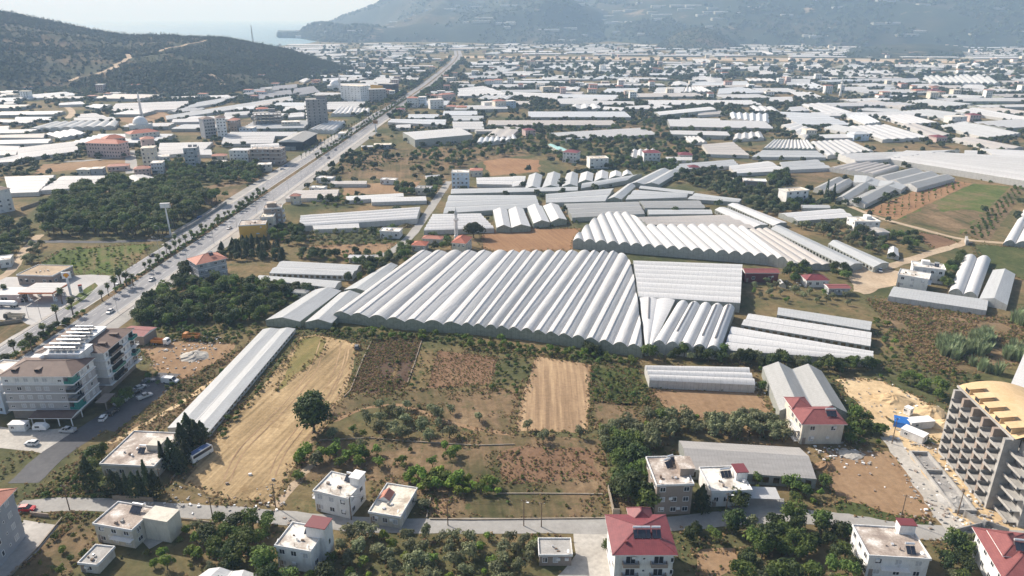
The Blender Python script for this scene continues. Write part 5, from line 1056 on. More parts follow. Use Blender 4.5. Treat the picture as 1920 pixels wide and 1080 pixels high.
# --- red roofed tall house at the bottom
b = house('three storey cream house with a wine red hipped roof and three solar tanks', (1148, 1041), (1272, 1041), 13.6, 10.2, 3, PLASTER, 'hip', T_WINE, rise=2.4, over=.8, wins={'l': 3, 'r': 2})
b.o['label'] = 'three storey cream house with a big wine red hipped roof and three solar tanks'
W = b.W
for fi in range(3):
 z0 = fi * 3.33
 for u0, u1 in ((.17, .42), (.6, .85)):
  b.balc('f', u0 * W, u1 * W, z0 + .35, 1.3, .8, PLASTER_B, solid=True); b.win('f', (u0 + u1) / 2 * W, z0 + .5, 2.2, 2.1, 'dark', .8)
 b.win('f', .5 * W, z0 + 1.6, .7, .6, 'dark', .8); b.win('f', .93 * W, z0 + .9, .8, 1.3, 'dark', .8)
b.block(.42 * W, 12.804, .74 * W, 15.4, 0, 10.0, PLASTER, 'rear_wing'); b.hip(.42 * W, 11.0, .74 * W, 15.4, 10.23, 1.9, .6, T_WINE, ridge=2.2, axis='y')
for i, x_ in enumerate((.43, .56, .72)): 
 s_ = b.solar(W * x_, 5.2, 11.4, 2, 0, 1.0)
b.chimney(W * .24, 2.8, 10.6, 1.2, T_WINE)
# --- white house with a red hut
def from_roof(label, fl, fr, bl, z, floors, **k):
 a, b_, c = G(*fl, z), G(*fr, z), G(*bl, z); d = (b_ - a).normalized(); nrm = Vector((-d.y, d.x)); return house(label, fl, fr, (c - a).dot(nrm), z, floors, **k)
b = from_roof('white two storey flat roofed house with a red roofed stair hut', (514, 1024), (583, 1036), (526, 976), 6.3, 2, wins={'f': 3, 'r': 2, 'l': 2}, hut=(.62, .55, 1.14, .99, 3.0, T_WINE)); b.solar(b.W * .62, b.D * .78, 6.3, 2); b.rods(1, 1, b.W - 1, b.D - 1, 6.3); b.dish(.6, 1, 6.5)
b.block(b.W - .25, b.D * .55, b.W * 1.14, b.D * .99, 0, 6.29, PLASTER, 'stair_wing'); b.win('r', b.D * .75, 3.8, 1.0, 1.6, 'dark', b.W * 1.14)
b = from_roof('two storey white house with rubble drying on its flat roof', (586, 921), (653, 937), (627, 886), 6.2, 2, wins={'f': 3, 'r': 2, 'l': 2}, hut=(.74, .62, 1.0, .98, 2.4, TRIM), balc=[('l', .1, .5, (1,))]); b.solar(b.W * .62, b.D * .86, 6.2, 2); b.rods(1.5, 1.5, b.W * .7, b.D - 2, 6.2)
b = from_roof('low cream flat roofed house with a small red gabled hatch', (690, 961), (751, 971), (727, 907), 3.6, 1, rmat=ROOF_CREAM, wall=PLASTER_C, wins={'f': 3, 'r': 2, 'l': 2})
b.hip(.6, b.D * .42, 3.6, b.D * .72, 3.95, 1.1, .1, T_SALMON, ridge=0, name='hatch_roof'); b.block(.6, b.D * .42, 3.6, b.D * .72, 3.6, 3.74, PLASTER_C, 'hatch')
b = from_roof('old two storey cream house with a stained flat roof and vine', (173, 983), (247, 996), (214, 940), 5.4, 2, rmat=ROOF_WORN, wall=PLASTER_C, wins={'f': 3, 'r': 2, 'l': 1}, balc=[('f', .45, .98, (1,))]); b.solar(b.W * .66, b.D * .8, 5.4, 3)
b.block(b.W + .004, b.D * .45, b.W + 6.8, b.D * .98, 0, 6.2, PLASTER_C, 'side_wing'); m = MB(); m.box(b.W - .1, b.D * .45 - .1, 6.2, b.W + 6.9, b.D * .98 + .1, 6.35); m.build('wing_roof', PLASTER_C, b.o); b.win('r', b.D * .25, 3.2, .8, 1.3, 'dark', b.W - .25); b.foot(b.W, 4, b.W + 7, b.D)
m = MB(); m.lathe([(.3, 0), (.34, .1), (.34, .9), (.1, 1.05)], n=10); m.build('water_tank', TANK, b.o, loc=(b.W * .8, b.D * .88, 6.4))
from_roof('small cream shed with a flat concrete roof below the vine house', (145, 1057), (183, 1061), (181, 1022), 2.6, 1, rmat=CONC, wall=PLASTER_C, wins={'f': 1}, cat='shed', name='shed')
b = from_roof('single storey house with patchy flat roof hidden among cypresses', (186, 871), (289, 876), (253, 809), 4.2, 1, rmat=ROOF_WORN, wall=PLASTER_C, wins={'f': 4, 'r': 2, 'l': 2}); b.solar(b.W * .55, b.D * .42, 4.2, 2); b.block(b.W * .6, b.D * .45, b.W * .85, b.D * .68, 4.2, 6.0, PLASTER_C, 'stair_hut')
b = from_roof('little stone hut with a concrete slab roof beside the gravel yard', (1010, 1042), (1074, 1042), (1013, 1010), 3.2, 1, rmat=CONC, wall=PLASTER_B, wins={'f': 3, 'r': 1}, cat='house')
b = from_roof('taupe three storey house with a cluttered worn roof behind the red roofed one', (1231, 911), (1302, 909), (1197, 858), 9.2, 3, rmat=ROOF_WORN, wall=PLASTER_B, wins={'f': 3, 'r': 1, 'l': 3}, hut=(.72, .3, 1.1, .72, 2.2, ROOF_WORN)); b.solar(b.W * .5, b.D * .68, 9.2, 2, .4); b.solar(b.W * .62, b.D * .8, 9.2, 2, .4); b.dish(1.2, .6, 9.3); b.dish(b.W - 2, .6, 9.3)
b = from_roof('white terrace house with a bright flat roof and red capped hut', (1334, 923), (1411, 920), (1314, 877), 4.8, 1, wins={'f': 4, 'r': 2}, hut=(.74, .42, 1.02, .76, 2.5, T_WINE)); b.solar(b.W * .55, b.D * .66, 4.8, 3, .1); b.dish(b.W * .9, b.D * .3, 4.9)
b = from_roof('white raised house with a mottled flat roof at the lower right', (1629, 1043), (1747, 1050), (1604, 985), 6.0, 2, rmat=ROOF_WORN, wins={'f': 3, 'r': 2, 'l': 3}, hut=(.72, .78, .98, 1.0, 2.6, T_WINE), balc=[('f', .22, .68, (1,))]); b.solar(b.W * .72, b.D * .25, 6.0, 2)
b = house('white house under a maroon sheet roof at the lower right corner', (1880, 1085), (1990, 1100), 17, 7.0, 2, PLASTER, 'hip', T_MAROON, rise=2.4, over=.9, wins={'f': 3, 'l': 4}); b.hip(b.W * .2, 6, b.W * .62, 14, 8.6, 1.6, .4, T_MAROON, name='raised_roof'); b.block(b.W * .2, 6, b.W * .62, 14, 7.4, 8.36, PLASTER, 'raised_wall'); b.solar(b.W * .5, 8, 9.6, 2)
# --- second red roofed house
b = house('two storey cream house with maroon hipped roofs beside grey gables', (1503, 796), (1590, 796), 10.5, 7.2, 2, PLASTER_C, 'hip', T_MAROON, rise=2.2, over=.7, wins={'f': 2, 'r': 2, 'l': 3}, balc=[('l', .2, .8, (0, 1))]); b.solar(b.W * .72, 3.8, 8.3, 3)
b.block(.8, 9.6, b.W * .45, 15, 0, 7.4, PLASTER_C, 'rear_wing'); b.hip(.8, 9.0, b.W * .45, 15, 7.65, 1.5, .6, T_MAROON, name='rear_roof'); b.foot(0, 9, b.W, 15)
# --- the unfinished hotel at the right edge: raw concrete frame, vaulted plywood roof
P0 = G(1864, 952); P1 = G(1776, 850)
d_ = (P0 - P1); L = d_.length; rz = math.atan2(d_.y, d_.x)   # local +x runs from the far end towards the camera; the balcony front faces local -y
b = Bld('unfinished grey concrete hotel with tiers of balconies and an orange plywood roof', 'building', (P1.x, P1.y, 0), rz, None, 'unfinished_hotel')
NF, FH, NB, DP = 6, 3.35, 5, 17.0; bay = L / NB; b.foot(-2, -3, L + 2, DP + 2); b.L = L
top = NF * FH + 1.0
for fi in range(NF + 1):
 z0 = .9 + fi * FH
 b.block(0, 0, L, DP, z0 - .25, z0, CONC, 'floor_slab')
for i in range(NB + 1):
 x_ = i * bay; m = MB(); m.box(x_ - .5, -2.5, 0, x_ + .5, 1.2, top); m.build('pier', PLASTER_B if 0 < i < NB else CONC, b.o)
 if i < NB: m = MB(); m.box(x_ + .51, 2.8, 0, x_ + bay - .51, 3.0, top - .26); m.build('back_wall', CONC, b.o)
for fi in range(NF):
 z0 = .9 + fi * FH
 for i in range(NB):
  x_ = i * bay; m = MB(); m.box(x_ + .51, -3.1, z0 - .2, x_ + bay - .51, -.004, z0); o = m.build('balcony', CONC, b.o)
  r_ = MB(); r_.box(x_ + .51, -3.1, z0, x_ + .75, 1.0, z0 + 1.1); r_.box(x_ + .75, -3.1, z0, x_ + bay - .51, -2.94, z0 + .5); r_.build('balcony_edge', CONC, o)
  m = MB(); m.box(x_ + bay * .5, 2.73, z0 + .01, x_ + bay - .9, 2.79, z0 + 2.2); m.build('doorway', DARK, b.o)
  # round arched niche of the balcony rail
  m = MB(); k = 8; cx_, cz_ = x_ + bay * .42, z0 + .9
  m.tube([(cx_ + .8 * math.cos(math.pi * t / k), 1.6, cz_ + .8 * math.sin(math.pi * t / k)) for t in range(k + 1)], .09, 5); m.build('arch_frame', CONC_D, b.o)
# near end wall with windows and its balconies
b.block(L + .51, 1.5, L + 7.5, DP, 0, top - .26, CONC, 'end_wall')
for fi in range(NF):
 z0 = .9 + fi * FH
 for y_ in (5.2, 9.0, 13.0): b.win('r', y_, z0 + .9, 1.8, 1.5, 'open', L + 7.5)
 for x_ in (L + 3.9,): b.win('f', x_, z0 + .3, 2.6, 2.2, 'open', 1.5)
 m = MB(); m.box(L + .52, -.9, z0 - .2, L + 6.8, 1.494, z0); o = m.build('balcony', CONC, b.o); r_ = MB(); r_.box(L + .52, -.9, z0, L + 6.8, -.76, z0 + .5); r_.build('balcony_edge', CONC, o)
b.block(-.8, 1.4, -.51, DP, 0, top - .26, CONC_D, 'end_wall')
v = []; f = []; K = 10                                              # vaulted roof
for j, x_ in enumerate((-2.0, L * .25, L * .5, L * .75, L + 1.0)):
 for k in range(K + 1):
  t = k / K; y_ = -.8 + (DP + 1.8) * t; v.append((x_, y_, top + .3 + 2.0 * math.sin(math.pi * min(1, t * 1.02)) ** .8))
for j in range(4):
 for k in range(K): f.append((j * 11 + k, (j + 1) * 11 + k, (j + 1) * 11 + k + 1, j * 11 + k + 1))
m = MB(); m.add(v, f); rf = m.build('vaulted_roof', PLY, b.o, smooth=True)
m = MB(); m.prism([(-2, -.8 + 0)] + [(-2 + .01, -.8)] + [(-1.98, DP + 1)], top, top + .3) if False else m.box(-2.0, -.9, top - .05, L + 1.0, -.5, top + .5); m.build('roof_beam', CONC, b.o)
for i in range(NB):                                            # boxed dormers along the front edge
 x_ = bay * (i + .5); m = MB(); m.prism([(x_ - 1.2, -.4), (x_ + 1.2, -.4), (x_ + 1.2, 3.2), (x_ - 1.2, 3.2)], top + .5, top + 2.3); o = m.build('dormer', PLY, b.o); m = MB(); m.box(x_ - 1.0, -.44, top + .7, x_ + 1.0, -.404, top + 2.0); m.build('dormer_opening', DARK, o); m = MB(); m.add([(x_ - 1.5, -1.0, top + 2.3), (x_ + 1.5, -1.0, top + 2.3), (x_ + 1.5, 3.4, top + 2.9), (x_ - 1.5, 3.4, top + 2.9), (x_ - 1.5, -1.0, top + 2.42), (x_ + 1.5, -1.0, top + 2.42), (x_ + 1.5, 3.4, top + 3.02), (x_ - 1.5, 3.4, top + 3.02)], [(4, 5, 6, 7), (0, 4, 7, 3), (1, 2, 6, 5), (0, 1, 5, 4), (3, 2, 1, 0)]); m.build('dormer_roof', PLY, o)
m = MB(); m.prism([(L + 1.0, 2), (L + 6.5, 2), (L + 6.5, 9), (L + 1.0, 9)], top - .25, top + 2.4); m.build('gable_house', CONC_D, b.o); b.hip(L + .9, 2, L + 6.5, 9, top + 2.62, 1.8, .6, PLY, ridge=0, axis='x', fascia=False, name='gable_roof')
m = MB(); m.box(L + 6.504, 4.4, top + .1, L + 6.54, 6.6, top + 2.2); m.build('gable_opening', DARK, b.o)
# walled basin and rubble in front
bs = Bld('long raw concrete basin being built before the unfinished hotel', 'pool', (P1.x, P1.y, 0), rz); m = MB(); x0, x1, y0, y1 = 1, L + 3, -11.5, -6.0
for r_ in ((x0, y0, x1, y0 + .5), (x0, y1 - .5, x1, y1), (x0, y0 + .5, x0 + .5, y1 - .5), (x1 - .5, y0 + .5, x1, y1 - .5), (x0 + 9, y0 + .5, x0 + 9.5, y1 - .5)):
 m = MB(); m.box(r_[0], r_[1], 0, r_[2], r_[3], 1.1); m.build('wall', CONC, bs.o)
m = MB(); m.box(x0 + .5, y0 + .5, .03, x1 - .5, y1 - .5, .09); m.build('basin_floor', CONC_D, bs.o); bs.foot(x0, y0, x1, y1)
# --- middle distance houses
house('cream prayer house with a red hipped roof beside the minaret', (845, 455), (874, 457), 13, 6.4, 2, PLASTER_C, 'hip', T_RED, rise=2.2, over=.5, wins={'f': 3, 'r': 3}, cat='mosque', name='mosque')
mx = G(856, 456); b = Bld('slender white minaret rising beside the red roofed prayer house', 'minaret', (mx.x, mx.y, 0), 0); m = MB(); m.lathe([(1.3, 0), (1.3, 4.5), (.95, 5.2), (.9, 13.0)], n=12); m.build('shaft', PLASTER, b.o); m = MB(); m.lathe([(.9, 13.0), (1.6, 13.6), (1.6, 14.5), (1.5, 14.5), (1.5, 13.7), (.8, 13.7)], n=12); m.build('balcony', TRIM, b.o); m = MB(); m.lathe([(.78, 13.7), (.78, 16.6), (.9, 16.8)], n=12); m.build('upper_shaft', PLASTER, b.o); m = MB(); m.lathe([(.95, 16.8), (.1, 20.4), (.04, 21.4)], n=12); m.build('cone', METAL, b.o)
house('small red hipped cottage by the lane below the minaret', (770, 460), (799, 461), 8, 3.6, 1, PLASTER_C, 'hip', T_RED, rise=1.6, wins={'f': 3, 'r': 2})
house('low pinkish roofed house behind the red cottage', (790, 447), (828, 449), 6, 3.4, 1, PLASTER_C, 'hip', T_SALMON, rise=1.2, wins={'f': 3, 'r': 2})
b = house('white house with a domed cistern on its flat roof by the lane', (711, 434), (749, 435), 8, 4.2, 1, wins={'f': 3, 'r': 2}); m = MB(); m.lathe([(1.2, 0), (1.1, .5), (.6, .9), (.1, 1.0)], n=12); m.build('cistern', TRIM, b.o, loc=(b.W / 2, 4, 4.2))
house('low white roofed store at the end of the lane', (652, 483), (698, 484), 5, 3, 1, roof='gable', rmat=F_WHITE, rise=.7, wins={'f': 2}, cat='shed', name='shed')
b = house('grey three storey house with a salmon hipped roof beside the highway', (368, 497), (427, 484), 13, 9, 3, PLASTER_G, 'hip', T_SALMON, rise=2.6, over=.7, wins={'f': 4, 'r': 3, 'l': 3}, trimband=True); b.solar(b.W * .6, 5, 10.6, 2)
house('ochre fronted building with a white ground floor beside the highway', (446, 424), (498, 421), 12, 7.5, 2, OCHRE, 'flat', ROOF_WORN, wins={'r': 2}, cat='shop', name='shop')
b = house('stepped brown apartment house behind the ochre building', (493, 392), (528, 390), 10, 12, 4, PLASTER_B, 'flat', ROOF_WORN, cat='apartment block', wins={'f': 3, 'r': 3}, balc=[('r', .2, .8, (1, 2, 3))], hut=(.2, .3, .7, .8, 2.4, ROOF_WORN)); b.rods(1, 1, b.W - 1, 9, 12)
house('lower brown terrace house attached to the stepped one', (486, 408), (512, 407), 10, 9, 3, PLASTER_C, 'flat', ROOF_CREAM, wins={'f': 2, 'r': 3})
house('little watch house with a red pyramid roof by the white strips', (542, 368), (562, 368), 5, 6, 2, PLASTER_C, 'hip', T_SALMON, rise=1.4, wins={'f': 1, 'r': 1})
house('narrow blue grey four storey house above the grey greenhouses', (846, 324), (879, 324), 10, 12.5, 4, PLASTER_L, 'flat', ROOF_FLAT, wins={'f': 4, 'r': 3}, cat='apartment block', balc=[('f', .3, .6, (1, 2, 3))])
house('low pale house behind the blue grey one', (880, 320), (905, 320), 10, 5, 1, PLASTER_C, 'hip', T_SALMON, rise=1.3, wins={'f': 3})
house('grey cubic house beside the lane bend', (778, 353), (806, 354), 8, 5, 1, PLASTER_C, 'flat', CONC, wins={'f': 2, 'r': 1})
house('white flat house with a cluttered roof beside the highway meadow', (592, 334), (622, 335), 8, 4, 1, roof='flat', wins={'f': 3})
house('small white roofed house among meadow trees', (579, 352), (607, 353), 7, 3, 1, wins={'f': 2})
house('low white house with a pale roof in the meadow', (712, 337), (741, 338), 7, 3.6, 1, wins={'f': 3, 'r': 1})
house('lone white gabled hut in the meadow', (800, 333), (826, 331), 6, 3, 1, roof='gable', rmat=F_WHITE, rise=1.0, wins={'f': 2})
for lab, fl, fr, z, wall, rf, rm in (('white three storey house with a red top floor and a teal shed behind', (1054, 285), (1082, 287), 9, PLASTER, 'hip', T_WINE), ('white three storey house with an unroofed top between red roofed ones', (1106, 298), (1142, 297), 8.5, PLASTER, 'flat', ROOF_CREAM), ('white three storey house with deep balconies and a maroon roof', (1207, 287), (1240, 287), 10, PLASTER, 'hip', T_WINE)):
 house(lab, fl, fr, 12, z, 3, wall, rf, rm, rise=1.8, wins={'f': 4, 'r': 4}, balc=[('f', .35, .65, (1, 2))], cat='house')
house('long teal roofed shed in the middle wood', (1027, 271), (1046, 281), 6, 3.5, 1, PLASTER_C, 'gable', T_TEAL, rise=.8, wins={'f': 2}, cat='shed', name='shed'); house('second length of teal roof joining the red topped house', (1042, 276), (1060, 285), 6, 3.5, 1, PLASTER_C, 'gable', T_TEAL, rise=.8, wins={'f': 2}, cat='shed', name='shed')
house('red hip roofed bungalow behind the balconied house', (1273, 291), (1301, 291), 12, 4, 1, PLASTER_C, 'hip', T_WINE, rise=2, wins={'f': 3})
house('small red roofed hut between grey slanting roofs', (1292, 314), (1313, 314), 8, 3.5, 1, PLASTER_C, 'hip', T_WINE, rise=1.4, wins={'f': 2})
house('white flat roofed house on a dark ground floor among olives', (1394, 339), (1438, 341), 10, 5.5, 1, PLASTER_B, 'flat', ROOF_FLAT, wins={'f': 4, 'r': 2})
house('stone cottage half hidden among olives', (1360, 336), (1378, 338), 7, 3.5, 1, PLASTER_C, 'flat', ROOF_CREAM, wins={'f': 2})
house('white three storey half built house beside the cypress pair', (1476, 360), (1518, 357), 10, 9, 3, PLASTER, 'flat', ROOF_CREAM, wins={'f': 3, 'r': 3}, kinds=('open', 'dark', 'open'))
house('white two storey house with a roof terrace beside the tilled orchard track', (1603, 416), (1652, 416), 11, 6.2, 2, wins={'f': 4, 'l': 3}, hut=(.6, .5, .8, .9, 1.8, TRIM))
house('low old house with a patched grey roof in the garden', (1641, 437), (1672, 437), 10, 3.6, 1, PLASTER_C, 'gable', CONC, rise=.8, wins={'f': 3, 'r': 2})
b = house('white modern house with a terrace, front one of two joined blocks', (1683, 515), (1742, 525), 10, 6, 2, wins={'f': 3, 'l': 2}, balc=[('r', .2, .9, (1,))], hut=None); b2 = house('white modern house with a pergola, rear one of two joined blocks', (1712, 500), (1774, 507), 9, 7.2, 2, wins={'f': 4, 'r': 2}); b2.block(b2.W * .3, 5.5, b2.W * .55, 8.6, 7.2, 9.0, PLASTER, 'stair_hut'); b2.solar(b2.W * .75, 5, 7.2, 2)
house('wine red sheet roofed shed with dark red walls beside the striped greenhouse', (1397, 512), (1463, 512), 7, 5, 1, T_WINE, 'gable', T_MAROON, rise=1.0, wins={'f': 2}, cat='shed', name='shed')
house('small white house with a bright red hipped roof among garden trees', (1512, 526), (1557, 526), 8, 3.6, 1, PLASTER, 'hip', T_WINE, rise=1.8, wins={'f': 3, 'r': 2})
house('open shed with a faded pink sheet roof by the yard', (1554, 541), (1597, 541), 6, 3.4, 1, PLASTER_G, 'gable', T_MAROON, rise=.5, wins={'f': 3}, cat='shed', name='shed')
house('low shed with a faded pink sheet roof behind the apartment block', (219, 628), (269, 631), 9, 4, 1, PLASTER_B, 'gable', T_MAROON, rise=.6, wins={'f': 1}, cat='shed', name='shed')
house('little tiled kiosk at the edge of the dark orchard', (546, 548), (574, 550), 4, 3, 1, PLASTER_C, 'hip', T_GREY, rise=.9, wins={'f': 1}, cat='hut', name='hut')
house('white low house at the left edge below the pale track', (-8, 490), (19, 487), 9, 4, 1, wins={'f': 2, 'r': 2})
house('white house with a wavy roof behind the pine wood', (100, 366), (146, 364), 9, 4, 1, wins={'f': 3, 'r': 1})
house('brown and white roofed house at the wood corner', (84, 383), (126, 380), 10, 3.4, 1, PLASTER, 'hip', T_MAROON, rise=1.3, wins={'f': 2})
house('tall white apartment house cut by the left edge beyond the pine wood', (-30, 362), (20, 353), 14, 15, 5, PLASTER, 'hip', T_BROWN, rise=1.8, cat='apartment block', wins={'f': 3, 'r': 4}, balc=[('r', .3, .8, (1, 2, 3, 4))])
b = house('derelict flat topped shop with a bare gravel roof beside the fuel station', (30, 516), (98, 518), 15, 5, 1, PLASTER_B, 'flat', DIRTROAD, wins={'f': 6, 'r': 4}, kinds=('dark', 'open'), cat='shop', name='shop')
# --- towers and blocks along the highway
b = house('white eight storey apartment block with a window grid', (637, 160), (675, 162), 20, 25, 8, PLASTER, 'flat', ROOF_CREAM, cat='apartment block', wins={'f': 6, 'r': 4}, small=True)
b = house('unfinished pale concrete block of five floors beside the white one', (689, 168), (724, 167), 18, 18, 5, CONC, 'flat', CONC, cat='building', wins={'f': 5, 'r': 4}, small=True, kinds=('open',), name='unfinished_block')
b = house('dark raw concrete tower of nine floors, the tallest beside the highway', (572, 187), (612, 186), 18, 31, 9, CONC_D, 'flat', CONC_D, cat='tower', wins={'f': 4, 'r': 4, 'l': 4}, small=True, kinds=('open',), name='unfinished_tower', balc=[('l', .1, .9, (1, 2, 3, 4, 5, 6, 7, 8))]); b.block(b.W * .5, 4, b.W * .95, 14, 31.01, 35, CONC_D, 'lift_core')
for lab, fl, fr, nf in (('skeleton of a five floor concrete building with empty bays', (473, 213), (527, 211), 5),):
 a, W, rz = frame_of(fl, fr, 17); b = Bld(lab, 'building', (a.x, a.y, 0), rz, None, 'concrete_skeleton'); b.foot(0, 0, W, 16)
 for fi in range(nf + 1): b.block(0, 0, W, 16, fi * 3.4 - .3 if fi else -.1, fi * 3.4, CONC_D, 'floor_slab')
 for i in range(8):
  for j in range(4):
   if i == 7 or True: b.block(W * i / 7 - .35 + (.35 if i == 0 else -.35 if i == 7 else 0), j * 5.0 + .02, W * i / 7 + .35 + (.35 if i == 0 else -.35 if i == 7 else 0), j * 5.0 + .7, .004, nf * 3.4 - .31, CONC_D, 'column')
 b.block(W * .55, 9, W * .8, 15, nf * 3.4 + .002, nf * 3.4 + 3.5, CONC_D, 'lift_core')
house('cream office block with a flat roof beside the concrete skeleton', (527, 229), (562, 228), 12, 9, 3, PLASTER_C, 'flat', ROOF_FLAT, cat='building', wins={'f': 6, 'r': 3}, small=True, name='office_block')
house('white sided seven storey block with dark balconies', (403, 222), (423, 221), 16, 22, 7, PLASTER, 'hip', T_BROWN, cat='apartment block', wins={'f': 3, 'r': 3}, small=True, rise=2, kinds=('dark',)); house('dark balconied wing of the seven storey block', (380, 224), (403, 222), 15, 20, 6, PLASTER_G, 'hip', T_BROWN, cat='apartment block', wins={'f': 4}, small=True, rise=2, kinds=('dark',), balc=[('f', .1, .9, (1, 2, 3, 4, 5))])
house('brown roofed dark block beside the seven storey one', (424, 226), (443, 226), 14, 15, 5, PLASTER_B, 'hip', T_SALMON, cat='apartment block', wins={'f': 3, 'r': 2}, small=True)
house('pale blue low house in front of the dark block', (447, 240), (474, 240), 12, 7, 2, PLASTER_L, 'flat', ROOF_FLAT, wins={'f': 4, 'r': 2}, small=True)
house('red roofed white house on the plain behind the skeleton', (480, 205), (504, 204), 14, 6, 2, PLASTER, 'hip', T_RED, wins={'f': 4, 'r': 2}, small=True)
b = house('big open hall with a wide grey roof beside the highway', (520, 266), (568, 266), 55, 8, 1, DARK, 'gable', T_GREY, rise=2.6, over=1.0, wins={'r': 8}, cat='hall', small=True, kinds=('open',), name='hall')
b = house('brick red and white apartment block with a pergola roof', (467, 280), (526, 280), 14, 13.5, 4, PLASTER_B, 'flat', ROOF_WORN, cat='apartment block', wins={'f': 6, 'r': 4}, small=True, balc=[('f', .38, .62, (0, 1, 2, 3))], trimband=True); m = MB()
for i in range(14): m.box(b.W * (.08 + .06 * i), 2, 15.5, b.W * (.08 + .06 * i) + .3, 10, 15.8)
m.box(b.W * .05, 2.2, 15.2, b.W * .95, 2.6, 15.49); m.box(b.W * .05, 9.2, 15.2, b.W * .95, 9.6, 15.49)
for i in range(6): m.box(b.W * (.07 + .17 * i), 2.2, 13.51, b.W * (.07 + .17 * i) + .4, 2.6, 15.19)
m.build('pergola', TRIM, b.o)
house('white four storey block with a bright roof beside the brick red one', (428, 282), (464, 282), 13, 12, 4, PLASTER, 'flat', F_WHITE, cat='apartment block', wins={'f': 5, 'r': 3}, small=True, balc=[('f', .2, .8, (1, 2))])
b = house('blue grey seven storey tower with rounded balconies', (342, 278), (368, 277), 14, 18, 6, PLASTER_G, 'flat', F_WHITE, cat='apartment block', wins={'f': 4, 'r': 4}, small=True, balc=[('f', .3, .75, (1, 2, 3, 4, 5))]); b.solar(5, 6, 18, 3); b.solar(9, 6, 18, 3)
house('cream gabled low shop in front of the brick red block', (482, 309), (508, 308), 9, 6, 2, PLASTER_C, 'flat', ROOF_FLAT, wins={'f': 3, 'r': 1}, cat='shop', name='shop', small=True)
house('tall pink and cream stepped block beside the school', (262, 278), (288, 277), 12, 17, 5, PLASTER_C, 'flat', ROOF_CREAM, cat='apartment block', wins={'f': 3, 'r': 3}, small=True); house('pink topped tower behind the stepped block', (263, 262), (290, 260), 12, 18, 5, PLASTER_P, 'hip', T_SALMON, cat='apartment block', wins={'f': 3, 'r': 2}, small=True)
house('salmon roofed house in front of the stepped block', (249, 318), (281, 316), 10, 6, 2, PLASTER_P, 'hip', T_SALMON, wins={'f': 4, 'r': 2}, small=True); house('white three storey house right of the salmon roofed one', (281, 306), (304, 305), 11, 9, 3, PLASTER, 'flat', ROOF_FLAT, wins={'f': 4, 'r': 2}, small=True, balc=[('f', .2, .8, (1, 2))]); house('white terraced house behind the salmon roofed one', (291, 295), (318, 293), 11, 8, 2, PLASTER, 'flat', ROOF_FLAT, wins={'f': 4}, small=True)
house('row of low grey houses with white roofs before the dirt bank, left part', (142, 318), (168, 318), 9, 5, 1, PLASTER_C, 'flat', ROOF_FLAT, wins={'f': 4}, small=True); house('row of low grey houses with white roofs before the dirt bank, right part', (168, 317), (192, 316), 9, 5.5, 1, PLASTER_G, 'flat', ROOF_FLAT, wins={'f': 4, 'r': 2}, small=True); house('pink tiled long house beside the dirt bank', (199, 313), (240, 311), 10, 4, 1, PLASTER_P, 'hip', T_SALMON, rise=1.5, wins={'f': 5}, small=True)
house('long four storey school with a red hipped roof, front wing', (158, 268), (222, 270), 14, 13, 4, PLASTER_P, 'hip', T_RED, cat='school', name='school', wins={'f': 12, 'r': 3}, small=True, rise=3, kinds=('dark',)); house('red roofed school wing standing behind the long front wing', (196, 262), (236, 258), 14, 14, 4, PLASTER_B, 'hip', T_RED, cat='school', name='school', wins={'f': 6, 'r': 5}, small=True, rise=3, kinds=('dark',)); house('red roofed rear school building beside the small dome', (244, 252), (300, 246), 16, 10, 3, PLASTER_C, 'hip', T_RED, cat='school', name='school', wins={'f': 8, 'r': 3}, small=True, rise=3)
house('low white house with a pink roof left of the brick red block', (395, 293), (424, 292), 9, 4, 1, PLASTER_C, 'hip', T_SALMON, rise=1.5, wins={'f': 3}, small=True); house('white two storey house above the scrub wood', (391, 304), (420, 304), 8, 5, 1, PLASTER, 'flat', ROOF_FLAT, wins={'f': 3}, small=True)
g = G(266, 246); b = Bld('small white domed mosque on the plain', 'mosque', (g.x, g.y, 0), 0); b.block(-9, -9, 9, 9, 0, 8, PLASTER); m = MB(); m.lathe([(8, 8), (7.8, 10), (6.8, 13), (4.5, 15.5), (.1, 17)], n=16); m.build('dome', TRIM, b.o, smooth=True); b.foot(-9, -9, 9, 9)
for px_, py_, lab in ((266, 219, 'pale minaret of the domed mosque on the plain'), (638, 172, 'slim white minaret beside the eight storey block'), (1575, 180, 'white minaret among the far right greenhouses')):
 g = G(px_, py_); b = Bld(lab, 'minaret', (g.x, g.y, 0), 0); m = MB(); m.lathe([(2.2, 0), (2.0, 6), (1.5, 7), (1.4, 19)], n=10); m.build('shaft', PLASTER, b.o); m = MB(); m.lathe([(1.4, 19), (2.3, 20), (2.3, 21.2), (1.2, 21.3), (1.2, 25), (1.3, 25.2), (.1, 31)], n=10); m.build('spire', PLASTER, b.o)
g = G(628, 170); b = Bld('domed white mosque beside the eight storey block', 'mosque', (g.x, g.y, 0), 0); b.block(-11, -9, 11, 9, 0, 9, PLASTER); m = MB(); m.lathe([(8.5, 9), (8.2, 11), (7, 14.5), (4.5, 17), (.1, 18.5)], n=16); m.build('dome', TRIM, b.o, smooth=True); b.foot(-11, -9, 11, 9)
house('orange walled hall beside the highway', (716, 160), (734, 158), 26, 16, 4, OCHRE, 'flat', CONC, cat='building', wins={'f': 4}, small=True, name='hall'); house('dark blue glass hall joined to the orange one', (734, 158), (747, 156), 26, 18, 4, GLASS, 'flat', CONC, cat='building', wins={'f': 2}, small=True, name='hall')
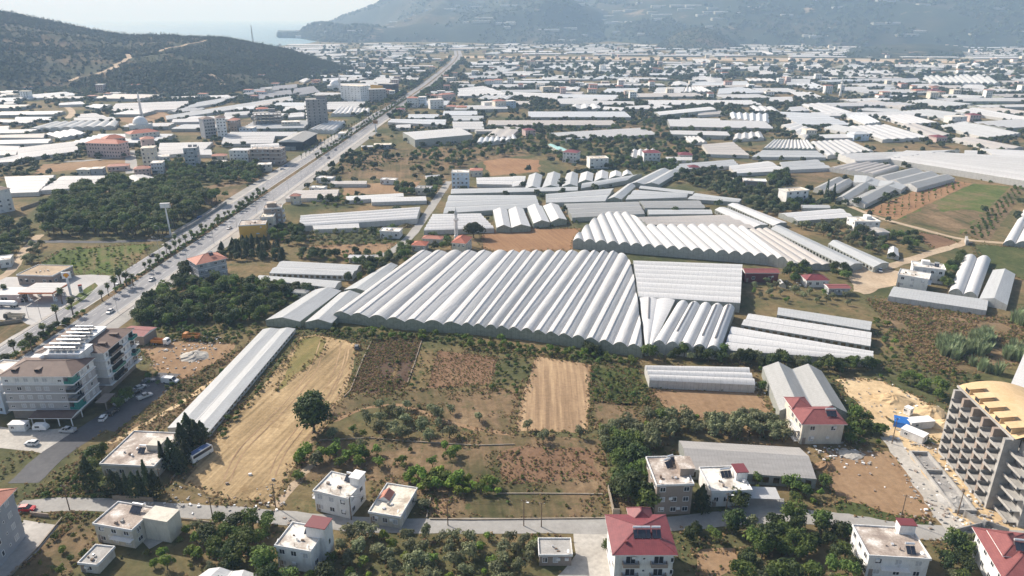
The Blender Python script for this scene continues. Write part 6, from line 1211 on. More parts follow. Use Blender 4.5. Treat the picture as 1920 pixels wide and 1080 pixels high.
for i, (fl, fr, z, f_, wl, rf, rm, lab) in enumerate([((762, 184), (783, 184), 13, 4, PLASTER, 'hip', T_SALMON, 'pale four storey block beside the highway, left of three'), ((784, 182), (798, 182), 14, 4, PLASTER_L, 'flat', ROOF_FLAT, 'pale blue block beside the highway, middle of three'), ((806, 187), (832, 186), 13, 4, PLASTER, 'flat', ROOF_FLAT, 'white block beside the highway, right of three'),
 ((828, 178), (855, 176), 10, 3, PLASTER_P, 'hip', T_SALMON, 'pink roofed block behind the white one'), ((836, 200), (855, 200), 6, 2, PLASTER_C, 'hip', T_SALMON, 'small pink house on the grove edge'), ((855, 201), (875, 201), 6, 2, OCHRE, 'hip', T_SALMON, 'small yellow house on the grove edge'), ((908, 192), (928, 191), 9, 3, PLASTER, 'flat', ROOF_FLAT, 'white stepped house right of the yellow one'), ((928, 190), (950, 189), 12, 4, PLASTER_C, 'hip', T_SALMON, 'cream block with a salmon roof in the grove'), ((948, 190), (968, 189), 10, 3, PLASTER_L, 'flat', ROOF_FLAT, 'pale blue block at the grove edge'),
 ((908, 151), (926, 151), 11, 4, PLASTER, 'hip', T_SALMON, 'pale block in mid plain, left of two'), ((926, 150), (942, 150), 12, 4, PLASTER, 'hip', T_SALMON, 'pale block in mid plain, right of two'), ((837, 146), (855, 145), 10, 3, PLASTER_C, 'flat', ROOF_FLAT, 'cream block beside the far highway'), ((1005, 158), (1022, 158), 9, 3, PLASTER, 'flat', ROOF_FLAT, 'white cube house before the many white roofs'), ((1018, 163), (1040, 162), 9, 3, PLASTER_C, 'flat', ROOF_CREAM, 'cream stepped house before the many white roofs'), ((1042, 164), (1058, 164), 8, 2, PLASTER_B, 'flat', ROOF_CREAM, 'brown house before the many white roofs'),
 ((1125, 122), (1136, 122), 16, 5, PLASTER, 'flat', ROOF_FLAT, 'narrow white tower house among far roofs'), ((983, 112), (996, 112), 14, 4, PLASTER, 'flat', ROOF_FLAT, 'narrow white block among far trees'), ((740, 205), (758, 205), 6, 2, PLASTER_P, 'hip', T_WINE, 'red roofed house at the road edge'), ((1512, 244), (1533, 244), 8, 2, PLASTER_C, 'flat', ROOF_CREAM, 'cream two storey house among white spans'), ((1602, 252), (1632, 251), 7, 2, PLASTER_L, 'hip', F_BLUE, 'pale blue house with a blue white roof among white spans'),
 ((1757, 258), (1778, 257), 5, 1, PLASTER_P, 'hip', T_WINE, 'red roofed cottage among white spans'), ((1786, 219), (1815, 218), 8, 2, PLASTER, 'flat', ROOF_FLAT, 'white terraces of a house among far right greenhouses'), ((1820, 216), (1842, 216), 8, 2, PLASTER_P, 'hip', T_WINE, 'red roofed house among far right greenhouses'), ((1718, 170), (1738, 169), 7, 2, PLASTER_C, 'hip', T_SALMON, 'cream house beside the far right crops'), ((1748, 170), (1766, 169), 7, 2, PLASTER_P, 'hip', T_WINE, 'red house beside the far right crops'), ((985, 245), (1005, 244), 6, 2, PLASTER_P, 'hip', T_WINE, 'red roofed house in the dark wood'),
 ((1862, 166), (1890, 165), 5, 1, PLASTER_C, 'flat', ROOF_CREAM, 'low cream house at the far right field'), ((633, 250), (647, 250), 5, 1, PLASTER, 'flat', ROOF_FLAT, 'white kiosk at the highway bend')]):
 house(lab, fl, fr, 13, z, f_, wl, rf, rm, rise=1.8, wins={'f': 4, 'r': 3}, small=True, cat='house' if z < 10 else 'apartment block')
house('yellow painted shop with white vaulted roofs beside the highway', (678, 276), (700, 275), 9, 3.6, 1, OCHRE, 'flat', F_WHITE, wins={'f': 2}, small=True, cat='shop', name='shop'); house('grey workshop beside the yellow shop', (701, 272), (735, 271), 10, 4, 1, PLASTER_G, 'flat', ROOF_CREAM, wins={'f': 4}, small=True, cat='workshop', name='workshop')
# airfield hall tanks
for px_, lab in ((1800, 'left one of two white round tanks at the airfield'), (1828, 'right one of two white round tanks at the airfield')):
 g = G(px_, 128.5); b = Bld(lab, 'tank', (g.x, g.y, 0), 0, None, 'storage_tank'); m = MB(); m.lathe([(9, 0), (9, 11), (5, 12.5), (.1, 13)], n=16); m.build('shell', TRIM, b.o); m = MB(); m.tube([(9.3, 0, 0), (9.3, 0, 12)], .3, 5); m.build('ladder', METAL, b.o)
print('houses done', len(bpy.data.objects))
# ------------------------------------------------------------------ vehicles
def loft(m, secs, mat=0):
 """secs: list of closed rings with equal counts"""
 n = len(secs[0]); v = [p for s_ in secs for p in s_]; f = []
 for i in range(len(secs) - 1):
  for k in range(n): f.append((i * n + k, i * n + (k + 1) % n, (i + 1) * n + (k + 1) % n, (i + 1) * n + k))
 f += [tuple(range(n))[::-1], tuple((len(secs) - 1) * n + k for k in range(n))]
 m.add(v, f, mat)
def carpaint(name, c): return flat('paint_' + name, c, .28, .6, dv=.03)
PAINT = {k: carpaint(k, c) for k, c in dict(white=(.78, .78, .78), silver=(.46, .47, .48), grey=(.16, .165, .17), black=(.025, .025, .03), red=(.50, .03, .04), blue=(.06, .12, .28), beige=(.45, .40, .32), orange=(.48, .20, .05)).items()}
LAMP = flat('lamp_lens', (.75, .72, .65), .2); TAIL = flat('tail_lens', (.35, .02, .02), .3)
_WH = {}
def wheel_mesh(r=.33, w_=.22):
 if (r, w_) not in _WH:
  t = MB(); t.tube([(0, -w_ / 2, 0), (0, w_ / 2, 0)], r, 12); h = MB(); h.tube([(0, -w_ / 2 - .01, 0), (0, w_ / 2 + .01, 0)], r * .6, 10)
  _WH[(r, w_)] = (t.mesh('wheel', BLACK), h.mesh('rim', METAL))
 return _WH[(r, w_)]
def add_wheels(o, xs, hw, r=.33, w_=.22):
 wm, rm = wheel_mesh(r, w_)
 for x in xs:
  for y in (-hw, hw): a = ob('wheel', wm, o, (x, y, r)); ob('rim', rm, a)
_BODY = {}
def car_meshes(kind):
 if kind in _BODY: return _BODY[kind]
 b = MB(); g = MB(); r = MB()
 L, W = (4.3, .88) if kind != 'pickup' else (5.1, .92)
 def sec(x, z0, z1, w_): return [(x, -w_, z0), (x, -w_ * 1.02, (z0 + z1) / 2), (x, -w_ * .93, z1), (x, w_ * .93, z1), (x, w_ * 1.02, (z0 + z1) / 2), (x, w_, z0)]
 if kind == 'sedan': prof = [(-2.15, .42, .78, .78), (-2.05, .25, .92, .86), (-1.2, .22, .95, .88), (.9, .22, .92, .88), (1.9, .24, .76, .85), (2.15, .36, .62, .74)]; cab = [(-1.75, .94), (-1.05, 1.40), (.25, 1.43), (1.05, .92)]
 elif kind == 'hatch': prof = [(-2.0, .42, .85, .80), (-1.95, .25, 1.0, .86), (-1.2, .22, .98, .88), (.8, .22, .95, .88), (1.75, .24, .80, .85), (2.0, .36, .64, .74)]; cab = [(-1.95, .98), (-1.6, 1.44), (.15, 1.48), (1.0, .94)]
 else: prof = [(-2.5, .5, .95, .85), (-2.45, .4, 1.0, .9), (-.6, .35, 1.0, .92), (1.0, .35, 1.05, .92), (2.3, .38, .95, .9), (2.55, .45, .75, .82)]; cab = [(-.62, 1.0), (-.5, 1.72), (.75, 1.74), (1.45, 1.05)]
 loft(b, [sec(*p) for p in prof])
 (xa, za), (xb, zb), (xc, zc), (xd, zd) = cab; wt, wb = .64, .82
 v = [(xa, -wb, za), (xb, -wt, zb), (xc, -wt, zc), (xd, -wb, zd), (xa, wb, za), (xb, wt, zb), (xc, wt, zc), (xd, wb, zd)]
 g.add(v, [(0, 3, 2, 1), (4, 5, 6, 7), (0, 1, 5, 4), (2, 3, 7, 6)])
 r.add([(xb - .05, -wt - .02, zb), (xc + .05, -wt - .02, zc), (xc + .05, wt + .02, zc), (xb - .05, wt + .02, zb), (xb, -wt + .05, zb + .07), (xc, -wt + .05, zc + .07), (xc, wt - .05, zc + .07), (xb, wt - .05, zb + .07)], [(4, 5, 6, 7), (0, 1, 5, 4), (1, 2, 6, 5), (2, 3, 7, 6), (3, 0, 4, 7)])
 for s_ in (-1, 1): r.bar(((xb + xc) / 2, s_ * (wt + .02), (zb + zc) / 2), ((xa + xd) / 2, s_ * (wb + .01), (za + zd) / 2), .1)
 if kind == 'pickup': b.box(-2.42, -.86, 1.0, -.66, -.78, 1.32); b.box(-2.42, .78, 1.0, -.66, .86, 1.32); b.box(-2.48, -.86, 1.0, -2.42, .86, 1.32)
 hl = MB(); hl.box(prof[-1][0] - .12, -.72, .56, prof[-1][0] + .02, -.42, .68); tl = MB(); tl.box(prof[0][0] - .02, -.76, .66, prof[0][0] + .1, -.5, .8)
 _BODY[kind] = (b, g, r, hl.mesh('headlight', LAMP), tl.mesh('tail_light', TAIL), (prof[1][0] + .75, prof[-2][0] - .55)); return _BODY[kind]
_BM = {}
def car(label, px, py, head, paint='white', kind='sedan', group='cars', cat='car'):
 b, g, r, hl, tl, xs = car_meshes(kind); k = (kind, paint)
 if k not in _BM: _BM[k] = (b.mesh('body', PAINT[paint]), g.mesh('window', GLASS), r.mesh('car_roof', PAINT[paint]))
 p = G(px, py); o = thing('pickup' if kind == 'pickup' else 'car', label, cat, (p.x, p.y, .07), R(head), group)
 for m_, nm in zip(_BM[k], ('body', 'window', 'car_roof')): ob(nm, m_, o)
 for y_ in (0, 1.14): ob('headlight', hl, o, (0, y_, 0)); ob('tail_light', tl, o, (0, y_ * 1.1, 0))
 add_wheels(o, xs, .80); return o
PK = 'cars parked beside the apartment block'; HC = 'cars driving on the highway'
for a in [('white car parked nearest the street corner by the block', 195, 786, 95, 'white', 'hatch', PK), ('silver car parked beside a bluish one', 226, 757, 60, 'silver', 'sedan', PK), ('white car parked beside a silver one', 237, 749, 60, 'white', 'sedan', PK), ('black car in the shade between white and silver ones', 255, 738, 60, 'black', 'hatch', PK), ('light silver car beside the black one', 263, 729, 55, 'silver', 'sedan', PK), ('dark grey car parked deepest in the car park', 279, 716, 20, 'grey', 'sedan', PK), ('black car tucked under the block near the entrance', 212, 776, 80, 'black', 'sedan', PK)]: car(*a)
car('silver pickup with an open bed in the middle of the car park', 272, 746, 50, 'silver', 'pickup', PK, 'pickup'); car('silver pickup standing on the pale gravel yard', 128, 810, 175, 'silver', 'pickup', None, 'pickup')
car('white car crossing the pale gravel yard', 60, 834, 175, 'white', 'hatch', None)
for lab, px_, py_, h_, c_ in [('white car on the right carriageway between palm shadows', 207, 586, 268, 'white'), ('white car farther up the right carriageway', 285, 526, 268, 'white'), ('white car on the left carriageway behind the palm trunks', 221, 537, 89, 'white'), ('white car on the carriageway near the ochre building', 430, 429, 268, 'white'), ('dark car far up the right carriageway', 616, 297, 268, 'black'), ('small dark car near the wide junction', 629, 282, 268, 'grey'), ('silver car far along the left carriageway', 636, 261, 90, 'silver')]: car(lab, px_, py_, h_, c_, 'sedan', HC)
car('white car stopped on the service lane beside the green orchard', 251, 586, 268, 'white', 'hatch', None); car('dark car parked on the dirt verge below the pine wood', 287, 480, 70, 'black', 'sedan', None)
car('dark grey car at the top end of the stubble field', 669, 653, 100, 'grey', 'hatch', None); car('red car behind a low wall beside the grey apartment house', 52, 957, 5, 'red', 'hatch', None)
car('white small pickup in the bare yard by the greenhouses', 1650, 509, 250, 'white', 'hatch', None); car('silver car beside the white one in the bare yard', 1640, 505, 10, 'silver', 'sedan', None)
car('dark car under the fuel station canopy', 42, 566, 10, 'black', 'sedan', None); car('dark car under the palm by the fuel station', 113, 553, 40, 'grey', 'sedan', None); car('white car beside the brick red block', 530, 318, 20, 'white', 'sedan', None); car('blue grey car beside the brick red block', 537, 313, 20, 'blue', 'sedan', None)
def boxvan(name, label, cat, px, py, head, L, W, H, paint, hood=.9, glassroof=False, group=None):
 p = G(px, py); o = thing(name, label, cat, (p.x, p.y, .07), R(head), group); b = MB(); hw = W / 2; x0, x1 = -L / 2, L / 2
 def sec(x, z0, z1, t=.92): return [(x, -hw, z0), (x, -hw, z1 * .6), (x, -hw * t, z1), (x, hw * t, z1), (x, hw, z1 * .6), (x, hw, z0)]
 loft(b, [sec(x0, .45, H * .96), sec(x0 + .1, .35, H), sec(x1 - hood - .9, .35, H), sec(x1 - hood, .35, H * .62 if hood > .3 else H * .97), sec(x1 - .1, .4, H * .5 if hood > .3 else H * .9), sec(x1, .5, H * .42 if hood > .3 else H * .8)])
 b.build('body', PAINT[paint], o); g = MB(); zt_, zb_ = H * .9, H * .58
 for s_ in (-1, 1): g.add([(x1 - hood - 1.6, s_ * (hw + .012), zb_), (x1 - hood - .35, s_ * (hw + .012), zb_), (x1 - hood - .8, s_ * (hw * .965 + .012), zt_), (x1 - hood - 1.6, s_ * (hw * .965 + .012), zt_)] if not glassroof else [(x0 + .4, s_ * (hw + .012), zb_), (x1 - .4, s_ * (hw + .012), zb_), (x1 - .4, s_ * (hw * .965 + .012), zt_), (x0 + .4, s_ * (hw * .965 + .012), zt_)], [(0, 1, 2, 3)])
 g.build('window', GLASS, o); f = MB(); f.add([(x1 - hood + .02, -hw * .9, H * .64), (x1 - hood + .02, hw * .9, H * .64), (x1 - hood - .86, hw * .84, H * .985), (x1 - hood - .86, -hw * .84, H * .985)] if hood > .3 else [(x1 + .015, -hw * .85, H * .5), (x1 + .015, hw * .85, H * .5), (x1 - .08, hw * .8, H * .88), (x1 - .08, -hw * .8, H * .88)], [(0, 1, 2, 3)]); f.build('windscreen', GLASS, o)
 if glassroof: m = MB(); m.box(x0 + .5, -hw * .72, H + .002, x1 - .8, hw * .72, H + .1); m.build('roof_panel', PAINT['blue'], o)
 add_wheels(o, (x0 + L * .2, x1 - L * .19), hw - .12, .36, .25); return o
boxvan('van', 'long white van parked at the open end of the car park', 'van', 320, 718, -8, 5.8, 2.0, 2.3, 'white')
boxvan('bus', 'white minibus with a blue roof panel beside the cypresses', 'bus', 377, 858, 62, 7.2, 2.3, 2.8, 'white', hood=.2, glassroof=True)
boxvan('van', 'blue and white van beside the pine wood wall', 'van', 376, 411, 85, 5.4, 2.0, 2.2, 'blue')
def truck(name, label, px, py, head, cabc, bodyc, L=7.0, tank=False, tip=0):
 p = G(px, py); o = thing(name, label, 'truck', (p.x, p.y, .06), R(head)); m = MB(); m.box(-L / 2, -.45, .7, L / 2, .45, .95); m.build('chassis', BLACK, o)
 m = MB(); loft(m, [[(x, -1.15, .6), (x, -1.15, z), (x, 1.15, z), (x, 1.15, .6)] for x, z in ((L / 2 - 1.9, 2.7), (L / 2 - .5, 2.75), (L / 2 - .1, 1.7), (L / 2, 1.5))]); c_ = m.build('cab', PAINT[cabc], o); m = MB(); m.add([(L / 2 - .46, -1.0, 2.6), (L / 2 - .46, 1.0, 2.6), (L / 2 - .07, 1.0, 1.75), (L / 2 - .07, -1.0, 1.75)], [(0, 1, 2, 3)]); m.build('windscreen', GLASS, c_)
 if tank: m = MB(); m.tube([(-L / 2, 0, 1.95), (-L / 2 + .3, 0, 1.95), (L / 2 - 2.5, 0, 1.95), (L / 2 - 2.2, 0, 1.95)], [.7, 1.1, 1.1, .7], 14); m.build('tank', PAINT[bodyc], o)
 else:
  m = MB(); x0, x1 = -L / 2 - .2, L / 2 - 2.1
  for bx in ((x0, -1.2, 1.0, x1, 1.2, 1.15), (x0, -1.2, 1.15, x1, -1.08, 2.2), (x0, 1.08, 1.15, x1, 1.2, 2.2), (x0, -1.08, 1.15, x0 + .12, 1.08, 2.0), (x1 - .12, -1.08, 1.15, x1, 1.08, 2.5)): m.box(*bx)
  m.build('tipper_body', PAINT[bodyc], o)
 add_wheels(o, (-L / 2 + .8, -L / 2 + 2.0, L / 2 - 1.0), 1.0, .5, .35); return o
truck('tipper_truck', 'tipper truck with a white cab and rusty body on the dirt lot', 303, 646, -8, 'white', 'orange'); truck('tipper_truck', 'old orange tipper standing at the edge of the dirt lot', 359, 636, 175, 'orange', 'orange', 6.4)
truck('tank_truck', 'white tanker truck at the left edge of the fuel station', 14, 576, 175, 'white', 'white', 9.5, tank=True); truck('flatbed_truck', 'dark cabbed truck with a pale load bed beside the fuel station', 28, 598, 178, 'black', 'beige', 8)
def cabin(label, px, py, rz, L=6, W=2.5, H=2.6, name='site_cabin', cat='cabin', mat=None):
 p = G(px, py); b = Bld(label, cat, (p.x, p.y, 0), R(rz), None, name); b.block(-L / 2, -W / 2, L / 2, W / 2, .15, H, mat or PLASTER); m = MB(); m.box(-L / 2 - .1, -W / 2 - .1, H, L / 2 + .1, W / 2 + .1, H + .12); m.build('roof', TRIM, b.o); b.win('f', -L * .25, 1.1, 1.1, 1.0, 'dark', -W / 2); b.win('r', 0, 1.1, .9, .9, 'dark', L / 2)
 m = MB(); m.box(L * .1, -W / 2 - .03, .2, L * .1 + .9, -W / 2 - .003, 2.2); m.build('door', FRAME, b.o); b.foot(-L / 2, -W / 2, L / 2, W / 2); return b
cabin('white site cabin beside a rounded caravan on the gravel', 38, 806, 0, 5); 
p = G(78, 806); o = thing('caravan', 'small white rounded caravan beside the site cabin', 'caravan', (p.x, p.y, 0), 0); m = MB(); loft(m, [[(x, y_, z) for y_, z in ((-1, .5), (-1, .5 + h_ * .7), (-.8, .5 + h_), (.8, .5 + h_), (1, .5 + h_ * .7), (1, .5))] for x, h_ in ((-2.1, 1.2), (-1.8, 1.75), (1.2, 1.8), (2.1, 1.1))]); m.build('body', PAINT['white'], o); m = MB(); m.box(-1.2, -1.02, 1.3, .2, -.98, 1.9); m.build('window', GLASS, o); add_wheels(o, (0,), .85)
cabin('white site office with a blue tarp awning, front one', 1712, 822, -52, 6.5, 3.6); cabin('white site store behind the office', 1722, 800, 8, 8, 3.2); cabin('small white upright site toilet near sand heaps', 1702, 777, -60, 2, 2)
p = G(1686, 800); o = thing('tarp', 'bright blue tarpaulin stretched beside the site office', 'tarpaulin', (p.x, p.y, 0), R(-20)); m = MB(); m.add([(-2, -1.6, 2.4), (2.4, -1.6, 2.1), (2.2, 1.6, 2.9), (-1.8, 1.6, 3.0), (-2.2, -2.2, .9), (2.6, -2.2, .7)], [(0, 1, 2, 3), (4, 5, 1, 0)]); m.build('sheet', TARP, o); m = MB(); [m.bar((x, y_, 0), (x, y_, 2.3), .07) for x in (-1.9, 2.2) for y_ in (-1.6, 1.6)]; m.build('posts', METAL, o)['kind'] = 'stuff'
p = G(1420, 941); o = thing('carport', 'white sheet carport beside the white terrace house', 'carport', (p.x, p.y, 0), R(-4)); m = MB(); m.box(-5, -2.5, 2.9, 5, 2.5, 3.0); m.build('roof', F_BRIGHT, o)
for x in (-4.8, 4.8):
 for y_ in (-2.3, 2.3): m = MB(); m.box(x - .06, y_ - .06, 0, x + .06, y_ + .06, 2.897); m.build('post', METAL, o)
# ------------------------------------------------------------------ fuel station
p = G(82, 567); c0 = G(33, 549, 5.3); c1 = G(97, 550, 5.3); cw = (c1 - c0).length
o = thing('fuel_canopy', 'fuel station canopy with a white roof and red orange edge', 'canopy', (c0.x, c0.y, 0), 0); m = MB(); m.box(0, 0, 4.7, cw, 13, 5.25); m.build('fascia', flat('fascia_orange', (.55, .16, .06), .4), o)
m = MB()
for i in range(4): m.box(.3, .3 + 3.12 * i, 5.254, cw - .3, 3.3 + 3.12 * i, 5.36)
m.build('roof', F_BRIGHT, o)
for x in (2.2, cw - 2.2):
 for y_ in (3, 9.5): m = MB(); m.box(x - .25, y_ - .25, 0, x + .25, y_ + .25, 4.697); m.build('column', TRIM, o)
for x in (2.2, cw - 2.2):
 for y_ in (3, 9.5):
  for s_ in (1.0,): pu = thing('fuel_pump', f'white fuel pump under the canopy, {"front" if y_ < 5 else "rear"} {"left" if x < 5 else "right"} one', 'fuel pump', (c0.x + x + s_, c0.y + y_, .06), 0, 'pumps under the canopy'); m = MB(); m.box(-.3, -.45, 0, .3, .45, 1.9); m.build('cabinet', TRIM, pu); m = MB(); m.box(-.31, -.3, 1.2, .31, .3, 1.6); m.build('display', GLASS, pu)
occupy([(c0.x - 12, c0.y - 1), (c0.x + cw, c0.y - 1), (c0.x + cw, c0.y + 14), (c0.x - 12, c0.y + 14)], 1)
b = Bld('low white roofed fuel station shop joined to the canopy', 'shop', (c0.x - 11.5, c0.y + 1, 0), 0, None, 'fuel_shop'); b.block(0, 0, 11, 9, 0, 3.9, PLASTER_P); b.flatroof(0, 0, 11, 9, 4.1, F_WHITE, 0, .4); b.win('r', 4, .6, 5, 2.4, 'dark', 11); b.win('f', 4, .8, 3, 2, 'dark', 0)
sx = G(133, 553); o = thing('fuel_sign', 'tall fuel station sign with an orange yellow shell emblem', 'sign', (sx.x, sx.y, 0), R(12)); m = MB(); m.box(-.45, -.25, 0, .45, .25, 8.2); m.build('pole', TRIM, o); m = MB(); m.box(-1.9, -.3, 8.2, 1.9, .3, 11.2); pn = m.build('panel', TRIM, o)
for s_ in (-1, 1):                                                  # scallop emblem: red outline, yellow fan
 for sc, mt, dy in ((1.22, flat('emblem_red', (.60, .07, .03), .5), .302), (1.02, flat('emblem_yellow', (.80, .42, .02), .5), .31)):
  pts = [(-.35 * sc, -.95 * sc), (.35 * sc, -.95 * sc), (.42 * sc, -.62 * sc)]
  for k in range(13): a = math.pi * (k / 12) * 1.1 - .157; rr = sc * (1 + .05 * math.cos(k * math.pi)); pts.append((rr * math.cos(a), rr * math.sin(a) * .9 - .05))
  pts.append((-.42 * sc, -.62 * sc)); m = MB(); m.add([(x, s_ * dy, 9.75 + z) for x, z in pts], [tuple(range(len(pts)))]); m.build('emblem', mt, pn)
 for k in range(5): a = math.pi * (.2 + .15 * k); m = MB(); m.bar((0, s_ * .315, 8.95), (.92 * math.cos(a), s_ * .315, 9.75 + .78 * math.sin(a)), .06, .01); m.build('emblem_rib', flat('emblem_line', (.60, .10, .03), .5), pn)
tx = G(153, 550); o = thing('price_totem', 'white and red price totem beside the station island', 'sign', (tx.x, tx.y, 0), R(20)); m = MB(); m.box(-.8, -.2, .3, .8, .2, 4.4); m.build('panel', TRIM, o); m = MB(); m.box(-.8, -.21, 3.6, .8, .21, 4.41); m.build('head_panel', flat('totem_red', (.5, .06, .03), .5), o)
for i in range(4): m = MB(); m.box(-.6, -.215, 1.0 + .6 * i, .6, .215, 1.38 + .6 * i); m.build('price_panel', GLASS, o)
# billboard and masts
bx = G(320, 441); o = thing('billboard', 'double billboard on a tall leaning white pole beside the pine wood', 'billboard', (bx.x, bx.y, 0), R(8)); m = MB(); m.tube([(0, 0, 0), (-.2, 0, 17)], [.5, .4], 10); m.build('pole', TRIM, o); m = MB(); m.box(-2.8, -.9, 16.6, 2.6, .9, 19.4); pn = m.build('panel', METAL, o)
for s_ in (-1, 1): m = MB(); m.box(-2.6, s_ * .905 - .003, 16.8, 2.4, s_ * .905 + .003, 19.2); m.build('poster', TRIM, pn)
m = MB(); m.bar((-.1, -.96, 16.6), (-.1, -.96, 19.4), .08); m.build('seam', METAL, pn)
sx = G(705, 247); o = thing('billboard', 'orange framed sign on a white pole beside the highway', 'billboard', (sx.x, sx.y, 0), 0); m = MB(); m.box(-.8, -.4, 0, .8, .4, 9); m.build('pole', TRIM, o); m = MB(); m.box(-2.6, -.5, 9, 2.6, .5, 12.4); m.build('panel', flat('board_brown', (.30, .17, .08), .6), o)
# ------------------------------------------------------------------ lamps, poles, wires
lp = MB(); lp.tube([(0, 0, 0), (0, 0, 8.6)], [.11, .07], 6); LPM = lp.mesh('lamp_pole', METAL); la = MB(); la.tube([(0, 0, 8.5), (-.9, 0, 9.1), (-2.1, 0, 9.2)], .05, 5); LAM = la.mesh('lamp_arm', METAL); lh = MB(); lh.box(-2.7, -.14, 9.13, -2.0, .14, 9.27); LHM = lh.mesh('lamp_head', FRAME)
y = 183.0; k = 0
lab = ['street lamp on the right pavement nearest the apartment block']
while y < 720:
 o = thing('street_lamp', f'tall grey street lamp on the right pavement, {ordinal(k)} from the near end', 'street lamp', (hx(y) + 15.2, y, .18), 0, 'street lamps along the right pavement'); ob('pole', LPM, o); ob('arm', LAM, o); ob('lamp_head', LHM, o); y += 33; k += 1
k = 0
for px_, py_ in ((78, 600), (54, 596), (299, 475), (250, 545), (303, 452), (355, 447)):
 p = G(px_, py_); o = thing('street_lamp', f'grey street lamp on the station side of the highway, {ordinal(k)} listed from the left', 'street lamp', (p.x, p.y, .05), 0, 'street lamps on the station side'); o['label'] = ['lamp post at the forecourt front beside the palms', 'short lamp post beside the parked trucks', 'lamp post at the head of the bright green plot', 'lamp post between palms and green island', 'lamp post where the dark lane meets the highway', 'lamp post on the carriageway edge below the billboard'][k]; ob('pole', LPM, o); ob('arm', LAM, o); ob('lamp_head', LHM, o); k += 1
POLES = {}
def pole(key, label, px, py, h=8.0, light=False, mat=None):
 p = G(px, py); o = thing('utility_pole', label, 'utility pole', (p.x, p.y, 0), R(random.uniform(-10, 10)), 'poles along the lanes'); m = MB(); m.tube([(0, 0, 0), (0, 0, h)], [.15, .10], 7); m.build('pole', mat or WOOD, o); m = MB(); m.box(-.7, -.05, h - .45, .7, .05, h - .33); m.build('crossarm', mat or WOOD, o)
 for x in (-.6, 0, .6): m = MB(); m.lathe([(.05, h - .33), (.07, h - .25), (.03, h - .15)], (x, 0), 6); m.build('insulator', TRIM, o)
 if light: m = MB(); m.tube([(0, 0, h - .8), (.9, -.5, h - .3)], .04, 5); m.build('arm', METAL, o); m = MB(); m.box(.7, -.75, h - .36, 1.3, -.4, h - .22); m.build('lamp_head', FRAME, o)
 POLES[key] = (p.x, p.y, h)
for a in [('a', 'dark pole on the lane at the far left beside the red car', 131, 957, 8, False), ('b', 'dark pole beside the low wall in front of the citrus trees', 400, 977, 7.5, False), ('c', 'wooden pole at the stubble field gate', 517, 951, 7.5, False), ('d', 'pole with a white lamp between the white houses', 659, 975, 8, True), ('e', 'wooden pole on the lane below the walled garden', 840, 985, 8, False), ('f', 'pole with a lamp left of the stone hut', 982, 986, 8, True), ('g', 'thin pole just left of the stone hut', 1015, 988, 7.5, False), ('h', 'lamp pole in front of the white terrace house', 1360, 966, 7, True), ('i', 'pole with a lamp at the green verge of the lane', 1688, 976, 8, True), ('j', 'slanting brown pole at the corner of the sandy road', 1672, 832, 9, False), ('k', 'pole amid rubble beside the unfinished hotel', 1795, 966, 8, False), ('l', 'pole beside the dark hedge of the stubble field', 305, 925, 8, False)]: pole(*a)
def wire(label, a, b, sag=.8, n=3):
 A, B_ = POLES[a], POLES[b]; m = MB()
 for i in range(n):
  off = -.6 + .6 * i; pts = []
  for k in range(9):
   t = k / 8; pts.append((A[0] + (B_[0] - A[0]) * t, A[1] + (B_[1] - A[1]) * t + off, A[2] + (B_[2] - A[2]) * t - .2 - sag * 4 * t * (1 - t)))
  m.tube(pts, .022, 4, cap=False)
 tag(m.build('power_cable', BLACK), label, 'cable', 'cables between the lane poles')
for a, b, l in (('c', 'd', 'cables from the field gate pole to the lamp between white houses'), ('d', 'e', 'cables from the lamp between white houses to the garden pole'), ('e', 'f', 'cables from the garden pole to the lamp by the hut'), ('f', 'g', 'short cables beside the stone hut'), ('b', 'c', 'cables across the field gate'), ('l', 'b', 'cables above the dark hedge')): wire(l, a, b)
# lattice masts on the hill
for hid, u, lab in ((0, .80, 'lattice mast on the hill crest'),):
 p = at_y(474, 76, 1880); o = thing('mast', lab, 'mast', (p.x, p.y, p.z - 3)); m = MB()
 for s_ in ((-1, -1), (1, -1), (1, 1), (-1, 1)): m.bar((s_[0] * 1.6, s_[1] * 1.6, 0), (s_[0] * .3, s_[1] * .3, 40), .5)
 m.build('legs', METAL, o); m = MB()
 for k in range(8): z = 4 + k * 4.5; r_ = 1.6 - 1.3 * z / 40; [m.bar((a_[0] * r_, a_[1] * r_, z), (b_[0] * r_, b_[1] * r_, z + 3), .3) for a_, b_ in (((-1, -1), (1, -1)), ((1, -1), (1, 1)), ((1, 1), (-1, 1)), ((-1, 1), (-1, -1)))]
 m.build('bracing', METAL, o)
# ------------------------------------------------------------------ low walls
WALLM = nmat('wall_stone', [(.3, (.24, .20, .155)), (.7, (.36, .31, .25))], .8, .95)
def low_wall(label, pts, h=.9, t=.25, mat=None, cat='wall'):
 h = h * .5 if h < 1.05 else h
 c = [G(*p) for p in pts]; m = MB()
 for a, b in zip(c, c[1:]):
  d = (b - a).normalized(); nr = Vector((-d.y, d.x)) * t / 2; e = d * t * .5
  m.prism([a - nr, b - nr, b + nr, a + nr], 0, h + random.uniform(-.02, .02))
 tag(m.build('low_wall', mat or WALLM), label, cat)
low_wall('pale low wall between the stubble field and the dark plot', [(697, 640), (680, 675), (657, 733), (645, 745)], .8); low_wall('pale low wall between the dark plot and green weeds', [(793, 632), (778, 680), (763, 722)], .8)
low_wall('low stone terrace wall crossing the dry slope', [(600, 826), (690, 822), (780, 829), (890, 836), (965, 834)], .7, .25); low_wall('low wall along the lane below the vegetable bed', [(806, 974), (880, 975), (975, 974), (1135, 972)], .7, .35); low_wall('short wall beside the vegetable bed', [(808, 932), (800, 972)], 1.0)
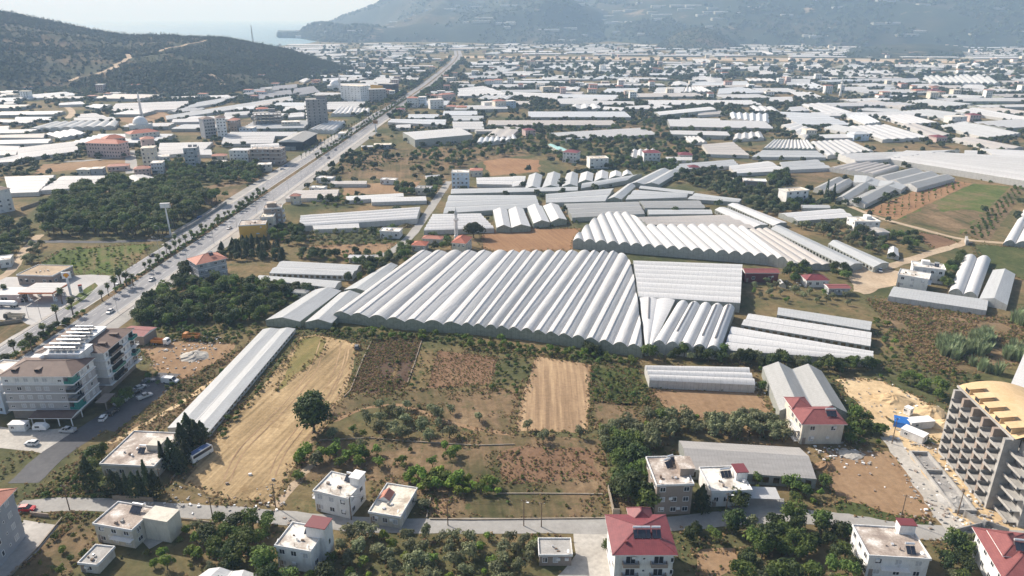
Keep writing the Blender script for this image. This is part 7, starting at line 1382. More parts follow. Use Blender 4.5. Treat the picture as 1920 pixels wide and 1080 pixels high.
low_wall('wall between the two weedy plots above the lane', [(930, 926), (1000, 926), (1130, 927)], .6, .3); low_wall('grey garden wall left of the red roofed house', [(1140, 920), (1150, 966), (1162, 966)], 2.0); low_wall('rear garden wall beside the big trees', [(1140, 920), (1162, 920)], 2.0)
low_wall('wall along the lane in front of the cypress house', [(212, 937), (250, 938), (288, 941)], 1.3); low_wall('rough garden wall beside the field of the cypress house', [(322, 898), (345, 876)], 1.0); low_wall('low wall on the lane beside the vine house', [(320, 972), (360, 976), (402, 982)], 1.0); low_wall('wall in front of the red car', [(58, 966), (92, 970)], 1.1, mat=PLASTER_B); low_wall('yard wall running down from the lane at lower left', [(117, 972), (70, 1030), (10, 1090)], 1.0); low_wall('block wall along the service road under the pine wood', [(322, 446), (360, 425), (425, 383)], 2.0, .4, CONC_D); low_wall('long grey wall at the corner of the apartment garden', [(40, 395), (60, 388), (88, 379)], 2.2, .3); low_wall('white wall of the track junction by the orchard', [(1810, 452), (1812, 460)], 3.0, 1.2, mat=CONC); low_wall('block wall above the gravel at the forecourt edge', [(-20, 612), (20, 607), (42, 604)], 1.6, .3); low_wall('low site wall of the unfinished hotel', [(1790, 1000), (1850, 985), (1890, 1000)], 1.4, .3, CONC_D); low_wall('sheet fence panels along the hotel site corner', [(1805, 968), (1845, 992)], 2.0, .1, METAL, 'fence')
# heaps and rubble
def heap(name, label, px, py, r, h, mat, cat='heap'):
 p = G(px, py); m = MB(); n = 18; v = []; rings = 6
 for i in range(rings):
  t = i / (rings - 1)
  for k in range(n): a = 2 * math.pi * k / n; rr = r * (1 - t) * random.uniform(.8, 1.15) + .05; v.append((rr * math.cos(a), rr * math.sin(a) * .8, h * (1 - (1 - t) ** 1.6) * random.uniform(.8, 1.1) - .05 * (i == 0)))
 m.add(v, [(i * n + k, i * n + (k + 1) % n, (i + 1) * n + (k + 1) % n, (i + 1) * n + k) for i in range(rings - 1) for k in range(n)]); o = m.build(name, mat, smooth=False, loc=(p.x, p.y, 0)); tag(o, label, cat)
heap('sand_heap', 'sand heap in the middle of the bare building site', 1672, 752, 7, 2.2, SAND); heap('sand_heap', 'larger sand heap beside the hotel end', 1745, 775, 6, 2.5, SAND); heap('earth_heap', 'earth heap on the far side of the sand', 1770, 800, 5, 2.2, SAND); heap('dirt_heap', 'grey dirt heap on the rubble lot', 365, 668, 6, 1.8, GRAVEL); heap('dirt_heap', 'brown dirt heap beside the weathered greenhouse', 1546, 876, 3.0, 1.8, FL_BROWN); heap('earth_mound', 'dark round earth mound by the lane bend', 762, 425, 5, 2.0, FL_DRY); heap('rubble_heap', 'pale rubble heap at the edge of the brown lot', 1595, 852, 4, .8, GRAVEL); heap('rubble_heap', 'rubble beside the hotel basin', 1790, 940, 5, 1.0, CONC)
rb = MB()
for (px_, py_, sp_, cnt_) in ((345, 660, 26, 130), (380, 650, 18, 60), (1790, 945, 16, 170), (1830, 975, 14, 130), (1600, 850, 10, 70), (1545, 850, 8, 40), (1490, 530, 14, 60), (1770, 880, 10, 60), (330, 945, 14, 60), (480, 955, 14, 60), (1420, 725, 5, 30), (1660, 760, 20, 60), (1720, 830, 10, 60)):
 c = G(px_, py_)
 for _ in range(cnt_):
  x, y = c.x + random.gauss(0, sp_ / 3.0), c.y + random.gauss(0, sp_ / 2.4); s_ = random.uniform(.1, .45); a = random.uniform(0, 3); n0 = len(rb.v); rb.box(-s_, -s_ * .6, -.05, s_, s_ * random.uniform(.3, .9), s_ * random.uniform(.4, 1.2), random.choice([0, 0, 1, 2]))
  for i in range(n0, len(rb.v)): q_ = rb.v[i]; rb.v[i] = (x + q_[0] * math.cos(a) - q_[1] * math.sin(a), y + q_[0] * math.sin(a) + q_[1] * math.cos(a), q_[2] + .03)
tag(rb.build('rubble', [CONC, TRIM, PLASTER_B]), 'scattered stones, rubble and rubbish on bare lots', None, None, 'stuff')
# ------------------------------------------------------------------ vegetation
def leafmesh(name, pts, nrm, size, mat, rng, tint=None, asp=1.0):
 """a leaf-clump card at every point"""
 n = len(pts); r1 = rng.normal(size=(n, 3)); nr = nrm + rng.normal(size=(n, 3)) * .55; nr /= np.linalg.norm(nr, axis=1)[:, None]
 a = np.cross(nr, r1); a /= np.linalg.norm(a, axis=1)[:, None]; b = np.cross(nr, a); sz = (size * rng.uniform(.6, 1.35, n))[:, None]
 V = np.empty((n, 5, 3)); V[:, 0] = pts - a * sz; V[:, 1] = pts - b * sz * .62 * asp + nr * sz * .12; V[:, 2] = pts + a * sz * .9; V[:, 3] = pts + b * sz * .62 * asp + nr * sz * .1; V[:, 4] = pts + nr * sz * .34
 i = np.arange(n)[:, None] * 5; F = np.concatenate([i + np.array([[0, 1, 4]]), i + np.array([[1, 2, 4]]), i + np.array([[2, 3, 4]]), i + np.array([[3, 0, 4]])])
 me = bpy.data.meshes.new(name); me.from_pydata(V.reshape(-1, 3).tolist(), [], F.tolist()); me.materials.append(mat)
 at = me.attributes.new('tint', 'FLOAT', 'POINT'); t = rng.uniform(0, 1, n) if tint is None else np.clip(tint + rng.normal(0, .18, n), 0, 1); at.data.foreach_set('value', np.repeat(t, 5).astype(np.float32)); me.update(); return me
def crown(name, mat, seed, R_=2.5, H=3.4, z0=1.2, lobes=9, n=420, size=.42, spread=.62, flat_=1.0):
 rng = np.random.default_rng(seed); c = []; 
 for k in range(lobes):
  a = rng.uniform(0, 2 * math.pi); rr = R_ * spread * math.sqrt(rng.uniform(0, 1)); z = z0 + H * rng.uniform(.28, .8); f = 1 - abs((z - z0) / H - .45) * .8
  c.append((rr * math.cos(a) * f, rr * math.sin(a) * f, z, R_ * rng.uniform(.34, .56)))
 c.append((0, 0, z0 + H * .55, R_ * .6)); c = np.array(c); w_ = c[:, 3] ** 2; k = rng.choice(len(c), n, p=w_ / w_.sum()); d = rng.normal(size=(n, 3)); d /= np.linalg.norm(d, axis=1)[:, None]; d[:, 2] = np.where(d[:, 2] < -.35, -d[:, 2], d[:, 2])
 rad = c[k, 3] * (rng.uniform(.55, 1.06, n)); P = c[k, :3] + d * rad[:, None] * np.array([1, 1, flat_]); P[:, 2] = np.maximum(P[:, 2], z0 * .7)
 lt = np.array([rng.uniform(.2, .8) for _ in c])[k]; return leafmesh(name, P, d, size, mat, rng, lt)
def trunk(name, R0, h, seed, limbs=4, sp=1.0, mat=None):
 rng = random.Random(seed); m = MB(); b = (rng.uniform(-.2, .2), rng.uniform(-.2, .2), h); m.tube([(0, 0, -.05), (b[0] * .4, b[1] * .4, h * .5), b], [R0, R0 * .8, R0 * .62], 6)
 for k in range(limbs):
  a = 2 * math.pi * k / limbs + rng.uniform(-.4, .4); e = (b[0] + sp * math.cos(a), b[1] + sp * math.sin(a), h + sp * rng.uniform(.7, 1.2)); m.tube([(b[0], b[1], h - .1), ((b[0] + e[0]) / 2 + .1, (b[1] + e[1]) / 2, (h + e[2]) / 2), e], [R0 * .5, R0 * .35, R0 * .15], 5)
 return m.mesh(name, mat or BARK)
PROTO = {}
def proto(kind, variants): PROTO[kind] = variants
proto('olive_tree', [(trunk('trunk', .2, 1.1, s_, 4, 1.0), crown('crown', L_OLIVE, 10 + s_, 2.1, 2.5 + .3 * s_, .9, 6 + 2 * s_, 420, .32, .6 + .09 * s_), 2.1) for s_ in range(4)])
proto('broadleaf_tree', [(trunk('trunk', .26, 1.8, s_, 5, 1.5), crown('crown', L_BROAD, 30 + s_, 3.0, 4.0 + .5 * s_, 1.1, 8 + 3 * s_, 600, .4, .6 + .09 * s_), 3.0) for s_ in range(4)])
proto('dark_tree', [(trunk('trunk', .28, 1.3, s_, 5, 1.6), crown('crown', L_DARK, 50 + s_, 3.1, 4.6 + .7 * s_, .5, 10 + 4 * s_, 800, .42, .62 + .1 * s_), 3.1) for s_ in range(3)])
proto('citrus_tree', [(trunk('trunk', .14, .7, s_, 3, .7), crown('crown', L_CITRUS, 70 + s_, 1.7, 2.1 + .25 * s_, .4, 5 + 2 * s_, 320, .28, .55 + .1 * s_), 1.7) for s_ in range(4)])
proto('lime_bush', [(trunk('stem', .08, .5, s_, 3, .5), crown('foliage', L_LIME, 90 + s_, 1.3, 1.8, .2, 6, 200, .28), 1.3) for s_ in range(3)])
proto('pine_tree', [(trunk('trunk', .32, 5.0, s_, 6, 2.0), crown('crown', L_PINE, 110 + s_, 4.0, 4.6, 4.4, 13, 620, .55, flat_=.8), 4.0) for s_ in range(4)])
proto('umbrella_pine', [(trunk('trunk', .42, 3.4, 3, 8, 3.0), crown('crown', L_DARK, 130, 6.6, 5.6, 2.6, 26, 2200, .6, .7, .7), 6.6)])
def cyp(seed, n=520, H=9.0, R_=1.15, tip=1.3):
 rng = np.random.default_rng(seed); t = rng.uniform(0, 1, n) ** .85; a = rng.uniform(0, 6.283, n); rr = R_ * (1 - t ** tip) * rng.uniform(.6, 1.12, n) * np.minimum(1, .45 + t * 4) * (1 + (.34 * np.sin(3 * a + 9 * t + seed) * np.sin(14 * t + 2 * a + seed) if R_ > 2 else .12 * np.sin(2 * a + 11 * t))); P = np.stack([rr * np.cos(a), rr * np.sin(a), .5 + t * H], 1); d = np.stack([np.cos(a), np.sin(a), np.full(n, .5)], 1); return leafmesh('crown', P, d, .38, L_CYP, rng)
proto('cypress_tree', [(trunk('trunk', .18, 1.0, s_, 0), cyp(150 + s_, H=8.0 + s_, R_=1.1 + .12 * s_), 1.2) for s_ in range(3)])
proto('conifer_tree', [(trunk('trunk', .25, 1.2, s_, 0), cyp(160 + s_, 950, 8.2, 2.7, 1.5), 2.6) for s_ in range(3)])
proto('great_tree', [(trunk('trunk', .5, 2.0, 3, 7, 2.6), crown('crown', L_DARK, 57, 5.9, 11.5, .4, 30, 2600, .58, .52), 5.9)])
def palm(seed):
 rng = random.Random(seed); m = MB(); h = 6.4; b = rng.uniform(-.3, .3); m.tube([(0, 0, -.05), (b * .3, 0, h * .35), (b, .1, h)], [.32, .22, .2], 8); tr = m.mesh('trunk', BARK); V = []; F = []; T = []
 for k in range(34):
  a = 2.399 * k; el = R(78 - 3.6 * k + rng.uniform(-8, 8)); L = rng.uniform(1.7, 2.2); pts = []; x = y = 0; e = el; px_, pz = .0, h
  for j in range(5): pts.append((px_, pz)); px_ += L / 4 * math.cos(e); pz += L / 4 * math.sin(e); e -= R(16 + 5 * j)
  s0 = len(V)
  for j, (r_, z) in enumerate(pts):
   wd = (.07, .34, .5, .42, .1)[j]; c_, s_ = math.cos(a), math.sin(a)
   V += [(b + r_ * c_ - wd * s_, .1 + r_ * s_ + wd * c_, z - wd * .35), (b + r_ * c_, .1 + r_ * s_, z + .03), (b + r_ * c_ + wd * s_, .1 + r_ * s_ - wd * c_, z - wd * .35)]; T += [rng.uniform(.2, .9)] * 3
  for j in range(4): F += [(s0 + 3 * j, s0 + 3 * j + 1, s0 + 3 * j + 4, s0 + 3 * j + 3), (s0 + 3 * j + 1, s0 + 3 * j + 2, s0 + 3 * j + 5, s0 + 3 * j + 4)]
 me = bpy.data.meshes.new('crown'); me.from_pydata(V, [], F); me.materials.append(L_PALM); me.attributes.new('tint', 'FLOAT', 'POINT').data.foreach_set('value', T); me.update()
 rg = np.random.default_rng(seed); n = 90; a = rg.uniform(0, 6.28, n); z = rg.uniform(h - 2.0, h - .2, n); rr = .28 + .25 * (z - h + 2.0) / 2; sk = leafmesh('dead_fronds', np.stack([b + rr * np.cos(a), .1 + rr * np.sin(a), z], 1), np.stack([np.cos(a), np.sin(a), np.full(n, -.4)], 1), .34, L_DEAD, rg)
 return tr, me, 2.0, sk
proto('palm_tree', [palm(200 + s_) for s_ in range(3)])
proto('shrub', [(None, crown('foliage', L_WEED, 220 + s_, 1.0, 1.2, .05, 6, 110, .26), 1.0) for s_ in range(3)])
proto('dark_shrub', [(None, crown('foliage', L_BROAD, 230 + s_, 1.2, 1.5, .05, 6, 150, .28), 1.2) for s_ in range(3)])
proto('sapling', [(None, crown('foliage', L_BROAD, 240 + s_, .8, 1.4, .3, 4, 60, .26), .8) for s_ in range(2)])
FARP = [crown('foliage', L_FAR, 260 + s_, 4.0, 5.5, .2, 8, 90, 1.15) for s_ in range(3)]; HILLP = [crown('foliage', L_HILL, 270 + s_, 3.4, 4.2, .0, 5, 46, 1.35) for s_ in range(3)]; PINEP = [cyp(280 + s_, 60, 8, 2.6, .9) for s_ in range(2)]
NAMES = {'great_tree': 'broadleaf_tree', 'dark_tree': 'broadleaf_tree', 'conifer_tree': 'conifer_tree', 'dark_shrub': 'shrub'}
WORD = {'olive_tree': ('olive tree', 'tree'), 'broadleaf_tree': ('leafy tree', 'tree'), 'dark_tree': ('dark spreading tree', 'tree'), 'citrus_tree': ('citrus tree', 'tree'), 'lime_bush': ('lime green bush', 'bush'), 'pine_tree': ('bushy green pine', 'tree'), 'umbrella_pine': ('umbrella pine', 'tree'), 'great_tree': ('huge tree', 'tree'), 'cypress_tree': ('slim dark cypress', 'tree'), 'conifer_tree': ('broad dark conifer', 'tree'), 'palm_tree': ('fan palm', 'tree'), 'shrub': ('low green shrub', 'shrub'), 'dark_shrub': ('dark green shrub', 'shrub'), 'sapling': ('young sapling', 'tree')}
TREES = []          # kind, x, y, scale, place, explicit label, z
def plant(kind, x, y, s_=1.0, place='', label=None, z=0.0): TREES.append([kind, x, y, s_, place, label, z])
def pt(kind, px, py, s_, label): g = G(px, py); plant(kind, g.x, g.y, s_, '', label)
def pick(mix):
 t = random.random() * sum(mix.values())
 for k, v in mix.items():
  t -= v
  if t <= 0: return k
 return k
def grove(mix, poly, sp, place, sc=(.8, 1.2), jit=.38, avoid=5, ang=0.0, keep=1.0, world=False):
 P = poly if world else PX(*poly); xs = [p[0] for p in P]; ys = [p[1] for p in P]; c = Vector(((min(xs) + max(xs)) / 2, (min(ys) + max(ys)) / 2)); rad = max(max(xs) - min(xs), max(ys) - min(ys)) * .75; n = int(2 * rad / sp) + 2; X = []; Y = []
 for i in range(n):
  for j in range(n):
   u = -rad + (i + .5 * (j % 2)) * sp + random.uniform(-jit, jit) * sp; v = -rad + j * sp * .9 + random.uniform(-jit, jit) * sp
   X.append(c.x + u * math.cos(ang) - v * math.sin(ang)); Y.append(c.y + u * math.sin(ang) + v * math.cos(ang))
 ins = inside(P, np.array(X), np.array(Y)); k = 0
 for x, y, i in zip(X, Y, ins):
  if i and random.random() < keep and not occ(x, y) & avoid: plant(pick(mix), x, y, random.uniform(*sc), place); k += 1
 return k
# ---- single trees one can point at
pt('great_tree', 589, 810, 1.22, 'huge dark round tree at the foot of the stubble field'); pt('umbrella_pine', 888, 446, 1.0, 'wide umbrella pine casting shade beside the minaret'); pt('broadleaf_tree', 608, 775, .8, 'yellow green tree right behind the huge dark one')
pt('broadleaf_tree', 1240, 792, 1.15, 'bright green tree in front of bare brown plot'); pt('conifer_tree', 1314, 958, 1.0, 'dark conifer between the taupe and white houses'); pt('broadleaf_tree', 1385, 956, 1.0, 'light green tree before the white terrace house'); pt('dark_tree', 1475, 352, 1.5, 'large dark tree beside the white half built house'); pt('dark_tree', 1462, 356, 1.3, 'dark tree left of the large one by the half built house')
pt('cypress_tree', 1548, 376, 1.35, 'tall black cypress, left of the pair by grey gables'); pt('cypress_tree', 1561, 378, 1.6, 'tall black cypress, right of the pair by grey gables'); pt('dark_tree', 1516, 362, 1.0, 'dark round tree left of the cypress pair')
for i, (px_, py_, k_, s_) in enumerate([(358, 835, 'conifer_tree', 1.15), (372, 842, 'conifer_tree', 1.0), (345, 850, 'conifer_tree', .95), (380, 826, 'conifer_tree', .8), (326, 880, 'conifer_tree', .9), (308, 880, 'cypress_tree', 1.1), (340, 884, 'conifer_tree', .8), (216, 925, 'conifer_tree', .75), (228, 927, 'cypress_tree', .95), (241, 930, 'cypress_tree', 1.0), (255, 932, 'conifer_tree', .7), (268, 932, 'cypress_tree', .9), (281, 932, 'cypress_tree', 1.05), (294, 930, 'conifer_tree', .75), (172, 918, 'conifer_tree', .95), (350, 866, 'conifer_tree', .9)]):
 g = G(px_, py_); plant(k_, g.x, g.y, s_ * (1.2 if k_ == 'conifer_tree' else 1.0), 'around the patchy roofed house')
for i, (px_, py_, s_) in enumerate([(108, 603, 1.0), (137, 590, 1.0), (117, 570, .95), (192, 565, .85), (204, 555, .85), (217, 548, .95), (228, 538, 1.1), (238, 536, 1.1), (250, 536, .95), (283, 508, .85), (85, 632, .95), (62, 660, 1.0), (30, 668, .95), (300, 497, .9), (313, 476, .8), (12, 556, .9), (330, 462, .85)]):
 g = G(px_, py_); plant('palm_tree', g.x, g.y, s_, 'near the fuel station and median')
# ---- median planting
y = 335.0
while y < 1150:
 if not 505 < y < 640:
  if random.random() < .85: plant('palm_tree', hx(y) + random.uniform(-.5, .5), y, random.uniform(.6, .95), 'in the highway median')
  plant(random.choice(['dark_shrub', 'citrus_tree']), hx(y + 4) + random.uniform(-.6, .6), y + 4, random.uniform(.8, 1.4), 'in the highway median')
  plant('dark_shrub', hx(y + 2) + random.uniform(-.6, .6), y + 2, random.uniform(.8, 1.3), 'in the highway median')
 y += 6.5
y = 200.0
while y < 480:
 if random.random() < .8 and not 283 < y < 306: plant(random.choice(['dark_shrub', 'dark_shrub', 'lime_bush', 'citrus_tree']), hx(y) + random.uniform(-.8, .8), y, random.uniform(.6, 1.0), 'in the highway median')
 y += 2.2
y = 205
while y < 272:
 plant(random.choice(['dark_tree', 'citrus_tree', 'broadleaf_tree']), hx(y) + random.uniform(-1, 1), y, random.uniform(.6, .8), 'in the median behind the apartment block'); y += 5
y = 640
while y < 1150:
 plant('palm_tree', hx(y) - 13, y, random.uniform(.6, .9), 'in the row along the left pavement'); y += 13
# ---- groves (photograph polygons)
OL = {'olive_tree': 1}; BR = {'broadleaf_tree': 3, 'dark_tree': 2, 'citrus_tree': 1}
grove({'olive_tree': 5, 'citrus_tree': 1, 'lime_bush': 1}, [(640, 1002), (800, 994), (985, 993), (1000, 1010), (1000, 1120), (640, 1120)], 4.3, 'in the grove below the lane', (.75, 1.2), .32); grove(OL, [(640, 985), (700, 992), (980, 992), (985, 1003), (650, 1006)], 3.4, 'in the row lining the lane', (.75, 1.05))
grove({'broadleaf_tree': 3, 'dark_tree': 2, 'citrus_tree': 2, 'olive_tree': 1}, [(380, 1000), (420, 962), (515, 958), (512, 1020), (560, 1066), (640, 1040), (640, 1120), (380, 1120)], 4.2, 'around the white house with the red hut', (.65, 1.05)); grove({'citrus_tree': 2, 'shrub': 2, 'olive_tree': 1}, [(330, 1000), (410, 980), (400, 1060), (300, 1085), (270, 1040)], 4.5, 'in the rough garden beside the vine house', (.7, 1.2)); grove({'broadleaf_tree': 2, 'citrus_tree': 2}, [(196, 1030), (240, 1005), (275, 1010), (260, 1040), (215, 1060), (190, 1050)], 4, 'in front of the vine house', (.5, .8))
grove({'broadleaf_tree': 3, 'dark_tree': 2, 'olive_tree': 1}, [(1275, 978), (1400, 982), (1470, 985), (1575, 992), (1605, 1000), (1625, 1120), (1380, 1120), (1392, 1030), (1300, 1018), (1270, 1050)], 4.2, 'in the dense grove at the lower right', (.6, 1.0)); grove(OL, [(1440, 985), (1600, 985), (1600, 1000), (1440, 1005)], 3.5, 'along the lane opposite the brown lot', (.7, 1.0)); grove({'broadleaf_tree': 2, 'dark_tree': 2, 'olive_tree': 1}, [(1765, 1012), (1810, 1012), (1850, 1075), (1850, 1120), (1775, 1120)], 4, 'beside the maroon roof at lower right', (.6, .9))
grove({'dark_tree': 3, 'broadleaf_tree': 3}, [(1138, 832), (1180, 836), (1195, 860), (1232, 925), (1258, 958), (1200, 962), (1160, 950), (1136, 890)], 4.4, 'beside the taupe three storey house', (1.0, 1.5)); grove({'broadleaf_tree': 2, 'citrus_tree': 3}, [(1480, 910), (1550, 915), (1545, 955), (1470, 950)], 4, 'between carport and brown lot', (.6, .9)); grove(BR, [(1416, 895), (1430, 900), (1428, 925), (1414, 920)], 3, 'right of the white terrace house', (.6, .8))
grove({'olive_tree': 6, 'citrus_tree': 1}, [(1108, 806), (1255, 788), (1480, 785), (1502, 800), (1505, 835), (1420, 826), (1275, 820), (1210, 850), (1135, 842)], 3.7, 'in the olive belt behind the weathered greenhouse', (.95, 1.4)); grove({'broadleaf_tree': 3, 'citrus_tree': 2}, [(1588, 782), (1625, 790), (1668, 828), (1660, 838), (1590, 836), (1582, 815)], 3.6, 'right of the maroon hipped house', (.6, .85))
grove({'dark_tree': 3, 'broadleaf_tree': 2, 'olive_tree': 2}, [(1202, 662), (1260, 662), (1355, 664), (1440, 676), (1640, 684), (1652, 700), (1600, 702), (1430, 690), (1290, 676), (1205, 674)], 3.6, 'in the dark hedge below the white spans', (.65, 1.0)); grove({'dark_tree': 1}, [(1100, 655), (1122, 660), (1120, 672), (1100, 668)], 3, 'at the corner of the great greenhouse', (.7, .9)); grove({'broadleaf_tree': 2, 'citrus_tree': 2}, [(1418, 690), (1432, 690), (1465, 760), (1480, 790), (1455, 790), (1425, 730)], 3.2, 'left of the two grey gables', (.5, .8))
grove({'olive_tree': 1}, [(690, 772), (760, 765), (850, 776), (852, 822), (800, 828), (715, 826)], 5.4, 'in the small olive group on the dry slope', (.8, 1.15), keep=.75); grove({'citrus_tree': 3, 'lime_bush': 2}, [(765, 898), (830, 890), (935, 908), (935, 934), (840, 928), (770, 920)], 2.5, 'in the bright hedge behind the low cream house', (1.0, 1.4)); grove({'citrus_tree': 5, 'lime_bush': 1, 'olive_tree': 1}, [(560, 850), (640, 840), (710, 850), (712, 876), (600, 880), (556, 872)], 3.4, 'in the green row above the white houses', (.95, 1.4)); grove({'citrus_tree': 2, 'shrub': 2, 'broadleaf_tree': 1}, [(712, 850), (870, 840), (880, 880), (750, 885)], 5.5, 'scattered above the bright hedge', (.9, 1.4), keep=.7); grove({'citrus_tree': 2, 'dark_shrub': 1}, [(541, 888), (580, 888), (585, 915), (545, 915)], 3.5, 'left of the rubble roofed white house', (.8, 1.0))
grove({'olive_tree': 3, 'dark_tree': 1}, [(775, 930), (800, 925), (796, 965), (770, 978), (755, 970)], 4, 'right of the low cream house', (.9, 1.2)); grove({'olive_tree': 2, 'citrus_tree': 1}, [(606, 955), (680, 945), (690, 968), (640, 972), (610, 972)], 4.2, 'in front of the rubble roofed white house', (.8, 1.1)); grove(OL, [(890, 780), (1100, 780), (1100, 835), (990, 835), (890, 812)], 9.5, 'dotted along the straw field edge', (.6, .95), keep=.55); grove({'olive_tree': 2, 'citrus_tree': 2}, [(620, 800), (690, 795), (690, 825), (625, 826)], 5, 'beside the huge dark tree', (.7, 1.0))
grove({'citrus_tree': 4, 'dark_tree': 2, 'broadleaf_tree': 2}, [(345, 512), (385, 525), (480, 535), (588, 548), (560, 560), (498, 596), (480, 608), (420, 612), (330, 612), (262, 610), (238, 602), (262, 582), (310, 545)], 4.0, 'in the dense dark orchard beside the highway', (.75, 1.15)); grove({'broadleaf_tree': 2, 'dark_tree': 2}, [(240, 600), (300, 560), (345, 575), (360, 610), (260, 612)], 4.5, 'at the highway corner of the dark orchard', (.9, 1.2)); grove({'dark_shrub': 3, 'shrub': 2}, [(290, 612), (480, 612), (492, 620), (440, 645), (300, 640)], 3, 'on the bank below the dark orchard', (.7, 1.2))
grove({'dark_shrub': 3, 'citrus_tree': 1, 'shrub': 2}, [(562, 612), (625, 612), (700, 622), (866, 630), (1000, 648), (1090, 662), (1200, 674), (1195, 690), (1110, 684), (1008, 668), (930, 664), (800, 640), (690, 638), (600, 628)], 2.7, 'in the hedge along the great greenhouse', (.7, 1.15)); grove({'shrub': 3, 'dark_shrub': 1}, [(690, 740), (760, 640), (790, 632), (822, 655), (800, 735)], 5, 'in the weeds between two plots', (.5, .9), avoid=1); grove({'shrub': 2, 'dark_shrub': 2}, [(936, 668), (1005, 668), (975, 740), (915, 735)], 3.6, 'in the green strip left of the straw field', (.6, 1.0)); grove({'shrub': 3, 'dark_shrub': 1}, [(1110, 690), (1200, 692), (1222, 760), (1112, 755)], 2.8, 'on the green plot right of the straw field', (.6, 1.0), avoid=1)
grove({'dark_shrub': 2, 'shrub': 2}, [(556, 632), (564, 640), (420, 820), (404, 812), (484, 730)], 2.6, 'along the long white greenhouse', (.6, 1.0), avoid=1)
grove({'pine_tree': 1}, [(78, 402), (130, 368), (205, 346), (300, 345), (350, 352), (418, 382), (428, 394), (330, 446), (88, 448), (80, 430)], 6.4, 'in the pine wood beside the highway', (.85, 1.15)); grove({'dark_tree': 1, 'olive_tree': 2, 'broadleaf_tree': 1}, [(-20, 412), (60, 420), (70, 440), (40, 465), (20, 500), (-20, 500)], 5.5, 'in the grove left of the pale track', (.8, 1.1)); grove({'olive_tree': 1, 'dark_shrub': 1}, [(48, 470), (82, 455), (85, 470), (60, 500), (42, 490)], 4, 'between the pale track and green plot', (.8, 1.1)); grove({'shrub': 3, 'lime_bush': 2}, [(112, 470), (285, 460), (225, 517), (110, 510), (75, 500)], 4.4, 'on the bright green plot', (.6, 1.0), avoid=1, keep=.8)
grove({'broadleaf_tree': 3, 'dark_tree': 1}, [(310, 308), (390, 312), (480, 312), (498, 335), (470, 345), (400, 348), (340, 340), (310, 330)], 6.5, 'in the scrub wood below the towers', (.8, 1.2)); grove({'dark_shrub': 3, 'broadleaf_tree': 1}, [(400, 385), (470, 340), (520, 330), (500, 362), (430, 398)], 9, 'on the grassy strip beside the highway', (.8, 1.2), avoid=5)
grove({'cypress_tree': 1, 'conifer_tree': 4, 'dark_tree': 2}, [(404, 462), (450, 456), (480, 452), (535, 475), (530, 490), (470, 490), (410, 488)], 4.6, 'in the dark clump behind the salmon hipped house', (.5, .8)); grove(BR, [(520, 425), (570, 435), (575, 460), (530, 462), (505, 445)], 5, 'behind the ochre building', (.7, 1.0)); grove({'olive_tree': 3, 'citrus_tree': 2}, [(580, 440), (700, 432), (740, 445), (735, 462), (600, 466), (570, 455)], 5, 'in the orchard beside the white domed house', (.6, .9)); grove({'dark_tree': 2, 'citrus_tree': 3}, [(545, 480), (650, 475), (700, 482), (690, 498), (560, 490)], 4.5, 'in the hedge row behind low grey greenhouses', (.7, .95)); grove(BR, [(655, 500), (720, 482), (790, 480), (785, 478), (735, 505), (690, 530), (650, 530)], 5.0, 'between grey roofs and great greenhouse', (.7, 1.0)); grove(BR, [(740, 470), (770, 465), (775, 478), (745, 482)], 4, 'beside the red cottage', (.6, .9)); grove(BR, [(805, 450), (842, 448), (845, 470), (806, 470)], 4.5, 'between cottage and prayer house', (.7, 1.0)); grove({'dark_tree': 1}, [(345, 495), (365, 495), (368, 530), (335, 535)], 6, 'beside the salmon hipped house', (1.0, 1.4)); grove(BR, [(700, 440), (780, 430), (770, 452), (705, 452)], 6, 'around the white domed house', (.7, 1.0))
grove({'broadleaf_tree': 2, 'dark_tree': 2, 'olive_tree': 1}, [(960, 225), (1100, 238), (1180, 250), (1255, 258), (1300, 278), (1330, 300), (1290, 315), (1220, 310), (1150, 318), (1085, 312), (1010, 295), (960, 275), (900, 268), (930, 235)], 7.2, 'in the dark wood beyond the grey greenhouses', (.6, 1.15), keep=.6); grove({'olive_tree': 3, 'dark_tree': 2}, [(1242, 325), (1290, 318), (1340, 322), (1395, 345), (1440, 352), (1480, 372), (1495, 400), (1440, 410), (1395, 385), (1330, 362), (1285, 345)], 5.6, 'in the olive wood right of the grey roofs', (.8, 1.2)); grove({'dark_tree': 2, 'broadleaf_tree': 1}, [(1440, 330), (1475, 325), (1480, 350), (1445, 352)], 6, 'behind the white flat roofed house', (.8, 1.1)); grove({'olive_tree': 4, 'dark_tree': 1}, [(1480, 420), (1545, 415), (1600, 415), (1640, 440), (1660, 470), (1640, 480), (1580, 455), (1530, 445)], 5.0, 'among the olives below the tilled orchard', (.7, 1.1)); grove({'dark_tree': 2, 'broadleaf_tree': 2}, [(1640, 440), (1700, 440), (1735, 452), (1705, 480), (1665, 490), (1640, 470)], 5.5, 'in the garden by the dirt track', (.6, .9), keep=.7)
grove({'broadleaf_tree': 2, 'dark_tree': 2}, [(1472, 502), (1510, 505), (1515, 520), (1485, 535), (1470, 520)], 4.4, 'left of the small bright red roof', (.7, 1.0)); grove(BR, [(1555, 500), (1592, 505), (1595, 528), (1560, 530)], 4.4, 'right of the small bright red roof', (.7, 1.0)); grove({'olive_tree': 3, 'citrus_tree': 2}, [(1400, 528), (1470, 535), (1560, 550), (1600, 560), (1590, 580), (1480, 570), (1410, 560)], 6.5, 'in the garden above the pale grey strip', (.6, .9)); grove({'dark_tree': 1, 'broadleaf_tree': 2, 'olive_tree': 2}, [(1770, 505), (1800, 480), (1810, 490), (1780, 545), (1760, 545)], 4.5, 'between white house and twin tunnels', (.6, .9))
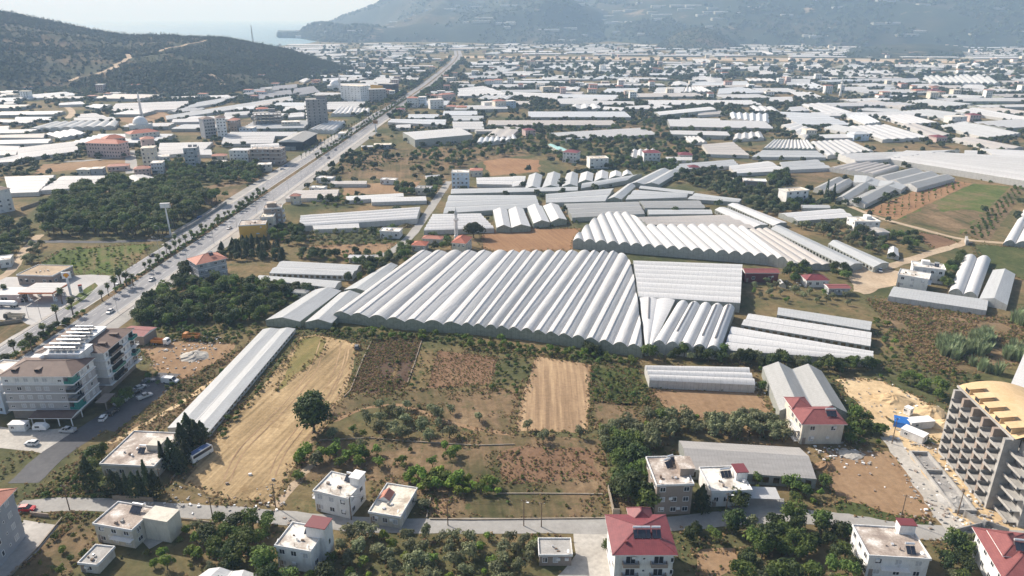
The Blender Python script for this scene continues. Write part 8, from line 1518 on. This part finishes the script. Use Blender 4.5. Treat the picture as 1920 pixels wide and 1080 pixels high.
grove({'shrub': 3, 'dark_shrub': 2, 'citrus_tree': 1}, [(1640, 600), (1655, 590), (1700, 650), (1745, 715), (1700, 720), (1650, 690)], 3.8, 'in the overgrown strip by the faint path', (.7, 1.1), avoid=1); grove({'dark_shrub': 3, 'broadleaf_tree': 1}, [(1640, 706), (1700, 715), (1770, 740), (1765, 760), (1690, 725)], 3.5, 'behind the sand of the building site', (.7, 1.2)); grove({'dark_shrub': 1, 'shrub': 1}, [(1740, 700), (1800, 700), (1880, 720), (1900, 760), (1800, 720)], 4, 'behind the unfinished hotel', (.8, 1.3), avoid=1)
grove({'sapling': 3, 'citrus_tree': 1}, [(1625, 396), (1680, 410), (1818, 344), (1770, 338)], 4.6, 'in the rows of the tilled orchard', (.5, .75), .08, 1, R(62)); grove({'dark_shrub': 2, 'sapling': 2}, [(1810, 440), (1850, 452), (1920, 352), (1902, 350)], 4, 'in the dry strip beside the white tunnels', (.8, 1.3), .1, 1, R(62)); grove({'dark_shrub': 3, 'dark_tree': 1}, [(1690, 308), (1790, 326), (1860, 345), (1900, 345), (1850, 330), (1720, 300)], 4.5, 'in the hedge below the ten span greenhouse', (.7, 1.0))
grove({'broadleaf_tree': 1, 'dark_shrub': 2}, [(130, 850), (190, 835), (205, 880), (180, 910), (140, 890)], 4.6, 'on the bank behind the patchy roofed house', (.7, 1.1)); grove({'shrub': 2, 'dark_shrub': 2}, [(60, 935), (130, 885), (200, 900), (200, 935)], 3.3, 'in the green triangle by the street', (.6, 1.0), avoid=1); grove({'shrub': 2, 'dark_shrub': 2, 'citrus_tree': 1}, [(110, 985), (170, 970), (180, 1010), (140, 1085), (60, 1085), (90, 1030)], 4, 'in the overgrown yard at lower left', (.6, 1.0), avoid=1); grove({'dark_shrub': 2, 'broadleaf_tree': 1}, [(240, 735), (270, 720), (285, 705), (275, 730), (240, 765), (215, 775)], 3.2, 'along the foot of the apartment block', (.5, .7), avoid=1); grove({'dark_shrub': 2, 'shrub': 2}, [(270, 690), (345, 712), (420, 680), (470, 640), (440, 700), (330, 780), (310, 740)], 4.4, 'on the dry bank above the long greenhouse', (.6, 1.0), avoid=1, keep=.7)
grove({'dark_tree': 1, 'dark_shrub': 2}, [(640, 285), (720, 278), (760, 300), (700, 320), (640, 325), (625, 310)], 6.5, 'in the meadow right of the highway', (.8, 1.1)); grove({'dark_tree': 1, 'broadleaf_tree': 2, 'dark_shrub': 2}, [(760, 285), (960, 262), (1000, 285), (900, 300), (830, 330), (770, 325)], 9, 'dotted over the broad meadow', (.8, 1.1), avoid=5); grove(BR, [(800, 345), (830, 335), (825, 360), (800, 380)], 5, 'along the upper lane', (.7, 1.0)); grove(BR, [(740, 352), (780, 350), (775, 368), (745, 368)], 5, 'beside the grey cubic house', (.7, 1.0)); grove({'dark_tree': 1, 'citrus_tree': 2}, [(580, 378), (650, 366), (700, 372), (690, 385), (600, 392)], 6, 'among the pale strip greenhouses', (.7, 1.0)); grove({'dark_shrub': 2, 'shrub': 1}, [(985, 420), (1075, 408), (1090, 420), (1000, 430)], 3.5, 'along the far edge of the orange field', (.8, 1.1))
grove({'shrub': 2, 'dark_shrub': 1}, [(600, 830), (1130, 825), (1140, 965), (830, 970), (700, 900), (560, 900)], 8.5, 'scattered over the weedy plots', (.4, .8), avoid=1, keep=.6); grove({'shrub': 2, 'dark_shrub': 1}, [(655, 742), (915, 728), (970, 740), (960, 810), (700, 760)], 8, 'scattered over the dry slope', (.4, .8), avoid=1, keep=.6); grove({'shrub': 2, 'citrus_tree': 1}, [(1000, 1000), (1010, 1000), (1010, 1080), (990, 1080)], 3.5, 'left of the stone hut', (.7, 1.0)); grove({'broadleaf_tree': 1, 'citrus_tree': 1}, [(1090, 1050), (1145, 1040), (1148, 1090), (1085, 1090)], 4, 'left of the wine red hipped house', (.6, .8)); pt('broadleaf_tree', 1138, 1030, .6, 'small round tree beside the wine red hipped house')
grove(BR, [(1095, 232), (1230, 226), (1330, 236), (1440, 250), (1420, 262), (1300, 262), (1200, 268), (1100, 262)], 13, 'on the grassy slope below the far sheds', (.8, 1.3), avoid=5, keep=.7); grove(BR, [(1480, 372), (1510, 368), (1530, 390), (1500, 396), (1475, 395)], 5, 'below the half built house', (.7, 1.0)); grove(BR, [(1085, 305), (1240, 312), (1330, 318), (1240, 328), (1190, 322)], 6, 'behind the row of gables', (.7, 1.0))
y = 900
while y < 2300:
 for o_ in (-19, 19, 24):
  if random.random() < .8: plant(random.choice(['broadleaf_tree', 'dark_tree']), hx(y) + o_ + random.uniform(-2, 2), y, random.uniform(.8, 1.5), 'lining the far highway')
 y += 14
# ---- fill of the middle distance: hedges and clumps between what stands there
nf = 0; placed = [0]
fx = RNG.uniform(-1350, 1350, 60000); fy = 330 + 1250 * RNG.uniform(0, 1, 60000) ** .8; nz = fbm(fx * .012, fy * .009, 4, 77) + .35 * fbm(fx * .05, fy * .05, 2, 5)
FARTREES = []
for x, y, v in zip(fx, fy, nz):
 px_, py_ = proj(x, y)
 if not -420 < px_ < 2340 or occ(x, y) & 7: continue
 edge = any(occ(x + a * 5, y + b_ * 5) & 1 for a, b_ in ((1, 0), (-1, 0), (0, 1), (0, -1)))
 lim = .12 if y > 560 else .14
 if py_ > 420: continue
 if v > lim or (edge and random.random() < .4) or random.random() < .05:
  if y < 560 and random.random() < .55: continue
  FARTREES.append((x, y, random.uniform(.4, 1.0) if y < 900 else random.uniform(.5, 1.15)))
print('fill', len(FARTREES), 'planted', len(TREES))
# ---- individuals: the 290 largest of a name; the rest join the mass
byname = {}
for t in TREES: byname.setdefault(NAMES.get(t[0], t[0]), []).append(t)
MASS = {}
def make_tree(t, label, group):
 kind, x, y, s_, place, _, z = t; v = random.choice(PROTO[kind]); o = thing(NAMES.get(kind, kind), label, WORD[kind][1], (x, y, z), random.uniform(0, 6.28), group); k = s_ * random.uniform(.92, 1.08); a_ = random.uniform(.84, 1.18); o.scale = (k * a_, k / a_, k * random.uniform(.8, 1.18))
 if v[0] is not None: ob(v[0].name.split('.')[0], v[0], o)
 ob(v[1].name.split('.')[0], v[1], o)
 if len(v) > 3: ob('dead_fronds', v[3], o)
LIM = {'shrub': 290}
for nm, L in byname.items():
 L.sort(key=lambda t: -(pxm(t[1], t[2]) * t[3] * PROTO[t[0]][0][2]) - (1000 if t[5] else 0))
 vis = [t for t in L if -60 < proj(t[1], t[2])[0] < 1980 and proj(t[1], t[2])[1] < 1140]
 keep = vis[:LIM.get(nm, 290)]; groups = {}
 for t in keep:
  if t[5]: make_tree(t, t[5], None)
  else: groups.setdefault((t[0], t[4]), []).append(t)
 for (kind, place), ts in groups.items():
  ts.sort(key=lambda t: proj(t[1], t[2])[0]); w1 = WORD[kind][0]; n = len(ts)
  rowlab = {}
  if 14 < n <= 130:
   rs = sorted(ts, key=lambda t: -proj(t[1], t[2])[1]); nr = max(2, -(-n // 14)); per = -(-n // nr)
   for r_ in range(nr):
    for i, t in enumerate(sorted(rs[r_ * per:(r_ + 1) * per], key=lambda t: proj(t[1], t[2])[0])): rowlab[id(t)] = f'{"front" if r_ == 0 else "back" if r_ == nr - 1 else ordinal(r_)} row, {ordinal(i)} from left'
  for i, t in enumerate(ts):
   if n == 1: lb = f'{w1} {place}'
   elif n <= 14: lb = f'{w1} {place}, {ordinal(i)} from the left'
   elif n <= 130: lb = f'{w1} {place}, {rowlab[id(t)]}'
   else: lb = f'{w1} {place}'
   if len(lb.split()) > 16: lb = lb.replace(' from the left', ' from left').replace(', ' + rowlab.get(id(t), '?'), ', ' + rowlab.get(id(t), '?').replace(' from left', ''))
   make_tree(t, lb, f'{w1}s {place}')
 for t in vis[LIM.get(nm, 290):]: MASS.setdefault(t[0], []).append((t[1], t[2], t[6], t[3]))
# ---- masses: instanced on points
def scatter(name, label, pts, protos, sc=1.0):
 """one object: every point (x, y, z, scale) carries a copy of one of the meshes"""
 if not pts: return
 k = len(protos); parts = [pts[i::k] for i in range(k)]
 for i, (pp, me) in enumerate(zip(parts, protos)):
  if not pp: continue
  src = bpy.data.objects.new('clump', me); pm = bpy.data.meshes.new(name); pm.from_pydata([(p[0], p[1], p[2]) for p in pp], [], [])
  pm.attributes.new('sc', 'FLOAT', 'POINT').data.foreach_set('value', np.array([p[3] * sc for p in pp], np.float32)); pm.attributes.new('rz', 'FLOAT', 'POINT').data.foreach_set('value', RNG.uniform(0, 6.28, len(pp)).astype(np.float32))
  o = ob(name, pm); tag(o, label, None, None, 'stuff'); ng = bpy.data.node_groups.new('scatter', 'GeometryNodeTree'); ng.interface.new_socket('Geometry', in_out='INPUT', socket_type='NodeSocketGeometry'); ng.interface.new_socket('Geometry', in_out='OUTPUT', socket_type='NodeSocketGeometry')
  N = ng.nodes; gi = N.new('NodeGroupInput'); go = N.new('NodeGroupOutput'); m2p = N.new('GeometryNodeMeshToPoints'); iop = N.new('GeometryNodeInstanceOnPoints'); oi = N.new('GeometryNodeObjectInfo'); oi.inputs[0].default_value = src
  a1 = N.new('GeometryNodeInputNamedAttribute'); a1.inputs[0].default_value = 'sc'; a2 = N.new('GeometryNodeInputNamedAttribute'); a2.inputs[0].default_value = 'rz'; cx = N.new('ShaderNodeCombineXYZ'); K = ng.links.new
  K(gi.outputs[0], m2p.inputs[0]); K(m2p.outputs[0], iop.inputs['Points']); K(oi.outputs['Geometry'], iop.inputs['Instance']); K(a1.outputs['Attribute'], iop.inputs['Scale']); K(a2.outputs['Attribute'], cx.inputs[2]); K(cx.outputs[0], iop.inputs['Rotation']); K(iop.outputs[0], go.inputs[0])
  md = o.modifiers.new('scatter', 'NODES'); md.node_group = ng
for kind, pp in MASS.items(): scatter(kind.replace('_tree', '') + '_thicket', f'farther mass of {WORD[kind][0]}s among the plots', pp, [v[1] for v in PROTO[kind]])
scatter('far_trees', 'dark trees and hedges filling the middle distance', [(x, y, 0, s_) for x, y, s_ in FARTREES], FARP)
# far plain
pp = []
for _ in range(6000):
 px_, py_ = random.uniform(-40, 1960), 84 + 100 * random.random() ** 1.3; g = G(px_, py_)
 if g.y < 1500 or g.y > 4800: continue
 if any(abs(g.x - r[0]) < r[2] * .5 and abs(g.y - r[1]) < r[3] * .5 for r in rows): continue
 if 102 + (px_ - 835) * .008 < py_ < 110 + (px_ - 835) * .008 and px_ > 820: continue
 if abs(g.x - hx(min(2900, g.y))) < 18: continue
 if px_ < 600 and py_ < 92: continue
 pp.append((g.x, g.y, 0, random.uniform(.9, 2.2)))
scatter('far_trees', 'tree clumps of the far plain', pp, FARP)
# hills
HT = [(132, 152), (150, 145), (180, 140), (205, 132), (222, 124), (216, 122), (232, 116), (245, 110), (238, 102), (300, 97), (325, 90), (350, 84), (375, 80), (387, 75)]
HT = [(a[0] + (b_[0] - a[0]) * t / 6, a[1] + (b_[1] - a[1]) * t / 6) for a, b_ in zip(HT, HT[1:]) if abs(b_[0] - a[0]) < 40 for t in range(6)]
pp = []; P = HILLS[0][1]
for _ in range(34000):
 u, v = random.random(), random.random() * .72; p = on_hill(0, u, v)
 if p[2] < .5: continue
 hp = proj(*p)
 if any(abs(hp[0] - a) < 5 and -1.5 < hp[1] - b_ < 4.5 for a, b_ in HT): continue
 d = fbm(np.array([p[0] * .006]), np.array([p[1] * .006]), 4, 41)[0]
 if d > -.12 or v > .58 or random.random() < .25: pp.append((p[0], p[1], p[2] - .4, random.uniform(.5, 1.35) * (1.1 if u < .55 else .8)))
scatter('hill_scrub', 'dense scrub and pines covering the left hill', pp, HILLP + PINEP)
pp = []
for hid, cnt_, sc_ in ((1, 9000, 2.6), (2, 16000, 3.4), (3, 900, 1.1), (4, 500, 1.0)):
 for _ in range(cnt_):
  u, v = random.random(), random.random() * .68; p = on_hill(hid, u, v)
  if fbm(np.array([p[0] * .002]), np.array([p[1] * .002]), 4, 43)[0] > -.1: pp.append((p[0], p[1], p[2] - 1, random.uniform(.7, 1.4) * sc_))
scatter('mountain_scrub', 'woods on the hazy mountain slopes', pp, HILLP)
# tracks on the hill, following its surface
def hill_track(label, uv, w_=5, hid=0):
 m = MB(); pts = []
 for (u0, v0), (u1, v1) in zip(uv, uv[1:]):
  for k in range(8): t = k / 8; pts.append(Vector(on_hill(hid, u0 + (u1 - u0) * t, v0 + (v1 - v0) * t)))
 for a, b in zip(pts, pts[1:]):
  d = (b - a); n_ = Vector((-d.y, d.x, 0)).normalized() * w_ / 2; m.add([a - n_ + Vector((0, 0, 1.2)), b - n_ + Vector((0, 0, 1.2)), b + n_ + Vector((0, 0, 1.2)), a + n_ + Vector((0, 0, 1.2))], [(0, 1, 2, 3)])
 o = m.build('track', DIRTROAD); o['kind'] = 'structure'; o['label'] = label
_P = HILLS[0][1][:, :62]; _dz = _P[..., 1] * _cp - (_P[..., 2] - CAMH) * _sp; _hx = 960 + FPX * _P[..., 0] / _dz; _hy = 540 - FPX * (_P[..., 1] * _sp + (_P[..., 2] - CAMH) * _cp) / _dz
def uv_of(px_, py_):
 k = np.argmin((_hx - px_) ** 2 + 4 * (_hy - py_) ** 2); i, j = np.unravel_index(k, _hx.shape); return i / (HILLS[0][1].shape[0] - 1), j / (HILLS[0][1].shape[1] - 1)
for lb, pp in (('pale track climbing the left hill, lower part', [(132, 152), (150, 145), (180, 140), (205, 132), (222, 124)]), ('pale track climbing the left hill, middle bends', [(222, 128), (216, 122), (232, 116), (245, 110), (238, 102)]), ('pale track on the hill crest', [(300, 97), (325, 90), (350, 84), (375, 80), (387, 75)]), ('faint track on the scrubby hill side', [(390, 140), (410, 150), (418, 160)])): hill_track(lb, [uv_of(*p) for p in pp], 9)
# ---- weeds, grass and reeds: uncountable
TUFT = [crown('tuft', L_GRASS, 300, .5, .5, .02, 3, 16, .22), crown('tuft', L_WEED, 301, .55, .6, .02, 4, 20, .24), crown('tuft', L_GRASS, 302, .45, .45, .02, 3, 14, .22), crown('tuft', L_GRASS, 303, .4, .35, .02, 3, 12, .22)]
def tufts(n, poly, avoid=13, sc=(.5, 1.3), thr=-.08, world=False):
 P = PX(*poly); xs = [p.x for p in P]; ys = [p.y for p in P]; X = RNG.uniform(min(xs), max(xs), n); Y = RNG.uniform(min(ys), max(ys), n); ins = inside(P, X, Y); v = fbm(X * .07, Y * .07, 4, 91); return [(x, y, 0, random.uniform(*sc)) for x, y, i, q_ in zip(X, Y, ins, v) if i and q_ > thr and not occ(x, y) & avoid]
tf = tufts(30000, [(-60, 1120), (-60, 880), (240, 640), (560, 612), (1200, 675), (1640, 690), (1640, 560), (1960, 600), (1960, 1120)], 15); tf += tufts(11000, [(655, 742), (915, 728), (1110, 690), (1230, 700), (1235, 800), (1142, 972), (960, 975), (812, 972), (560, 905), (600, 830)], 13, (.35, .95), -.05); tf += tufts(9000, [(1625, 560), (1850, 590), (1940, 610), (1880, 700), (1745, 700)], 5, (.5, 1.3), -.2); tf += tufts(3500, [(655, 738), (697, 638), (792, 630), (762, 725)], 5, (.4, .9), -.1); tf += tufts(1500, [(822, 657), (936, 670), (914, 722), (800, 727)], 5, (.3, .7), -.1); tf += tufts(2500, [(345, 712), (480, 640), (440, 690), (330, 790), (120, 880)], 5, (.5, 1.1), -.1); tf += tufts(2500, [(60, 930), (190, 850), (215, 900), (200, 935), (20, 1085), (110, 985)], 5, (.6, 1.2), -.2);
for P, _ in FZ:
 for a, b_ in zip(P, P[1:] + P[:1]):
  if max(a.y, b_.y) > 430: continue
  for _k in range(int((b_ - a).length * 2.2)):
   p = a + (b_ - a) * random.random(); x, y = p.x + random.gauss(0, 1.0), p.y + random.gauss(0, 1.0)
   if not occ(x, y) & 5: tf.append((x, y, 0, random.uniform(.35, 1.15)))
scatter('weeds', 'dry grass and green weed tufts over the rough ground', tf, TUFT)
rg = np.random.default_rng(5)
def reeds(seed):
 rg = np.random.default_rng(seed); V = []; F = []; T = []
 for k in range(46):
  a = rg.uniform(0, 6.28); r0 = .9 * math.sqrt(rg.uniform()); h = rg.uniform(1.8, 3.6); ln = rg.uniform(.2, 1.1); x, y = r0 * math.cos(a), r0 * math.sin(a); c_, s_ = math.cos(a), math.sin(a); s0 = len(V); t = rg.uniform(.1, .9)
  for z, o_, w_ in ((0, 0, .05), (h * .6, ln * .3, .15), (h, ln, .02)): V += [(x + o_ * c_ - w_ * s_, y + o_ * s_ + w_ * c_, z), (x + o_ * c_ + w_ * s_, y + o_ * s_ - w_ * c_, z)]; T += [t, t]
  F += [(s0, s0 + 1, s0 + 3, s0 + 2), (s0 + 2, s0 + 3, s0 + 5, s0 + 4)]
 me = bpy.data.meshes.new('reeds'); me.from_pydata(V, [], F); me.materials.append(L_REED); me.attributes.new('tint', 'FLOAT', 'POINT').data.foreach_set('value', T); me.update(); return me
RD = [reeds(k) for k in range(3)]
P = PX((1750, 645), (1800, 640), (1880, 610), (1960, 560), (1960, 680), (1880, 705), (1840, 700), (1800, 690), (1770, 672)); X = RNG.uniform(min(p.x for p in P), max(p.x for p in P), 2600); Y = RNG.uniform(min(p.y for p in P), max(p.y for p in P), 2600); ins = inside(P, X, Y); v = fbm(X * .06, Y * .06, 3, 12)
scatter('reeds', 'pale green cane thicket behind the unfinished hotel', [(x, y, 0, random.uniform(.9, 1.5)) for x, y, i, q_ in zip(X, Y, ins, v) if i and q_ > -.16 and not occ(x, y) & 5], RD)
print('objects', len(bpy.data.objects))
# ------------------------------------------------------------------ haze
hm = bpy.data.materials.new('haze_air'); hm.use_nodes = True; hn = hm.node_tree; hn.nodes.remove(hn.nodes['Principled BSDF'])
hv = hn.nodes.new('ShaderNodeVolumePrincipled'); hv.inputs['Color'].default_value = (.46, .69, 1.0, 1); hv.inputs['Absorption Color'].default_value = (.86, .86, .86, 1); hv.inputs['Density'].default_value = HAZE_DENS; hv.inputs['Anisotropy'].default_value = 0.0
hn.links.new(hv.outputs[0], hn.nodes['Material Output'].inputs['Volume'])
hb = MB(); hb.box(-35000, -35000, -2.0, 35000, 35000, 760.0); h_o = hb.build('haze', hm); h_o['kind'] = 'stuff'; h_o['label'] = 'thin pale haze over the whole plain'
